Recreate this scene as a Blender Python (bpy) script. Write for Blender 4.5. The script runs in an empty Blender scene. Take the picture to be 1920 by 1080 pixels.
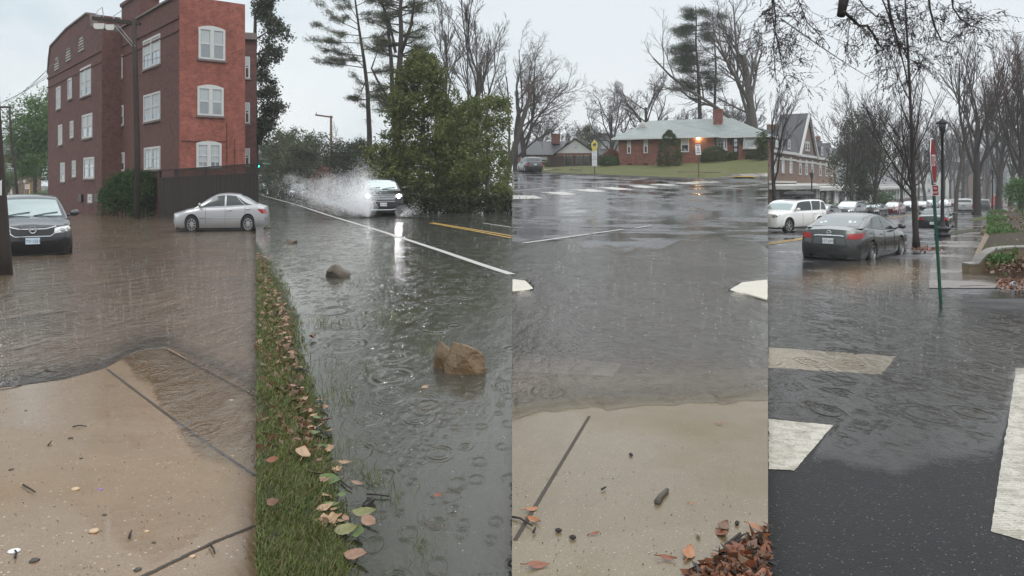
import bpy, bmesh, math, random
import numpy as np
from mathutils import Vector, Matrix, noise as mnoise
S = bpy.context.scene
COL = S.collection
F, HZ, EYE = 1500.0, 345.0, 1.65
R = math.radians

# ---------------------------------------------------------------- terrain heights (water level of each street)
_Y3 = np.linspace(0, 400, 1601)
_s3 = np.interp(_Y3, [0, 27, 38, 80, 94, 400], [0, 0, .0557, .0557, .004, .004])
_z3 = np.concatenate([[0], np.cumsum((_s3[1:] + _s3[:-1]) * .5 * np.diff(_Y3))])
def ZF(p, Y):
    Y = np.asarray(Y, float)
    if p == 1: return np.interp(Y, [0, 100, 400], [0, -.733, -.9])
    if p == 2: return Y * 0
    if p == 3: return np.interp(Y, _Y3, _z3)
    return np.interp(Y, [0, 120, 170, 400], [0, -2.64, -2.85, -2.9])
def solveY(p, py, dz=0.0):
    py = np.asarray(py, float); dz = np.asarray(dz, float) + 0 * py
    lo = np.full(py.shape, .35); hi = np.full(py.shape, 92.0 if p == 3 else 390.0)
    for _ in range(46):
        m = (lo + hi) / 2
        f = HZ + (EYE - ZF(p, m) - dz) * F / m - py
        lo = np.where(f > 0, m, lo); hi = np.where(f > 0, hi, m)
    return (lo + hi) / 2
def W(px, py, Y): return Vector(((px - 960) / F * Y, Y, EYE - (py - HZ) / F * Y))
def sdf(px, py, poly):
    px = np.asarray(px, float); py = np.asarray(py, float)
    d = np.full(np.broadcast(px, py).shape, 1e9); ins = np.zeros(d.shape, bool)
    n = len(poly)
    for i in range(n):
        ax, ay = poly[i]; bx, by = poly[(i + 1) % n]
        ex, ey = bx - ax, by - ay
        t = np.clip(((px - ax) * ex + (py - ay) * ey) / (ex * ex + ey * ey + 1e-9), 0, 1)
        d = np.minimum(d, np.hypot(px - ax - t * ex, py - ay - t * ey))
        c = ((ay > py) != (by > py)) & (px < (bx - ax) * (py - ay) / ((by - ay) or 1e-9) + ax)
        ins ^= c
    return np.where(ins, d, -d)
def smooth(a, b, x):
    t = np.clip((np.asarray(x, float) - a) / (b - a), 0, 1); return t * t * (3 - 2 * t)

EDGE1 = ([-3000, -500, 0, 60, 120, 200, 235, 262, 310, 395, 480], [760, 738, 727, 720, 711, 689, 668, 657, 650, 695, 739])
DRY1 = [(-3000, 770), (-500, 742), (0, 729), (120, 713), (200, 694), (224, 707), (250, 735), (305, 795), (345, 850), (405, 882), (500, 912), (500, 9000), (-3000, 9000)]
def wob(px, py, k=1.0):
    px, py = np.broadcast_arrays(np.asarray(px, float), np.asarray(py, float)); r = np.random.default_rng(17); out = 0
    for i, (f, a) in enumerate(((.013, 8), (.029, 6), (.061, 3.6), (.13, 2.4), (.27, 1.5), (.41, 1.0))):
        for _ in range(2): t = r.uniform(0, 6.28); out = out + a * .7 * np.sin(f * (px * np.cos(t) + 1.6 * py * np.sin(t)) * r.uniform(.8, 1.3) + r.uniform(0, 6.28))
    return k * out
def DZ1(px, py):
    d = sdf(px, py, DRY1)
    d = d + np.where(np.asarray(px) > 200, wob(px, py, .9), wob(px, py, .15))
    e = np.interp(px, *EDGE1) - py          # >0 : beyond the slab edge
    inside = np.where(d > 0, np.minimum(.0004 * d, .09), np.maximum(.00016 * d, -.02))
    out = -.02 - .24 * smooth(0, 55, e)
    return np.where(e > 0, out, inside)
EDGE2 = ([-2000, 345, 440, 474, 520, 600, 690, 760, 850, 950, 1080, 1400, 9000], [420, 420, 440, 476, 500, 532, 548, 574, 598, 620, 645, 690, 700])
def DZ2(px, py):
    d = np.interp(py, *EDGE2) - px + wob(py * 1.7, px, .55)
    lawn = np.where(d > 0, np.minimum(.0009 * d, .16), np.maximum(.00022 * d, -.055))
    return np.where(np.asarray(py) < 470, np.minimum(lawn, .02) - .0, lawn)
def EDGE3(px): return 700 - .02 * (np.asarray(px, float) - 960)
def DZ3(px, py):
    px = np.asarray(px, float); py = np.asarray(py, float)
    sh = np.interp(px, [900, 1000, 1100, 1250, 1440], [800, 786, 776, 764, 748]) + wob(px, py, .5)
    d = py - sh
    near = np.where(d > 0, np.minimum(.0004 * d, .09), np.maximum(.00075 * d, -.10))
    far = -.012 + .004 * np.sin(px * .05 + py * .13) - .016 * smooth(420, 520, py) + .034 * smooth(475, 436, py + 10 * np.sin(px * .02) + 5 * np.sin(px * .09))
    w = smooth(600, 490, py)
    z = near * (1 - w) + far * w
    bar = np.maximum(smooth(-7, 1, sdf(px, py, [(930, 523), (985, 526), (1000, 541), (930, 551)])), smooth(-7, 1, sdf(px, py, [(1392, 529), (1470, 521), (1470, 572), (1368, 543)])))
    z = np.minimum(z, np.where((py < 620) & (py > 475), -.004, 1)) * (1 - bar) + bar * .002
    return np.where((py < 620) & (py > 475), np.minimum(z, .006), z)
FLOOD4 = [(1380, 500), (1470, 492), (1520, 472), (1690, 455), (1742, 453), (1775, 480), (1800, 520), (1850, 548), (2000, 556), (3000, 560), (3000, 860), (1920, 872), (1850, 892), (1700, 915), (1600, 905), (1380, 880)]
def DZ4(px, py):
    d = sdf(px, py, FLOOD4) + wob(px, py, .6) * np.where(np.asarray(py) > 700, 1, .25)
    near = np.asarray(py) > 700
    b1 = np.maximum(smooth(-14, 8, sdf(px, py, [(1400, 782), (1562, 797), (1490, 882), (1400, 879)])), smooth(-14, 8, sdf(px, py, [(1905, 700), (2100, 700), (2080, 1060), (1858, 996)])))
    dep = np.where(d > 0, -np.interp(d, [0, 60, 200, 330, 500], [0, .006, .022, .06, .1]), np.minimum(-.0004 * d, np.where(near, .08, .012)))
    return np.where(b1 > 0, dep * (1 - b1) + b1 * np.maximum(dep, .001), dep)
DZ = {1: DZ1, 2: DZ2, 3: DZ3, 4: DZ4}
def gpt(p, px, py, off=0.0):
    """The point of street p's ground seen at (px, py) of the photograph."""
    dz = DZ[p](np.asarray(px, float), np.asarray(py, float)) + off
    Y = solveY(p, py, dz)
    return np.stack([(np.asarray(px) - 960) / F * Y, Y, ZF(p, Y) + dz], -1)
def G(p, px, py, off=0.0): return Vector(gpt(p, float(px), float(py), off).tolist())
def GW(p, px, py):
    Y = float(solveY(p, float(py))); return Vector(((px - 960) / F * Y, Y, float(ZF(p, Y))))

# ---------------------------------------------------------------- scene helpers
def link(o, parent=None):
    COL.objects.link(o)
    if parent is not None: o.parent = parent
    return o
def tag(o, label=None, cat=None, group=None, kind=None):
    if label: o['label'] = label
    if cat: o['category'] = cat
    if group: o['group'] = group
    if kind: o['kind'] = kind
    return o
def empty(name, loc, yaw, label, cat, group=None, scale=1.0):
    o = bpy.data.objects.new(name, None); o.empty_display_size = .3
    o.location = loc; o.rotation_euler = (0, 0, yaw); o.scale = (scale,) * 3
    link(o); return tag(o, label, cat, group)
def copy_tree(o, parent=None):
    c = o.copy(); COL.objects.link(c)
    if parent is not None: c.parent = parent
    for ch in list(o.children): copy_tree(ch, c)
    return c
def dup(o, loc, yaw, label, group=None, scale=None):
    c = copy_tree(o); c.location = loc; c.rotation_euler = (0, 0, yaw)
    if scale is not None: c.scale = scale if hasattr(scale, '__len__') else (scale,) * 3
    if label: c['label'] = label
    if group: c['group'] = group
    return c

class MB:
    """Collects verts / faces / material slots and links ONE mesh object."""
    def __init__(s): s.v = []; s.f = []; s.mi = []
    def add(s, vs, fs, mi=0):
        b = len(s.v); s.v.extend([tuple(x) for x in vs]); s.f.extend([tuple(b + i for i in f) for f in fs]); s.mi.extend([mi] * len(fs)); return s
    def box(s, c, size, rz=0, mi=0, M=None, taper=1.0):
        hx, hy, hz = size[0] / 2, size[1] / 2, size[2] / 2
        vs = [Vector((x * hx * (taper if z > 0 else 1), y * hy * (taper if z > 0 else 1), z * hz)) for z in (-1, 1) for y in (-1, 1) for x in (-1, 1)]
        m = Matrix.Translation(c) @ (M if M else Matrix.Rotation(rz, 4, 'Z'))
        return s.add([m @ v for v in vs], [(0, 2, 3, 1), (4, 5, 7, 6), (0, 1, 5, 4), (2, 6, 7, 3), (0, 4, 6, 2), (1, 3, 7, 5)], mi)
    def tube(s, pts, rad, n=6, mi=0, cap=True):
        pts = [Vector(p) for p in pts]
        if not hasattr(rad, '__len__'): rad = [rad] * len(pts)
        vs = []; fs = []; u = None
        for i, p in enumerate(pts):
            d = (pts[min(i + 1, len(pts) - 1)] - pts[max(i - 1, 0)])
            d = d.normalized() if d.length > 1e-9 else Vector((0, 0, 1))
            if u is None:
                u = d.orthogonal().normalized()
            else:
                u = u - d * u.dot(d); u = u.normalized() if u.length > 1e-6 else d.orthogonal().normalized()
            w = d.cross(u)
            for k in range(n):
                a = 2 * math.pi * k / n
                vs.append(p + (u * math.cos(a) + w * math.sin(a)) * rad[i])
        for i in range(len(pts) - 1):
            for k in range(n):
                a, b = i * n + k, i * n + (k + 1) % n
                fs.append((a, b, b + n, a + n))
        if cap and n > 2:
            fs.append(tuple(range(n - 1, -1, -1))); m = (len(pts) - 1) * n; fs.append(tuple(range(m, m + n)))
        return s.add(vs, fs, mi)
    def prism(s, poly, M, depth, mi=0):
        """poly: (u, v) points in the plane of M (x=u, y=v); extruded along M's z by depth."""
        n = len(poly)
        vs = [M @ Vector((u, v, 0)) for u, v in poly] + [M @ Vector((u, v, depth)) for u, v in poly]
        fs = [tuple(range(n - 1, -1, -1)), tuple(range(n, 2 * n))] + [(i, (i + 1) % n, n + (i + 1) % n, n + i) for i in range(n)]
        return s.add(vs, fs, mi)
    def lathe(s, prof, M=None, n=16, mi=0):
        M = M or Matrix.Identity(4); vs = []; fs = []
        for r, z in prof:
            for k in range(n):
                a = 2 * math.pi * k / n; vs.append(M @ Vector((r * math.cos(a), r * math.sin(a), z)))
        for i in range(len(prof) - 1):
            for k in range(n):
                a, b = i * n + k, i * n + (k + 1) % n; fs.append((a, b, b + n, a + n))
        return s.add(vs, fs, mi)
    def grid(s, P, mi=0, flip=False):
        P = np.asarray(P); n, m = P.shape[:2]
        fs = []
        for i in range(n - 1):
            for j in range(m - 1):
                a = i * m + j; f = (a, a + 1, a + m + 1, a + m); fs.append(f[::-1] if flip else f)
        return s.add(P.reshape(-1, 3).tolist(), fs, mi)
    def build(s, name, mats, parent=None, smooth=False, loc=None, merge=0):
        me = bpy.data.meshes.new(name); me.from_pydata(s.v, [], s.f)
        mats = mats if isinstance(mats, (list, tuple)) else [mats]
        for m in mats: me.materials.append(m)
        if len(mats) > 1: me.polygons.foreach_set('material_index', s.mi)
        if merge:
            b = bmesh.new(); b.from_mesh(me); bmesh.ops.remove_doubles(b, verts=b.verts, dist=merge)
            bmesh.ops.recalc_face_normals(b, faces=b.faces); b.to_mesh(me); b.free()
        if smooth: me.polygons.foreach_set('use_smooth', [True] * len(me.polygons))
        me.update()
        o = bpy.data.objects.new(name, me)
        if loc is not None: o.location = loc
        return link(o, parent)
def grid_obj(name, P, mat, attrs=None, smooth=True):
    """One sheet from an n x m x 3 array of points."""
    P = np.asarray(P, np.float64); n, m = P.shape[:2]
    me = bpy.data.meshes.new(name)
    idx = np.arange(n * m).reshape(n, m)
    q = np.stack([idx[:-1, :-1], idx[:-1, 1:], idx[1:, 1:], idx[1:, :-1]], -1).reshape(-1, 4)
    me.vertices.add(n * m); me.vertices.foreach_set('co', P.reshape(-1))
    me.loops.add(q.size); me.loops.foreach_set('vertex_index', q.reshape(-1).astype(np.int32))
    me.polygons.add(len(q)); me.polygons.foreach_set('loop_start', np.arange(0, q.size, 4, dtype=np.int32))
    me.update(calc_edges=True); me.validate()
    for k, v in (attrs or {}).items():
        a = me.attributes.new(k, 'FLOAT', 'POINT'); a.data.foreach_set('value', np.asarray(v, np.float32).reshape(-1))
    me.materials.append(mat)
    if smooth: me.polygons.foreach_set('use_smooth', [True] * len(me.polygons))
    return link(bpy.data.objects.new(name, me))
def quads_obj(name, V, mat, parent=None, k=4):
    """Many separate k-gons: V is n x k x 3."""
    V = np.asarray(V, np.float64); n = len(V); me = bpy.data.meshes.new(name)
    me.vertices.add(n * k); me.vertices.foreach_set('co', V.reshape(-1))
    me.loops.add(n * k); me.loops.foreach_set('vertex_index', np.arange(n * k, dtype=np.int32))
    me.polygons.add(n); me.polygons.foreach_set('loop_start', np.arange(0, n * k, k, dtype=np.int32))
    me.update(calc_edges=True)
    for m in (mat if isinstance(mat, (list, tuple)) else [mat]): me.materials.append(m)
    return link(bpy.data.objects.new(name, me), parent)

# ---------------------------------------------------------------- materials
def nt(name):
    m = bpy.data.materials.new(name); m.use_nodes = True; t = m.node_tree; t.nodes.clear()
    return m, t
class NB:
    def __init__(s, t): s.t = t
    def n(s, typ, **kw):
        x = s.t.nodes.new(typ)
        for k, v in kw.items(): setattr(x, k, v)
        return x
    def l(s, a, b): s.t.links.new(a, b)
    def val(s, sock, v):
        if isinstance(v, bpy.types.NodeSocket): s.l(v, sock)
        else: sock.default_value = v
    def math(s, op, a, b=0.0, clamp=False):
        x = s.n('ShaderNodeMath', operation=op, use_clamp=clamp); s.val(x.inputs[0], a); s.val(x.inputs[1], b); return x.outputs[0]
    def mix(s, f, a, b):
        x = s.n('ShaderNodeMix', data_type='RGBA'); s.val(x.inputs[0], f)
        s.val(x.inputs[6], a if isinstance(a, bpy.types.NodeSocket) else (*a, 1)); s.val(x.inputs[7], b if isinstance(b, bpy.types.NodeSocket) else (*b, 1)); return x.outputs[2]
    def ramp(s, f, stops):
        x = s.n('ShaderNodeValToRGB'); e = x.color_ramp.elements
        while len(e) < len(stops): e.new(.5)
        for i, (p, c) in enumerate(stops):
            e[i].position = p; e[i].color = (*c, 1) if hasattr(c, '__len__') else (c, c, c, 1)
        s.l(f, x.inputs[0]); return x.outputs[0]
    def pos(s, scale=(1, 1, 1), obj=False):
        c = s.n('ShaderNodeTexCoord').outputs['Object'] if obj else s.n('ShaderNodeNewGeometry').outputs['Position']
        m = s.n('ShaderNodeMapping'); m.inputs['Scale'].default_value = scale; s.l(c, m.inputs['Vector']); return m.outputs[0]
    def noise(s, v, scale, detail=3, rough=.55, dist=0):
        x = s.n('ShaderNodeTexNoise'); s.l(v, x.inputs['Vector']); x.inputs['Scale'].default_value = scale
        x.inputs['Detail'].default_value = detail; x.inputs['Roughness'].default_value = rough; x.inputs['Distortion'].default_value = dist; return x.outputs['Fac']
    def vor(s, v, scale, feature='F1', dim='3D'):
        x = s.n('ShaderNodeTexVoronoi', feature=feature, voronoi_dimensions=dim); s.l(v, x.inputs['Vector']); x.inputs['Scale'].default_value = scale; return x
    def bump(s, h, strength=.3, dist=.02, normal=None):
        x = s.n('ShaderNodeBump'); x.inputs['Strength'].default_value = strength; x.inputs['Distance'].default_value = dist
        s.l(h, x.inputs['Height'])
        if normal: s.l(normal, x.inputs['Normal'])
        return x.outputs[0]
    def bsdf(s, color, rough=.6, metal=0.0, normal=None, spec=.5, coat=0.0, out=True, **kw):
        x = s.n('ShaderNodeBsdfPrincipled')
        s.val(x.inputs['Base Color'], color if isinstance(color, bpy.types.NodeSocket) else (*color, 1)); s.val(x.inputs['Roughness'], rough); s.val(x.inputs['Metallic'], metal)
        s.val(x.inputs['Specular IOR Level'], spec); s.val(x.inputs['Coat Weight'], coat)
        for k, v in kw.items(): s.val(x.inputs[k.replace('_', ' ')], v)
        if normal: s.l(normal, x.inputs['Normal'])
        if out: s.out(x.outputs[0])
        return x.outputs[0]
    def out(s, sh):
        o = s.n('ShaderNodeOutputMaterial'); s.l(sh, o.inputs[0])
def mul(c, k): return tuple(min(1, x * k) for x in c)
def M_simple(name, c, rough=.6, metal=0, var=.25, scale=4, bump=.15, bscale=40, spec=.5, coat=0, obj=True, bdist=.01):
    m, t = nt(name); b = NB(t); v = b.pos(obj=obj)
    f = b.noise(v, scale, 5, .6)
    col = b.mix(f, mul(c, 1 - var), mul(c, 1 + var))
    nrm = b.bump(b.noise(v, bscale, 3), bump, bdist) if bump else None
    b.bsdf(col, rough, metal, nrm, spec, coat); return m
def M_paint(name, c, metal=.4, rough=.25):
    """Car paint under rain: clear coat with fine beads of water."""
    m, t = nt(name); b = NB(t); v = b.pos(obj=True)
    dirt = b.noise(b.pos((1, 1, 2.5), True), 2.2, 4)
    col = b.mix(b.math('MULTIPLY', dirt, .5), c, mul(c, .8))
    beads = b.ramp(b.vor(v, 60).outputs['Distance'], [(.0, 1.), (.35, 0.)])
    b.bsdf(col, b.math('ADD', b.math('MULTIPLY', dirt, .15), rough - .07), metal, b.bump(beads, .08, .004), .5, .8, Coat_Roughness=.06); return m
def M_emit(name, c, s):
    m, t = nt(name); b = NB(t); e = b.n('ShaderNodeEmission'); e.inputs[0].default_value = (*c, 1); e.inputs[1].default_value = s; b.out(e.outputs[0]); return m
def M_glass(name, tint=(.02, .03, .03), refl=.35, gcol=.85):
    m, t = nt(name); b = NB(t)
    g = b.n('ShaderNodeBsdfGlossy'); g.inputs['Roughness'].default_value = .04; g.inputs['Color'].default_value = (gcol * .94, gcol * 1.02, gcol * 1.05, 1)
    v = b.pos(obj=True); d = b.bsdf(b.mix(b.noise(v, 3, 2), mul(tint, .6), mul(tint, 1.5)), .1, out=False)
    fr = b.n('ShaderNodeFresnel'); b.l(b.math('ADD', b.math('MULTIPLY', b.n('ShaderNodeNewGeometry').outputs['Backfacing'], .6667 - 1.5), 1.5), fr.inputs[0])
    mx = b.n('ShaderNodeMixShader'); b.l(b.math('ADD', fr.outputs[0], refl, True), mx.inputs[0]); b.l(d, mx.inputs[1]); b.l(g.outputs[0], mx.inputs[2])
    b.out(mx.outputs[0]); return m
def M_brick(name, c1, c2, mortar, obj=True, bw=.215, bh=.075, axis='facade', rough=.85, weather=.3):
    """Brick courses laid from the object's own coordinates: x+y along the wall, z up."""
    m, t = nt(name); b = NB(t)
    tc = b.n('ShaderNodeTexCoord'); sp = b.n('ShaderNodeSeparateXYZ'); b.l(tc.outputs['Object'], sp.inputs[0])
    cb = b.n('ShaderNodeCombineXYZ'); b.l(b.math('ADD', sp.outputs[0], sp.outputs[1]), cb.inputs[0]); b.l(sp.outputs[2], cb.inputs[1])
    br = b.n('ShaderNodeTexBrick'); b.l(cb.outputs[0], br.inputs['Vector'])
    br.inputs['Scale'].default_value = 1; br.inputs['Brick Width'].default_value = bw; br.inputs['Row Height'].default_value = bh; br.inputs['Mortar Size'].default_value = .009
    br.inputs['Color1'].default_value = (*c1, 1); br.inputs['Color2'].default_value = (*c2, 1); br.inputs['Mortar'].default_value = (*mortar, 1)
    v = b.pos(obj=True); stain = b.noise(b.pos((1, 1, .35), True), .55, 5, .65)
    patchy = b.ramp(b.noise(v, 2.6, 4, .7), [(.3, .68), (.7, 1.35)]); vm = b.n('ShaderNodeVectorMath', operation='MULTIPLY'); b.l(br.outputs[0], vm.inputs[0]); b.l(patchy, vm.inputs[1])
    col = b.mix(b.math('MULTIPLY', b.ramp(stain, [(.4, 0), (.75, 1)]), weather), vm.outputs[0], mul(c1, .5))
    b.bsdf(col, rough, 0, b.bump(b.math('ADD', br.outputs['Fac'], b.math('MULTIPLY', b.noise(v, 30), -.3)), .4, -.008)); return m
def M_leaf(name, ca, cb, rough=.55, trans=.25):
    m, t = nt(name); b = NB(t)
    f = b.noise(b.pos(obj=True), .55, 3, .7); g = b.n('ShaderNodeNewGeometry').outputs['Random Per Island']
    f = b.math('ADD', b.math('MULTIPLY', f, .6), b.math('MULTIPLY', g, .4))
    col = b.ramp(f, [(.25, ca), (.75, cb)])
    d = b.bsdf(col, rough, 0, spec=.35, out=False)
    tr = b.n('ShaderNodeBsdfTranslucent'); b.l(col, tr.inputs[0])
    mx = b.n('ShaderNodeMixShader'); mx.inputs[0].default_value = trans; b.l(d, mx.inputs[1]); b.l(tr.outputs[0], mx.inputs[2]); b.out(mx.outputs[0]); return m
def M_wet(name, c, c2, grain=160, wet=.5, speck=None, rough=(.08, .55), bscale=90, bstr=.35, spec=.5, coat=0.0):
    """Ground: two-tone stone with aggregate, partly filmed with rain water."""
    m, t = nt(name); b = NB(t); v = b.pos()
    big = b.noise(v, .55, 5, .65); fine = b.noise(v, grain, 2, .6); mid = b.noise(v, 5, 4, .6)
    f = b.math('ADD', b.math('MULTIPLY', big, .55), b.math('MULTIPLY', mid, .45))
    col = b.mix(b.ramp(f, [(.3, 0), (.7, 1)]), c, c2)
    col = b.mix(b.ramp(fine, [(.35, .55), (.65, 0)]), col, mul(c, .5))
    if speck:
        vo = b.vor(v, speck[0]); th = b.ramp(vo.outputs['Distance'], [(0, 1), (speck[1], 1), (speck[1] + .03, 0)])
        rnd = b.n('ShaderNodeSeparateColor'); b.l(vo.outputs['Color'], rnd.inputs[0])
        keep = b.math('GREATER_THAN', rnd.outputs[0], speck[2])
        col = b.mix(b.math('MULTIPLY', th, keep), col, b.mix(rnd.outputs[1], speck[3], speck[4]))
    film = b.ramp(b.noise(v, .35, 4, .6), [(.62 - wet * .35, 0), (.78 - wet * .35, 1)])
    ro = b.math('ADD', b.math('MULTIPLY', film, rough[0] - rough[1]), rough[1])
    h = b.math('MULTIPLY', b.math('ADD', b.noise(v, bscale, 3), b.math('MULTIPLY', fine, .5)), b.math('SUBTRACT', 1.25, film))
    b.bsdf(col, ro, 0, b.bump(h, bstr, .006), spec, b.math('MULTIPLY', film, coat), Coat_Roughness=.16); return m
# ---------------------------------------------------------------- camera, sky, sun
cam = bpy.data.objects.new('camera', bpy.data.cameras.new('camera')); link(cam); S.camera = cam
cam.location = (0, 0, EYE); cam.rotation_euler = (R(90), 0, 0)
cam.data.sensor_width = 36; cam.data.lens = 36 * F / 1920
cam.data.shift_y = -(540 - HZ) / 1920; cam.data.clip_end = 6000; cam.data.clip_start = .05
w = bpy.data.worlds.new('World'); S.world = w; w.use_nodes = True
t = w.node_tree; t.nodes.clear(); b = NB(t)
sky = b.n('ShaderNodeTexSky', sky_type='NISHITA', sun_disc=False, sun_elevation=R(42), sun_rotation=R(200), air_density=1.5, dust_density=3.0)
tc = b.n('ShaderNodeTexCoord').outputs['Generated']
mp = b.n('ShaderNodeMapping'); mp.inputs['Scale'].default_value = (1, 1, 2.4); b.l(tc, mp.inputs[0])
cl = b.noise(mp.outputs[0], 2.6, 6, .55, .3)
sp = b.n('ShaderNodeSeparateXYZ'); b.l(tc, sp.inputs[0])
patch = b.math('MULTIPLY', b.math('ADD', b.math('MULTIPLY', sp.outputs[0], -1.4), .12, True), 1.0)   # the broken cloud lies to the west
cloud = b.ramp(cl, [(.33, (.53, .63, .70)), (.55, (.78, .83, .86)), (.75, (.86, .89, .9))])
even = b.ramp(sp.outputs[2], [(0, (.80, .83, .86)), (.25, (.72, .765, .81)), (.55, (1.7, 1.74, 1.78)), (1, (2.2, 2.24, 2.28))])
lay = b.mix(b.math('MULTIPLY', patch, 2.0, True), even, cloud)
nis = b.n('ShaderNodeVectorMath', operation='SCALE'); b.l(sky.outputs[0], nis.inputs[0]); nis.inputs['Scale'].default_value = .09
bg = b.n('ShaderNodeBackground'); b.l(b.mix(.93, nis.outputs[0], lay), bg.inputs[0]); bg.inputs[1].default_value = 1.0
o = b.n('ShaderNodeOutputWorld'); b.l(bg.outputs[0], o.inputs[0])
sun = bpy.data.objects.new('sun', bpy.data.lights.new('sun', 'SUN')); link(sun)
sun.data.energy = .7; sun.data.angle = R(25); sun.data.color = (1, .97, .93)
sun.rotation_euler = (R(48), 0, R(-20))
S.view_settings.view_transform = 'Standard'; S.view_settings.look = 'None'; S.view_settings.exposure = .22
S.cycles.use_denoising = True; S.cycles.max_bounces = 6; S.cycles.diffuse_bounces = 3; S.cycles.glossy_bounces = 3
S.cycles.transparent_max_bounces = 10; S.cycles.caustics_reflective = False; S.cycles.caustics_refractive = False
S.cycles.sample_clamp_indirect = 4; S.cycles.volume_bounces = 8

# ---------------------------------------------------------------- ground sheets
M_slab = M_wet('tan_concrete', (.21, .14, .08), (.275, .19, .112), 130, .75, (38, .2, .70, (.52, .44, .32), (.09, .075, .06)), (.2, .6), 110, .5, coat=.12)
M_slab3 = M_wet('buff_concrete', (.158, .119, .063), (.205, .158, .088), 150, .8, (62, .2, .8, (.12, .1, .08), (.45, .4, .3)), (.25, .62), 160, .6, coat=.10)
M_asph = M_wet('wet_asphalt', (.035, .035, .037), (.055, .054, .055), 120, .7, (60, .27, .55, (.16, .16, .16), (.02, .02, .02)), (.07, .45), 100, .35)
M_asph4 = M_wet('black_asphalt', (.008, .008, .009), (.014, .014, .015), 90, .2, (46, .24, .62, (.12, .12, .115), (.006, .006, .006)), (.35, .6), 60, .9, .25)
M_road1 = M_wet('muddy_road', (.06, .045, .035), (.09, .07, .05), 80, .6)
M_mud = M_wet('grassy_mud', (.035, .042, .02), (.06, .06, .032), 60, .3, None, (.3, .8), 60, .6, .2)
M_walk = M_wet('wet_pavement', (.16, .135, .115), (.22, .19, .165), 110, .75, (90, .2, .75, (.3, .28, .25), (.06, .06, .06)), (.06, .4), 110, .35)
M_lawn = M_wet('lawn_turf', (.055, .075, .022), (.10, .115, .04), 40, 0, None, (.7, .9), 60, .8, .2)
M_kerb = M_wet('kerb_stone', (.2, .19, .17), (.27, .25, .22), 120, .4)

def rows(a, bnd, n, k=1.6):
    u = np.linspace(0, 1, n) ** k; return a + (bnd - a) * u
NEARY = 4200.
def far_rows(p, y0, n=34):
    """pixel rows from y0 up to the far end of street p"""
    Y0 = solveY(p, y0); Ys = np.geomspace(Y0, 380, n)
    return HZ + (EYE - ZF(p, Ys)) * F / Ys
def sheet(name, p, PX, PY, mat, off=0.0, kind='structure'):
    o = grid_obj(name, gpt(p, PX, PY, off), mat); o['kind'] = kind; return o
def vspan(px, ya, yb, n, k=1.0):
    """grid of rows running from curve ya(px) to curve yb(px)"""
    u = (np.linspace(0, 1, n) ** k)[:, None]
    A = np.broadcast_to(np.asarray(ya, float), px.shape)[None]; B = np.broadcast_to(np.asarray(yb, float), px.shape)[None]
    PY = A + (B - A) * u; PX = np.broadcast_to(px[None], PY.shape); return PX, PY
c1 = np.concatenate([[-3000, -1500, -700, -300, -120], np.arange(-40, 481, 5)])
c2 = np.arange(480, 961, 6.); c3 = np.arange(960, 1441, 6.)
c4 = np.concatenate([np.arange(1440, 1961, 5), [2000, 2100, 2300, 2700, 3400]])
e1 = np.interp(c1, *EDGE1)
sheet('sidewalk', 1, *vspan(c1, NEARY, 1120, 8, .4), M_slab); sheet('sidewalk', 1, *vspan(c1, 1120, e1, 110, 1), M_slab)
sheet('flooded_road', 1, *vspan(c1, e1, 380.0, 120, .8), M_road1)
r2 = np.concatenate([np.geomspace(NEARY, 1120, 8)[:-1], np.linspace(1120, 480, 120), np.linspace(476, 362, 60)])
x2 = np.interp(r2, *EDGE2)
def hspan(py, xa, xb, n):
    u = np.linspace(0, 1, n)[None]; PX = np.asarray(xa, float).reshape(-1, 1) * (1 - u) + np.asarray(xb, float).reshape(-1, 1) * u
    return PX, np.broadcast_to(py[:, None], PX.shape)
sheet('lawn_verge', 2, *hspan(r2, r2 * 0 + 480, np.maximum(x2 + 60, 482), 24), M_mud)
def line2(px): return np.interp(px, [480, 495, 620, 960], [358, 363, 401, 508])
sheet('flooded_verge', 2, *hspan(r2, np.maximum(x2 + 60, 482), r2 * 0 + 960, 44), M_mud)
sheet('road', 2, *vspan(c2, line2(c2) + 14 + (c2 - 480) * .03, np.interp(c2, [480, 560, 700, 800, 960], [350, 352, 372, 387, 398]), 40), M_asph, .004)
sheet('sidewalk', 3, *vspan(c3, NEARY, 1120, 8, .4), M_slab3); sheet('sidewalk', 3, *vspan(c3, 1120, EDGE3(c3), 60), M_slab3)
sheet('road', 3, *vspan(c3, EDGE3(c3), 430, 80), M_asph)
f3 = far_rows(3, 430, 60)
sheet('hill_road', 3, np.broadcast_to(c3[None], (60, len(c3))), np.broadcast_to(f3[:, None], (60, len(c3))), M_asph)
sheet('road', 4, *vspan(c4, NEARY, 1120, 8, .4), M_asph4); sheet('road', 4, *vspan(c4, 1120, 560, 90), M_asph4)
sheet('street', 4, *vspan(c4, 560, 430, 60), M_asph)
f4 = far_rows(4, 430, 40)
sheet('street', 4, np.broadcast_to(c4[None], (40, len(c4))), np.broadcast_to(f4[:, None], (40, len(c4))), M_asph)
f1 = far_rows(1, 380, 24); f2 = far_rows(2, 362, 24)
sheet('ground', 1, np.broadcast_to(c1[None], (24, len(c1))), np.broadcast_to(f1[:, None], (24, len(c1))), M_mud)
sheet('ground', 2, np.broadcast_to(c2[None], (24, len(c2))), np.broadcast_to(f2[:, None], (24, len(c2))), M_mud)
mb = MB(); mb.box((0, 0, -3.6), (4000, 4000, .2)); tag(mb.build('terrain', M_mud), kind='structure')
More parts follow.
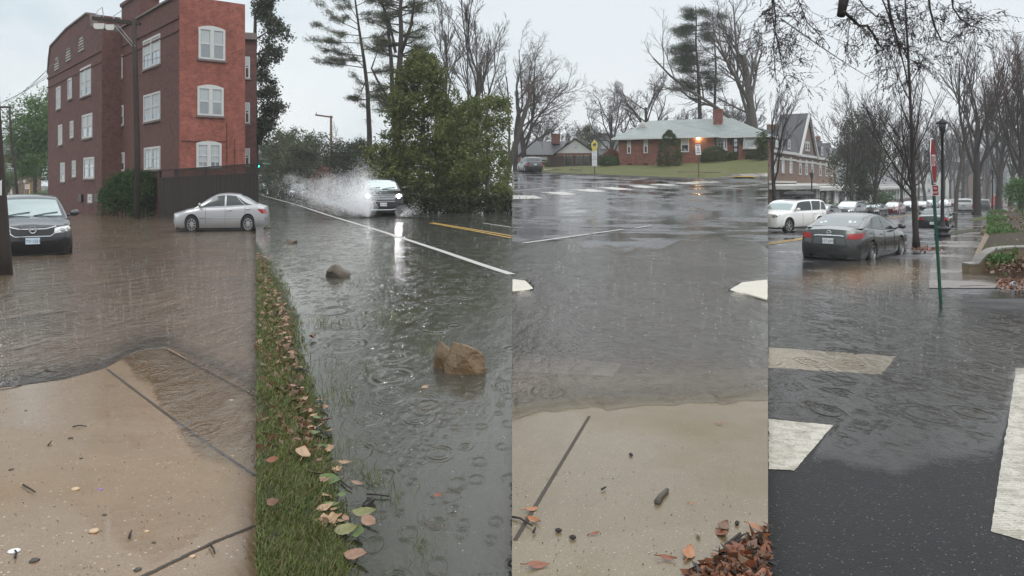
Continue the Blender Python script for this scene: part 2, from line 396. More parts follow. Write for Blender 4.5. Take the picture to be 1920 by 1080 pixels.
# the steps between neighbouring streets are faced with concrete
for px, pa, pb in ((480, 1, 2), (960, 2, 3), (1440, 3, 4)):
    Ys = np.geomspace(.6, 380, 90); mb = MB(); P = np.zeros((90, 2, 3))
    P[:, :, 0] = ((px - 960) / F * Ys)[:, None]; P[:, :, 1] = Ys[:, None]
    P[:, 0, 2] = np.maximum(ZF(pa, Ys), ZF(pb, Ys)) - .012; P[:, 1, 2] = np.minimum(ZF(pa, Ys), ZF(pb, Ys)) - .4
    mb.grid(P); tag(mb.build('street_edge', M_kerb), kind='structure')

# ---------------------------------------------------------------- water
def M_water(name, murk, murk2, ripple=1.0, rings=1.0, ring_scale=1.6, clear=(.97, .97, .95), stretch=.6, mudmask=None, wave=(3.2, 12), refl=1.0, rough=.05, bstr=1.3, ior=1.19):
    m, t = nt(name); b = NB(t)
    v = b.pos((1, stretch, 1)); v2 = b.pos((1, stretch * .5, 1))
    h = b.math('ADD', b.math('MULTIPLY', b.noise(v2, wave[0], 3, .5, .6), .9 * ripple), b.math('MULTIPLY', b.noise(v2, wave[1], 3, .6, .4), .34 * ripple))
    for sc, amp, wd in ((ring_scale, 1.0, 26.), (ring_scale * 2.3, .6, 30.), (ring_scale * 4.7, .35, 32.)):
        vo = b.vor(v, sc, dim='2D'); rc = b.n('ShaderNodeSeparateColor'); b.l(vo.outputs['Color'], rc.inputs[0])
        d = vo.outputs['Distance']; rad = b.math('ADD', b.math('MULTIPLY', rc.outputs[0], .30), .05)
        x = b.math('SUBTRACT', d, rad)
        env = b.math('POWER', 2.718, b.math('MULTIPLY', b.math('MULTIPLY', x, x), -130.))
        env = b.math('MULTIPLY', env, b.math('GREATER_THAN', rc.outputs[1], .3))
        ring = b.math('MULTIPLY', b.math('SINE', b.math('MULTIPLY', x, wd * 2)), env)
        h = b.math('ADD', h, b.math('MULTIPLY', ring, .11 * amp * rings))
    h = b.math('ADD', h, b.math('MULTIPLY', b.noise(v, 34, 2, .6), .16 * ripple))
    sw = b.n('ShaderNodeAttribute', attribute_name='swell').outputs['Fac']; nrm = b.bump(b.math('MULTIPLY', h, sw), bstr, .034)
    at = b.n('ShaderNodeAttribute', attribute_name='murk').outputs['Fac']
    patch = b.noise(b.pos((1, .5, 1)), .7, 4, .6)
    mc = b.mix(b.ramp(patch, [(.35, 0), (.65, 1)]), murk, murk2)
    if mudmask:
        am = b.n('ShaderNodeAttribute', attribute_name='mud').outputs['Fac']; mc = b.mix(am, mc, mudmask)
        at = b.math('MAXIMUM', at, b.math('MULTIPLY', am, .9))
    df = b.n('ShaderNodeBsdfDiffuse'); b.l(mc, df.inputs[0]); b.l(nrm, df.inputs['Normal'])
    tr = b.n('ShaderNodeBsdfTransparent'); tr.inputs[0].default_value = (*clear, 1)
    body = b.n('ShaderNodeMixShader'); b.l(at, body.inputs[0]); b.l(tr.outputs[0], body.inputs[1]); b.l(df.outputs[0], body.inputs[2])
    gl = b.n('ShaderNodeBsdfGlossy'); gl.inputs['Roughness'].default_value = rough; gl.inputs['Color'].default_value = (refl,) * 3 + (1,); b.l(nrm, gl.inputs['Normal']); gl.inputs['Color'].default_value = (refl, refl * .975, refl * .94, 1)
    fr = b.n('ShaderNodeFresnel'); fr.inputs[0].default_value = ior; b.l(nrm, fr.inputs['Normal'])
    mx = b.n('ShaderNodeMixShader'); b.l(fr.outputs[0], mx.inputs[0]); b.l(body.outputs[0], mx.inputs[1]); b.l(gl.outputs[0], mx.inputs[2])
    cv = b.n('ShaderNodeAttribute', attribute_name='cover').outputs['Fac']; gr = b.math('ADD', b.math('MULTIPLY', b.noise(b.pos(), 42, 3, .65), .75), b.math('MULTIPLY', b.noise(b.pos(), 5, 3, .6), .45))
    fac = b.math('MULTIPLY', b.math('SUBTRACT', b.math('MULTIPLY', cv, 1.9), b.math('SUBTRACT', gr, .12)), 2.6, True)
    bare_ = b.n('ShaderNodeBsdfTransparent'); fin = b.n('ShaderNodeMixShader'); b.l(fac, fin.inputs[0]); b.l(bare_.outputs[0], fin.inputs[1]); b.l(mx.outputs[0], fin.inputs[2])
    b.out(fin.outputs[0]); return m
def water(name, p, PX, PY, mat, clear_depth, mud=None):
    dz = DZ[p](PX, PY); Y = solveY(p, PY)
    P = np.stack([(PX - 960) / F * Y, Y, ZF(p, Y)], -1)
    at = {'cover': np.clip(-dz / .011, 0, 1), 'swell': np.clip(.12 + .88 * smooth(.002, .022, -dz), 0, 1), 'murk': 1 - np.exp(-np.maximum(-dz - .006, 0) / clear_depth)}
    if mud is not None: at['mud'] = mud(PX, PY)
    o = grid_obj(name, P, mat, at); o['kind'] = 'structure'; return o
MW1 = M_water('brown_flood_water', (.185, .135, .092), (.125, .094, .068), 1.15, .8, 1.7, ior=1.32)
MW2 = M_water('verge_flood_water', (.098, .098, .088), (.125, .12, .105), .42, 1.0, 1.4, rough=.06, ior=1.30, bstr=1.0)
MW3 = M_water('street_flood_water', (.045, .042, .038), (.06, .055, .048), 1.9, .8, 2.0, wave=(2.2, 9), ior=1.27, mudmask=(.17, .13, .095))
MW4 = M_water('corner_flood_water', (.048, .043, .036), (.062, .054, .043), 1.0, 1.5, 1.8, mudmask=(.24, .17, .10))
water('flood_water', 1, *vspan(c1, c1 * 0 + 960, 378.0, 200, .9), MW1, .2)
r2w = np.concatenate([np.geomspace(NEARY, 1120, 6)[:-1], np.linspace(1120, 362, 190)])
water('flood_water', 2, *hspan(r2w, np.maximum(np.interp(r2w, *EDGE2) - 40, 480), r2w * 0 + 960, 70), MW2, .09)
water('flood_water', 3, *vspan(c3, 830, 434, 150), MW3, .06, lambda px, py: .8 * smooth(.004, .05, -DZ3(px, py)) * smooth(640, 735, py))
def mud4(px, py):
    return np.clip(np.exp(-((px - 1610) / 190) ** 2 - ((py - 505) / 42) ** 2) * 1.15, 0, 1) * smooth(2100, 1700, px)
water('flood_water', 4, *vspan(c4, 940, 440, 190), MW4, .11, mud4)
# ---------------------------------------------------------------- building materials
M_brickdark = M_brick('dark_red_brick', (.128, .043, .035), (.082, .028, .025), (.12, .075, .065))
M_brickred = M_brick('bright_red_brick', (.31, .085, .055), (.22, .055, .04), (.26, .13, .10), weather=.45)
M_brickranch = M_brick('ranch_brick', (.21, .07, .045), (.13, .042, .03), (.22, .15, .12), bw=.3, bh=.1)
M_bricktan = M_brick('tan_brick', (.20, .118, .08), (.14, .08, .058), (.24, .18, .14))
M_white = M_simple('white_trim', (.54, .55, .54), .5, var=.08, bump=.05)
M_creamw = M_simple('weathered_white', (.55, .55, .52), .6, var=.12)
M_pane = M_glass('window_glass', (.03, .035, .04), .25)
M_shade = M_simple('window_blind', (.42, .46, .47), .35, var=.15, scale=1.2, bump=0)
M_stone = M_simple('grey_stone', (.16, .13, .12), .8, var=.2)
M_slate = M_simple('slate_shingles', (.075, .08, .085), .75, var=.3, scale=9, bump=.5, bscale=14, bdist=.03)
M_darkw = M_simple('dark_weathered_wood', (.022, .016, .013), .85, var=.4, scale=6, bump=.4)
M_black = M_simple('black_metal', (.012, .012, .013), .4, .3, var=.2)
def M_roofing(name, c, row=.16):
    m, t = nt(name); b = NB(t); v = b.pos(obj=True)
    sp = b.n('ShaderNodeSeparateXYZ'); b.l(v, sp.inputs[0])
    cb = b.n('ShaderNodeCombineXYZ'); b.l(sp.outputs[0], cb.inputs[0]); b.l(b.math('MULTIPLY', sp.outputs[2], 2.0), cb.inputs[1])
    br = b.n('ShaderNodeTexBrick'); b.l(cb.outputs[0], br.inputs['Vector']); br.inputs['Brick Width'].default_value = .9; br.inputs['Row Height'].default_value = row * 2; br.inputs['Mortar Size'].default_value = .025
    br.inputs['Scale'].default_value = 1
    br.inputs['Color1'].default_value = (*c, 1); br.inputs['Color2'].default_value = (*mul(c, .8), 1); br.inputs['Mortar'].default_value = (*mul(c, .55), 1)
    col = b.mix(b.ramp(b.noise(v, .6, 5, .65), [(.35, 0), (.7, .55)]), br.outputs[0], mul(c, .65))
    b.bsdf(col, .45, 0, b.bump(br.outputs['Fac'], .3, -.01)); return m
M_greyroof = M_roofing('grey_green_shingles', (.25, .29, .28)); M_darkroof = M_roofing('dark_grey_shingles', (.07, .075, .085))
M_siding = M_simple('grey_siding', (.30, .31, .32), .7, var=.1)

ZV = Vector((0, 0, 1))
def frame_M(o, u, n): return Matrix(((u.x, 0, n.x, o.x), (u.y, 0, n.y, o.y), (u.z, 1, n.z, o.z), (0, 0, 0, 1)))
def window(parent, o, u, n, w, h, twin=False, arch=0.0, fw=.09, shade=.5, muntin=False, sill=True, frame=M_white, sillm=None, proud=.05, grid=None):
    """Window part: o = bottom centre on the wall, u along the wall, n outward.  Children: pane, blind, sill."""
    M = frame_M(Vector(o), Vector(u), Vector(n)); f = MB(); g = MB(); bl = MB()
    hw = w / 2
    def bx(mb, x0, x1, y0, y1, z0, z1, mi=0):
        vs = [M @ Vector((x, y, z)) for z in (z0, z1) for y in (y0, y1) for x in (x0, x1)]
        mb.add(vs, [(0, 2, 3, 1), (4, 5, 7, 6), (0, 1, 5, 4), (2, 6, 7, 3), (0, 4, 6, 2), (1, 3, 7, 5)], mi)
    bx(f, -hw, -hw + fw, 0, h, 0, proud); bx(f, hw - fw, hw, 0, h, 0, proud)
    bx(f, -hw + fw, hw - fw, 0, fw, 0, proud); bx(f, -hw + fw, hw - fw, h - fw, h, 0, proud)
    if arch:
        n_ = 10; pts = [(-hw + w * i / n_, h + arch * (1 - (2 * i / n_ - 1) ** 2)) for i in range(n_ + 1)] + [(hw, h), (-hw, h)]
        f.prism(pts, M, proud)
    bays = [(-hw + fw, hw - fw)]
    if twin:
        bx(f, -fw * .9, fw * .9, fw, h - fw, 0, proud + .01); bays = [(-hw + fw, -fw * .9), (fw * .9, hw - fw)]
    for a, c in bays:
        m2 = .03 if w < 1 else .04
        bx(f, a, c, h * .5 - m2, h * .5 + m2, .006, proud - .01)
        bx(f, a, a + m2, fw, h - fw, .006, proud - .02); bx(f, c - m2, c, fw, h - fw, .006, proud - .02)
        if muntin:
            bx(f, (a + c) / 2 - .014, (a + c) / 2 + .014, fw, h - fw, .007, proud - .03)
            for q in (.25, .75): bx(f, a, c, h * q - .014, h * q + .014, .0075, proud - .032)
        bx(g, a + m2, c - m2, fw, h * .5, 0, .004); bx(g, a + m2, c - m2, h * .5, h - fw, 0, .0045)
        if shade: bx(bl, a + m2 + .02, c - m2 - .02, h - fw - (h - 2 * fw) * shade, h - fw - .01, .0047, .0055)
    fo = f.build('window', frame, parent); g.build('pane', M_pane, fo)
    if shade: bl.build('blind', M_shade, fo)
    if sill:
        s = MB(); bx(s, -hw - .08, hw + .08, -.12, 0, 0, proud + .06); s.build('sill', sillm or M_stone, fo)
    return fo
def along(C, d, off, px):
    """distance along the wall line C + off + d t that is seen in pixel column px"""
    k = (px - 960) / F; x0, y0 = C.x + off.x, C.y + off.y
    return (k * y0 - x0) / (d.x - k * d.y)
def zat(C, d, off, t, py):
    Y = C.y + off.y + d.y * t; return EYE - (py - HZ) / F * Y

# ---------------------------------------------------------------- the brick apartment house
C = GW(1, 336, 409); d1 = Vector((-1240, 1500, 0)).normalized(); n1 = Vector((-d1.y, d1.x, 0)); d2 = -n1
bz = C.z - .5
apt = empty('apartment_building', (C.x, C.y, bz), math.atan2(d1.y, d1.x), 'three storey dark brick apartment house with curved stepped parapet and one brighter red end', 'building')
OL = 1.3                                                         # the far block stands proud of the near one
def L_t(px, off): return along(C, d1, n1 * off, px)
def L_z(px, py, off): return zat(C, d1, n1 * off, L_t(px, off), py) - bz
tL0, tL1 = L_t(191, OL), L_t(90, OL); tR = L_t(215, 0)
Wd = -along(C, d2, Vector((0, 0, 0)), 457)                        # local y of the red end's far corner
topR = L_z(336, -8, 0)
m = MB()
# near block with its light well and the far block with the gambrel parapet
def slab(y0, y1, x0, x1, z0, z1, mi=0): m.box(((x0 + x1) / 2, (y0 + y1) / 2, (z0 + z1) / 2), (abs(x1 - x0), abs(y1 - y0), z1 - z0), mi=mi)
slab(Wd, 0, .02, tR + 2, 0, topR)
par = [(L_t(px, OL), L_z(px, py, OL)) for px, py in ((191, 52), (172, 47), (171, 26), (163, 25), (125, 54), (95, 87), (92, 110), (90, 137))]
poly = [(tL0, 0)] + par + [(tL1, 0)]
MX = Matrix(((1, 0, 0, 0), (0, 0, -1, OL), (0, 1, 0, 0), (0, 0, 0, 1)))
m.prism(poly, MX, 6)
wall = m.build('wall', M_brickdark, apt)
# chamfered wall of the light well
ch = MB(); xa, xb = tR, tL0; zt = par[0][1]
ch.add([(xa, -.003, 0), (xb, OL - .003, 0), (xb, OL - .003, zt), (xa, -.003, zt)], [(0, 1, 2, 3)]); ch.build('wall', M_brickdark, apt)
re = MB(); re.box((-.10, Wd / 2, topR / 2), (.24, -Wd, topR)); ro_ = re.build('wall', M_brickred, apt); ro_['label'] = 'bright red brick end wall'
# belt courses, coping and base
bc = MB()
for px0, px1, pya, off in ((336, 258, 32, 0),):
    z = L_z(336, 32, 0); bc.box((tR / 2, .04, z), (tR, .08, .16)); bc.box((tR / 2, .03, z - .75), (tR, .06, .1))
zb = L_z(189, 95, OL); bc.box(((tL0 + tL1) / 2, OL + .04, zb), (tL1 - tL0, .08, .16)); bc.box(((tL0 + tL1) / 2, OL + .03, zb - .8), (tL1 - tL0, .06, .1))
bc.build('belt_course', M_brickdark, apt)
cp = MB()
for a, q in zip(par[:-1], par[1:]):
    v = Vector((q[0] - a[0], 0, q[1] - a[1])); mid = Vector(((a[0] + q[0]) / 2, OL - .15, (a[1] + q[1]) / 2))
    cp.box(mid, (v.length + .1, .5, .14), M=Matrix.Rotation(-math.atan2(v.z, v.x), 4, 'Y'))
cp.box((tR / 2, -.1, topR + .06), (tR + .3, .5, .12)); cp.build('coping', M_stone, apt)
chm = MB(); ca, cb = L_t(268, -1.2), L_t(236, -1.2); chm.box(((ca + cb) / 2, -1.6, topR + .6), (abs(cb - ca), 1.4, 3.4))
chm.box(((ca + cb) / 2, -1.6, topR + 2.4), (abs(cb - ca) + .2, 1.6, .25)); chm.build('chimney', M_brickdark, apt)
def wleft(x0, x1, y0, y1, off, **k):
    t0, t1 = L_t(x0, off), L_t(x1, off); tm = (t0 + t1) / 2; Y = C.y + n1.y * off + d1.y * tm
    z0, z1 = EYE - (y1 - HZ) / F * Y - bz, EYE - (y0 - HZ) / F * Y - bz
    window(apt, (tm, off, z0), (1, 0, 0), (0, 1, 0), abs(t1 - t0), z1 - z0, **k)
for x0, x1, y0, y1, tw, sh in ((106, 114, 163, 205, 0, .9), (128, 135, 147, 186, 0, 0), (151, 171, 125, 180, 1, .75), (110, 117, 234, 272, 0, .9), (132, 138, 227, 259, 0, .25), (154.5, 173.5, 214, 259, 1, .6),
                               (114, 122, 305, 341, 0, .7), (136, 142.5, 301, 332, 0, .6), (157.5, 177, 295, 335, 1, .3)):
    wleft(x0, x1, y0, y1, OL, twin=bool(tw), shade=sh, fw=.14, sill=True, muntin=not tw)
wleft(165.5, 173, 364, 380, OL, fw=.22, shade=0)
for x0, x1, y0, y1, sh in ((221, 230, 105, 148, .5), (223, 232, 198, 236, .5), (224.5, 234, 286, 321, .6)): wleft(x0, x1, y0, y1, 0, shade=sh, fw=.12)
for x0, x1, y0, y1, sh in ((269, 301, 70, 126, .55), (270, 301, 175, 227, .8), (271, 301, 275.5, 318, .2)): wleft(x0, x1, y0, y1, 0, twin=True, shade=sh, fw=.13, muntin=True)
# windows of the chamfer
cu = Vector((xb - xa, OL, 0)).normalized(); cn = Vector((-cu.y, cu.x, 0))
Wc = Vector((C.x, C.y, 0)) + d1 * xa; dc = d1 * cu.x + n1 * cu.y
for x0, x1, y0, y1 in ((202, 214.5, 111, 161), (204.5, 217, 201, 247), (206.5, 216.8, 287, 330)):
    t0, t1 = along(Wc, dc, Vector((0, 0, 0)), min(x1, 213.5)), along(Wc, dc, Vector((0, 0, 0)), x0); tm = (t0 + t1) / 2
    Y = Wc.y + dc.y * tm; z0, z1 = EYE - (y1 - HZ) / F * Y - bz, EYE - (y0 - HZ) / F * Y - bz
    window(apt, Vector((xa, -.003, z0)) + cu * tm, cu, cn, max(.35, abs(t1 - t0)), z1 - z0, shade=.2, fw=.1)
# windows of the red end
for x0, x1, y0, y1, sh in ((372, 422, 54, 112, .5), (370, 419, 164, 217, .5), (368, 415, 269, 315, .8)):
    t0, t1 = along(C, d2, -d1 * .22, x0), along(C, d2, -d1 * .22, x1); tm = (t0 + t1) / 2; Y = C.y - d1.y * .22 + d2.y * tm
    z0, z1 = EYE - (y1 - HZ) / F * Y - bz, EYE - (y0 - HZ) / F * Y - bz
    window(apt, (-.22, -tm, z0), (0, -1, 0), (-1, 0, 0), abs(t1 - t0), z1 - z0, twin=True, arch=.16, shade=sh, fw=.1, muntin=sh > .6)
# louvred half-round vents under the parapet
for px, py in ((107.5, 123), (129.5, 106), (153.5, 88)):
    t, z = L_t(px, OL), L_z(px, py + 9, OL); v = MB(); r = .95
    v.prism([(t + r * math.cos(a * math.pi / 10), z + r * 1.25 * math.sin(a * math.pi / 10)) for a in range(11)], Matrix(((1, 0, 0, 0), (0, 0, 1, OL), (0, 1, 0, 0), (0, 0, 0, 1))), .05)
    vo = v.build('vent', M_stone, apt); l = MB()
    for q in range(5):
        hh = z + .1 + q * .22; ww = r * math.sqrt(max(0, 1 - ((hh - z) / (r * 1.25)) ** 2)) * 1.8
        l.box((t, OL + .07, hh), (ww, .05, .09), M=Matrix.Rotation(.5, 4, 'X'))
    l.build('louvre', M_creamw, vo)
# meter boxes and downpipe
for px in (153.5, 185):
    t, z = L_t(px, OL), L_z(px, 371, OL); mm = MB(); mm.box((t, OL + .08, z), (1.1, .16, .55)); mm.build('meter_box', M_black, apt)
dp = MB()
for px in (425, 440):
    tt = along(C, d2, -d1 * .25, px); dp.tube([(-.25, -tt, 2), (-.25, -tt, 5.2 if px == 440 else 6.2)], .03, 6)
dp.tube([(-.25, -along(C, d2, -d1 * .25, 338), 5.0), (-.25, -along(C, d2, -d1 * .25, 425), 5.05)], .025, 5)
dp.build('conduit', M_brickdark, apt)

# brick neighbour at the right end
N = W(457, 400, 62); nb = empty('brick_neighbour_building', (N.x, N.y, -.5), R(17.8), 'narrow dark brick building just behind the red end of the apartment house', 'building')
wN = (480 - 457) / F * 62; zt = EYE + (345 - 74) / F * 62 + .5
m = MB(); m.box((wN / 2 - 1.5, 2, zt / 2), (wN + 3, 4, zt)); m.build('wall', M_brickdark, nb)
m = MB(); m.box((wN / 2 - 1.5, 1.9, zt + .15), (wN + 3.1, 4.4, .3)); m.box((wN / 2 - 1.5, 1.9, zt + .42), (wN + 2.9, 4.0, .24)); m.build('cornice', M_stone, nb)
for y0, y1 in ((106, 147), (192, 231), (278, 312)):
    z0, z1 = EYE - (y1 - HZ) / F * 62 + .5, EYE - (y0 - HZ) / F * 62 + .5
    window(nb, ((463 - 457) / F * 62, 0, z0), (1, 0, 0), (0, -1, 0), .42, z1 - z0, fw=.08, shade=.4)

# house in the far left distance
N = W(-6, 352, 118); hs = empty('porch_house', (N.x, N.y, -1.2), R(8), 'tan two storey house with slate roof and porch, far left behind the street pole', 'building')
s = 118 / F
m = MB(); m.box((0, 4, 3.6), (5.6, 8, 7.2)); m.build('wall', M_bricktan, hs)
m = MB(); m.prism([(-.6, 0), (8.6, 0), (7, 2.3), (2.4, 2.3)], Matrix(((0, 0, 1, -3.1), (1, 0, 0, 0), (0, 1, 0, 7.2), (0, 0, 0, 1))), 6.2); m.build('roof', M_slate, hs)
m = MB(); m.box((0, -.9, 3.1), (6.2, 1.8, .3)); m.box((0, -.9, .8), (6.2, 1.8, .15))
for x in (-2.6, -.6, 1.2, 2.7): m.box((x, -1.6, 1.9), (.2, .2, 2.2))
for i in range(14): m.box((-2.7 + i * .42, -1.65, 1.2), (.05, .05, .7))
m.box((0, -1.65, 1.55), (5.8, .08, .08)); m.build('porch', M_creamw, hs)
for x in (-1.6, 1.9): window(hs, (x, 0, 4.3), (1, 0, 0), (0, -1, 0), 1.0, 1.7, shade=.3)

# ---------------------------------------------------------------- brick ranch house on the lawn
Yl, Yr = 92.0, 85.0
A = Vector(((1160 - 960) / F * Yl, Yl, 0)); B = Vector(((1430 - 960) / F * Yr, Yr, 0)); dh = (B - A); LW = dh.length; dh.normalize()
rz = 3.75; ze = 6.85 - rz
rh = empty('ranch_house', (A.x, A.y, rz), math.atan2(dh.y, dh.x), 'low red brick ranch house with grey green hip roof on the lawn', 'building')
def h_t(px, off=0.0): return along(A, dh, Vector((-dh.y, dh.x, 0)) * off, px)
def h_z(px, py, off=0.0): return zat(A, dh, Vector((-dh.y, dh.x, 0)) * off, h_t(px, off), py) - rz
WX = h_t(1338); SB = 1.6
m = MB(); m.box((WX / 2, 4.4, ze / 2), (WX, 8.8, ze)); m.box(((WX + LW) / 2 + .01, SB + 3.4, ze / 2), (LW - WX, 6.8, ze)); m.build('wall', M_brickranch, rh)
def roof_poly(mb, *faces):
    for f in faces: mb.add(f, [tuple(range(len(f)))])
ov = .65; zr = h_z(1290, 224, 4.6); r0, r1 = h_t(1217, 4.6), h_t(1372, 4.6); re_ = LW + ov; yb = 9.4
H = (h_t(1257, 3.6), 3.9, zr - .32)
m = MB(); e = (-ov, -ov, ze); f_ = (WX + ov, -ov, ze); g = (WX + ov, SB - ov, ze); q = (re_, SB - ov, ze)
roof_poly(m, [e, f_, H, (r0, 4.6, zr)], [f_, g, H], [g, q, (r1, 4.6, zr), (r0, 4.6, zr), H], [q, (re_, yb, ze), (r1, 4.6, zr)], [(re_, yb, ze), (-ov, yb, ze), (r0, 4.6, zr), (r1, 4.6, zr)], [(-ov, yb, ze), e, (r0, 4.6, zr)])
rf = m.build('roof', M_greyroof, rh)
m = MB(); cx = h_t(1346, 3.4); czt = h_z(1346, 207, 3.4); m.box((cx, 3.6, (czt + ze) / 2 + .3), (.95, .7, czt - ze - .6)); m.box((cx, 3.6, czt + .06), (1.05, .8, .14)); m.build('chimney', M_brickranch, rf)
m = MB(); gx = h_t(1215, 3.4); m.prism([(-.95, 0), (.95, 0), (0, .95)], Matrix(((.9, 0, .43, gx - .4), (.43, 0, -.9, 2.6), (0, 1, 0, zr - 1.05), (0, 0, 0, 1))), -.1)
for k in range(4): m.box((gx - .4, 2.5, zr - .95 + k * .16), (1.3 - k * .33, .06, .05), rz=R(25))
m.build('gable_vent', M_creamw, rf)
m = MB()
def bar(mb, a, b_, w_, h_):
    a, b_ = Vector(a), Vector(b_); v = b_ - a; mb.box((a + b_) / 2 - Vector((0, 0, h_ / 2)), (v.length, w_, h_), rz=math.atan2(v.y, v.x))
bar(m, e, f_, .1, .16); bar(m, f_, g, .1, .16); bar(m, g, q, .1, .16); m.build('gutter', M_white, rf)
m = MB(); m.add([(-ov, -ov, ze - .02), (WX + ov, -ov, ze - .02), (WX + ov, SB, ze - .02), (re_, SB - ov, ze - .02), (re_, yb, ze - .02), (-ov, yb, ze - .02)], [(0, 1, 2, 5), (2, 3, 4, 5)]); m.build('soffit', M_white, rf)
for x0, x1, y0, y1, off, tw in ((1176, 1183, 263, 288, 0, 0), (1207, 1214.5, 261, 287, 0, 0), (1277, 1292, 258, 285, 0, 0)):
    t0, t1 = h_t(x0), h_t(x1); window(rh, ((t0 + t1) / 2, 0, h_z(x0, y1)), (1, 0, 0), (0, -1, 0), t1 - t0, h_z(x0, y0) - h_z(x0, y1), shade=.5, fw=.08)
for x0, x1, y0, y1 in ((1334, 1364, 257, 280), (1394, 1422, 255, 277)):     # bay windows
    t0, t1 = h_t(max(x0, 1341), SB), h_t(x1, SB); tm = (t0 + t1) / 2; w_ = t1 - t0; z0, z1 = h_z(x0, y1, SB), h_z(x0, y0, SB)
    m = MB(); m.box((tm, SB - .2, z0 - .09), (w_ + .1, .5, .18)); m.box((tm, SB - .2, z1 + .06), (w_ + .1, .5, .12)); m.box((tm, SB - .13, (z0 + z1) / 2), (w_ * .98, .25, z1 - z0)); bay = m.build('bay', M_white, rh)
    window(rh, (tm, SB - .26, z0), (1, 0, 0), (0, -1, 0), w_ * .56, z1 - z0, shade=.35, fw=.07, sill=False, muntin=True)
    for sg in (-1, 1): window(rh, (tm + sg * w_ * .39, SB - .257, z0), (1, 0, 0), (0, -1, 0), w_ * .19, z1 - z0, shade=.2, fw=.05, sill=False)
t0, t1 = h_t(1374.5, SB), h_t(1384.5, SB); z0, z1 = h_z(1379, 294, SB), h_z(1379, 258, SB)
m = MB(); m.box(((t0 + t1) / 2, SB - .04, (z0 + z1) / 2), (t1 - t0, .08, z1 - z0)); dr = m.build('door', M_black, rh)
m = MB()
for z in (.35, .62, .84): m.box(((t0 + t1) / 2, SB - .085, z0 + (z1 - z0) * z), ((t1 - t0) * .62, .02, (z1 - z0) * .18))
m.build('pane', M_pane, dr)
m = MB(); m.box(((t0 + t1) / 2, SB - .7, z0 - .12), (2.2, 1.4, .2)); m.box(((t0 + t1) / 2, SB - 1.2, z0 - .32), (2.2, 1.0, .2)); m.build('steps', M_brickranch, rh)
m = MB(); bx0 = h_t(1398, SB)
for k in range(6): m.tube([(bx0 - .2 + k * .12, SB - .9, z0 - .2), (bx0 - .2 + k * .12, SB - .9, z0 + .9)], .015, 5)
m.tube([(bx0 - .25, SB - .9, z0 + .9), (bx0 + .5, SB - .9, z0 + .9)], .02, 5); m.build('railing', M_black, rh)
m = MB(); m.tube([(LW - .05, SB - .05, 0), (LW - .05, SB - .05, ze)], .05, 6); m.build('downpipe', M_white, rh)
for x0, py in ((1181, 308), (1211, 308)):
    m = MB(); m.box((h_t(x0), -.02, h_z(x0, py)), (.55, .05, .22)); m.build('crawl_vent', M_black, rh)
for a_, b2 in ((1370, 1373), (1388, 1391.5)):   # dark shutters beside the door
    t0, t1 = h_t(a_, SB), h_t(b2, SB); m = MB(); m.box(((t0 + t1) / 2, SB - .02, h_z(1380, 268, SB)), (t1 - t0, .05, .5)); m.build('house_plaque', M_black, rh)
# lit porch lamp under the eave
lx, lz = h_t(1310), h_z(1310, 259)
m = MB(); m.lathe([(.0, .10), (.10, .07), (.13, -.02), (.10, -.1), (0, -.13)], Matrix.Translation((lx, -.16, lz)), 12); lamp = m.build('lamp', M_emit('lit_flood_lamp', (1, .72, .33), 120), rh, True)
m = MB(); m.tube([(lx, 0, lz + .05), (lx, -.16, lz + .05)], .03, 6); m.box((lx, -.02, lz + .05), (.16, .05, .16)); m.build('bracket', M_white, lamp)

# white gabled house behind the fence
N = W(1045, 300, 118); gh = empty('gabled_house', (N.x, N.y, 3.3), R(-6), 'brick house with white front gable and dark roof, behind the dark fence', 'building')
k = 118 / F
m = MB(); m.box((2.6, 4, 1.45), (5.4, 8, 2.9)); m.box((-3.4, 4.5, 1.45), (6.6, 7, 2.9)); m.build('wall', M_brickranch, gh)
m = MB(); MXg = Matrix(((1, 0, 0, 0), (0, 0, 1, -.05), (0, 1, 0, 2.9), (0, 0, 0, 1))); m.prism([(-.2, 0), (5.5, 0), (2.6, 1.95)], MXg, .3)
m.build('gable', M_white, gh); m = MB()
m.prism([(0, 0), (6, 0), (3, 1.9)], Matrix(((0, 0, 1, -6.75), (1, 0, 0, 1.0), (0, 1, 0, 2.9), (0, 0, 0, 1))), .15); m.build('gable', M_white, gh)
m = MB(); roof_poly(m, [(-.6, -.5, 2.75), (2.65, -.5, 5.1), (2.65, 9, 5.1), (-.6, 9, 2.75)], [(5.9, -.5, 2.75), (2.65, -.5, 5.1), (2.65, 9, 5.1), (5.9, 9, 2.75)], [(-7.1, .6, 2.7), (-.3, .6, 2.7), (1.5, 4.3, 4.9), (-7.1, 4.3, 4.9)], [(-7.1, 8.2, 2.7), (1.5, 8.2, 2.7), (1.5, 4.3, 4.9), (-7.1, 4.3, 4.9)])
rf = m.build('roof', M_darkroof, gh); m = MB(); m.box((-.4, 3.4, 5.2), (1.3, .8, 1.5)); m.build('chimney', M_brickranch, rf)
window(gh, (1.6, 0, 1.0), (1, 0, 0), (0, -1, 0), 1.3, 1.5, shade=.3); window(gh, (3.7, 0, 1.0), (1, 0, 0), (0, -1, 0), 1.9, 1.5, twin=True, shade=.3)
window(gh, (-2.2, 1, 1.0), (1, 0, 0), (0, -1, 0), 1.2, 1.4, shade=.3); window(gh, (-5, 1, .9), (1, 0, 0), (0, -1, 0), 1.0, 1.5, shade=.3); window(gh, (2.7, -.05, 3.6), (1, 0, 0), (0, -1, 0), .6, .6, shade=0, sill=False, fw=.06)
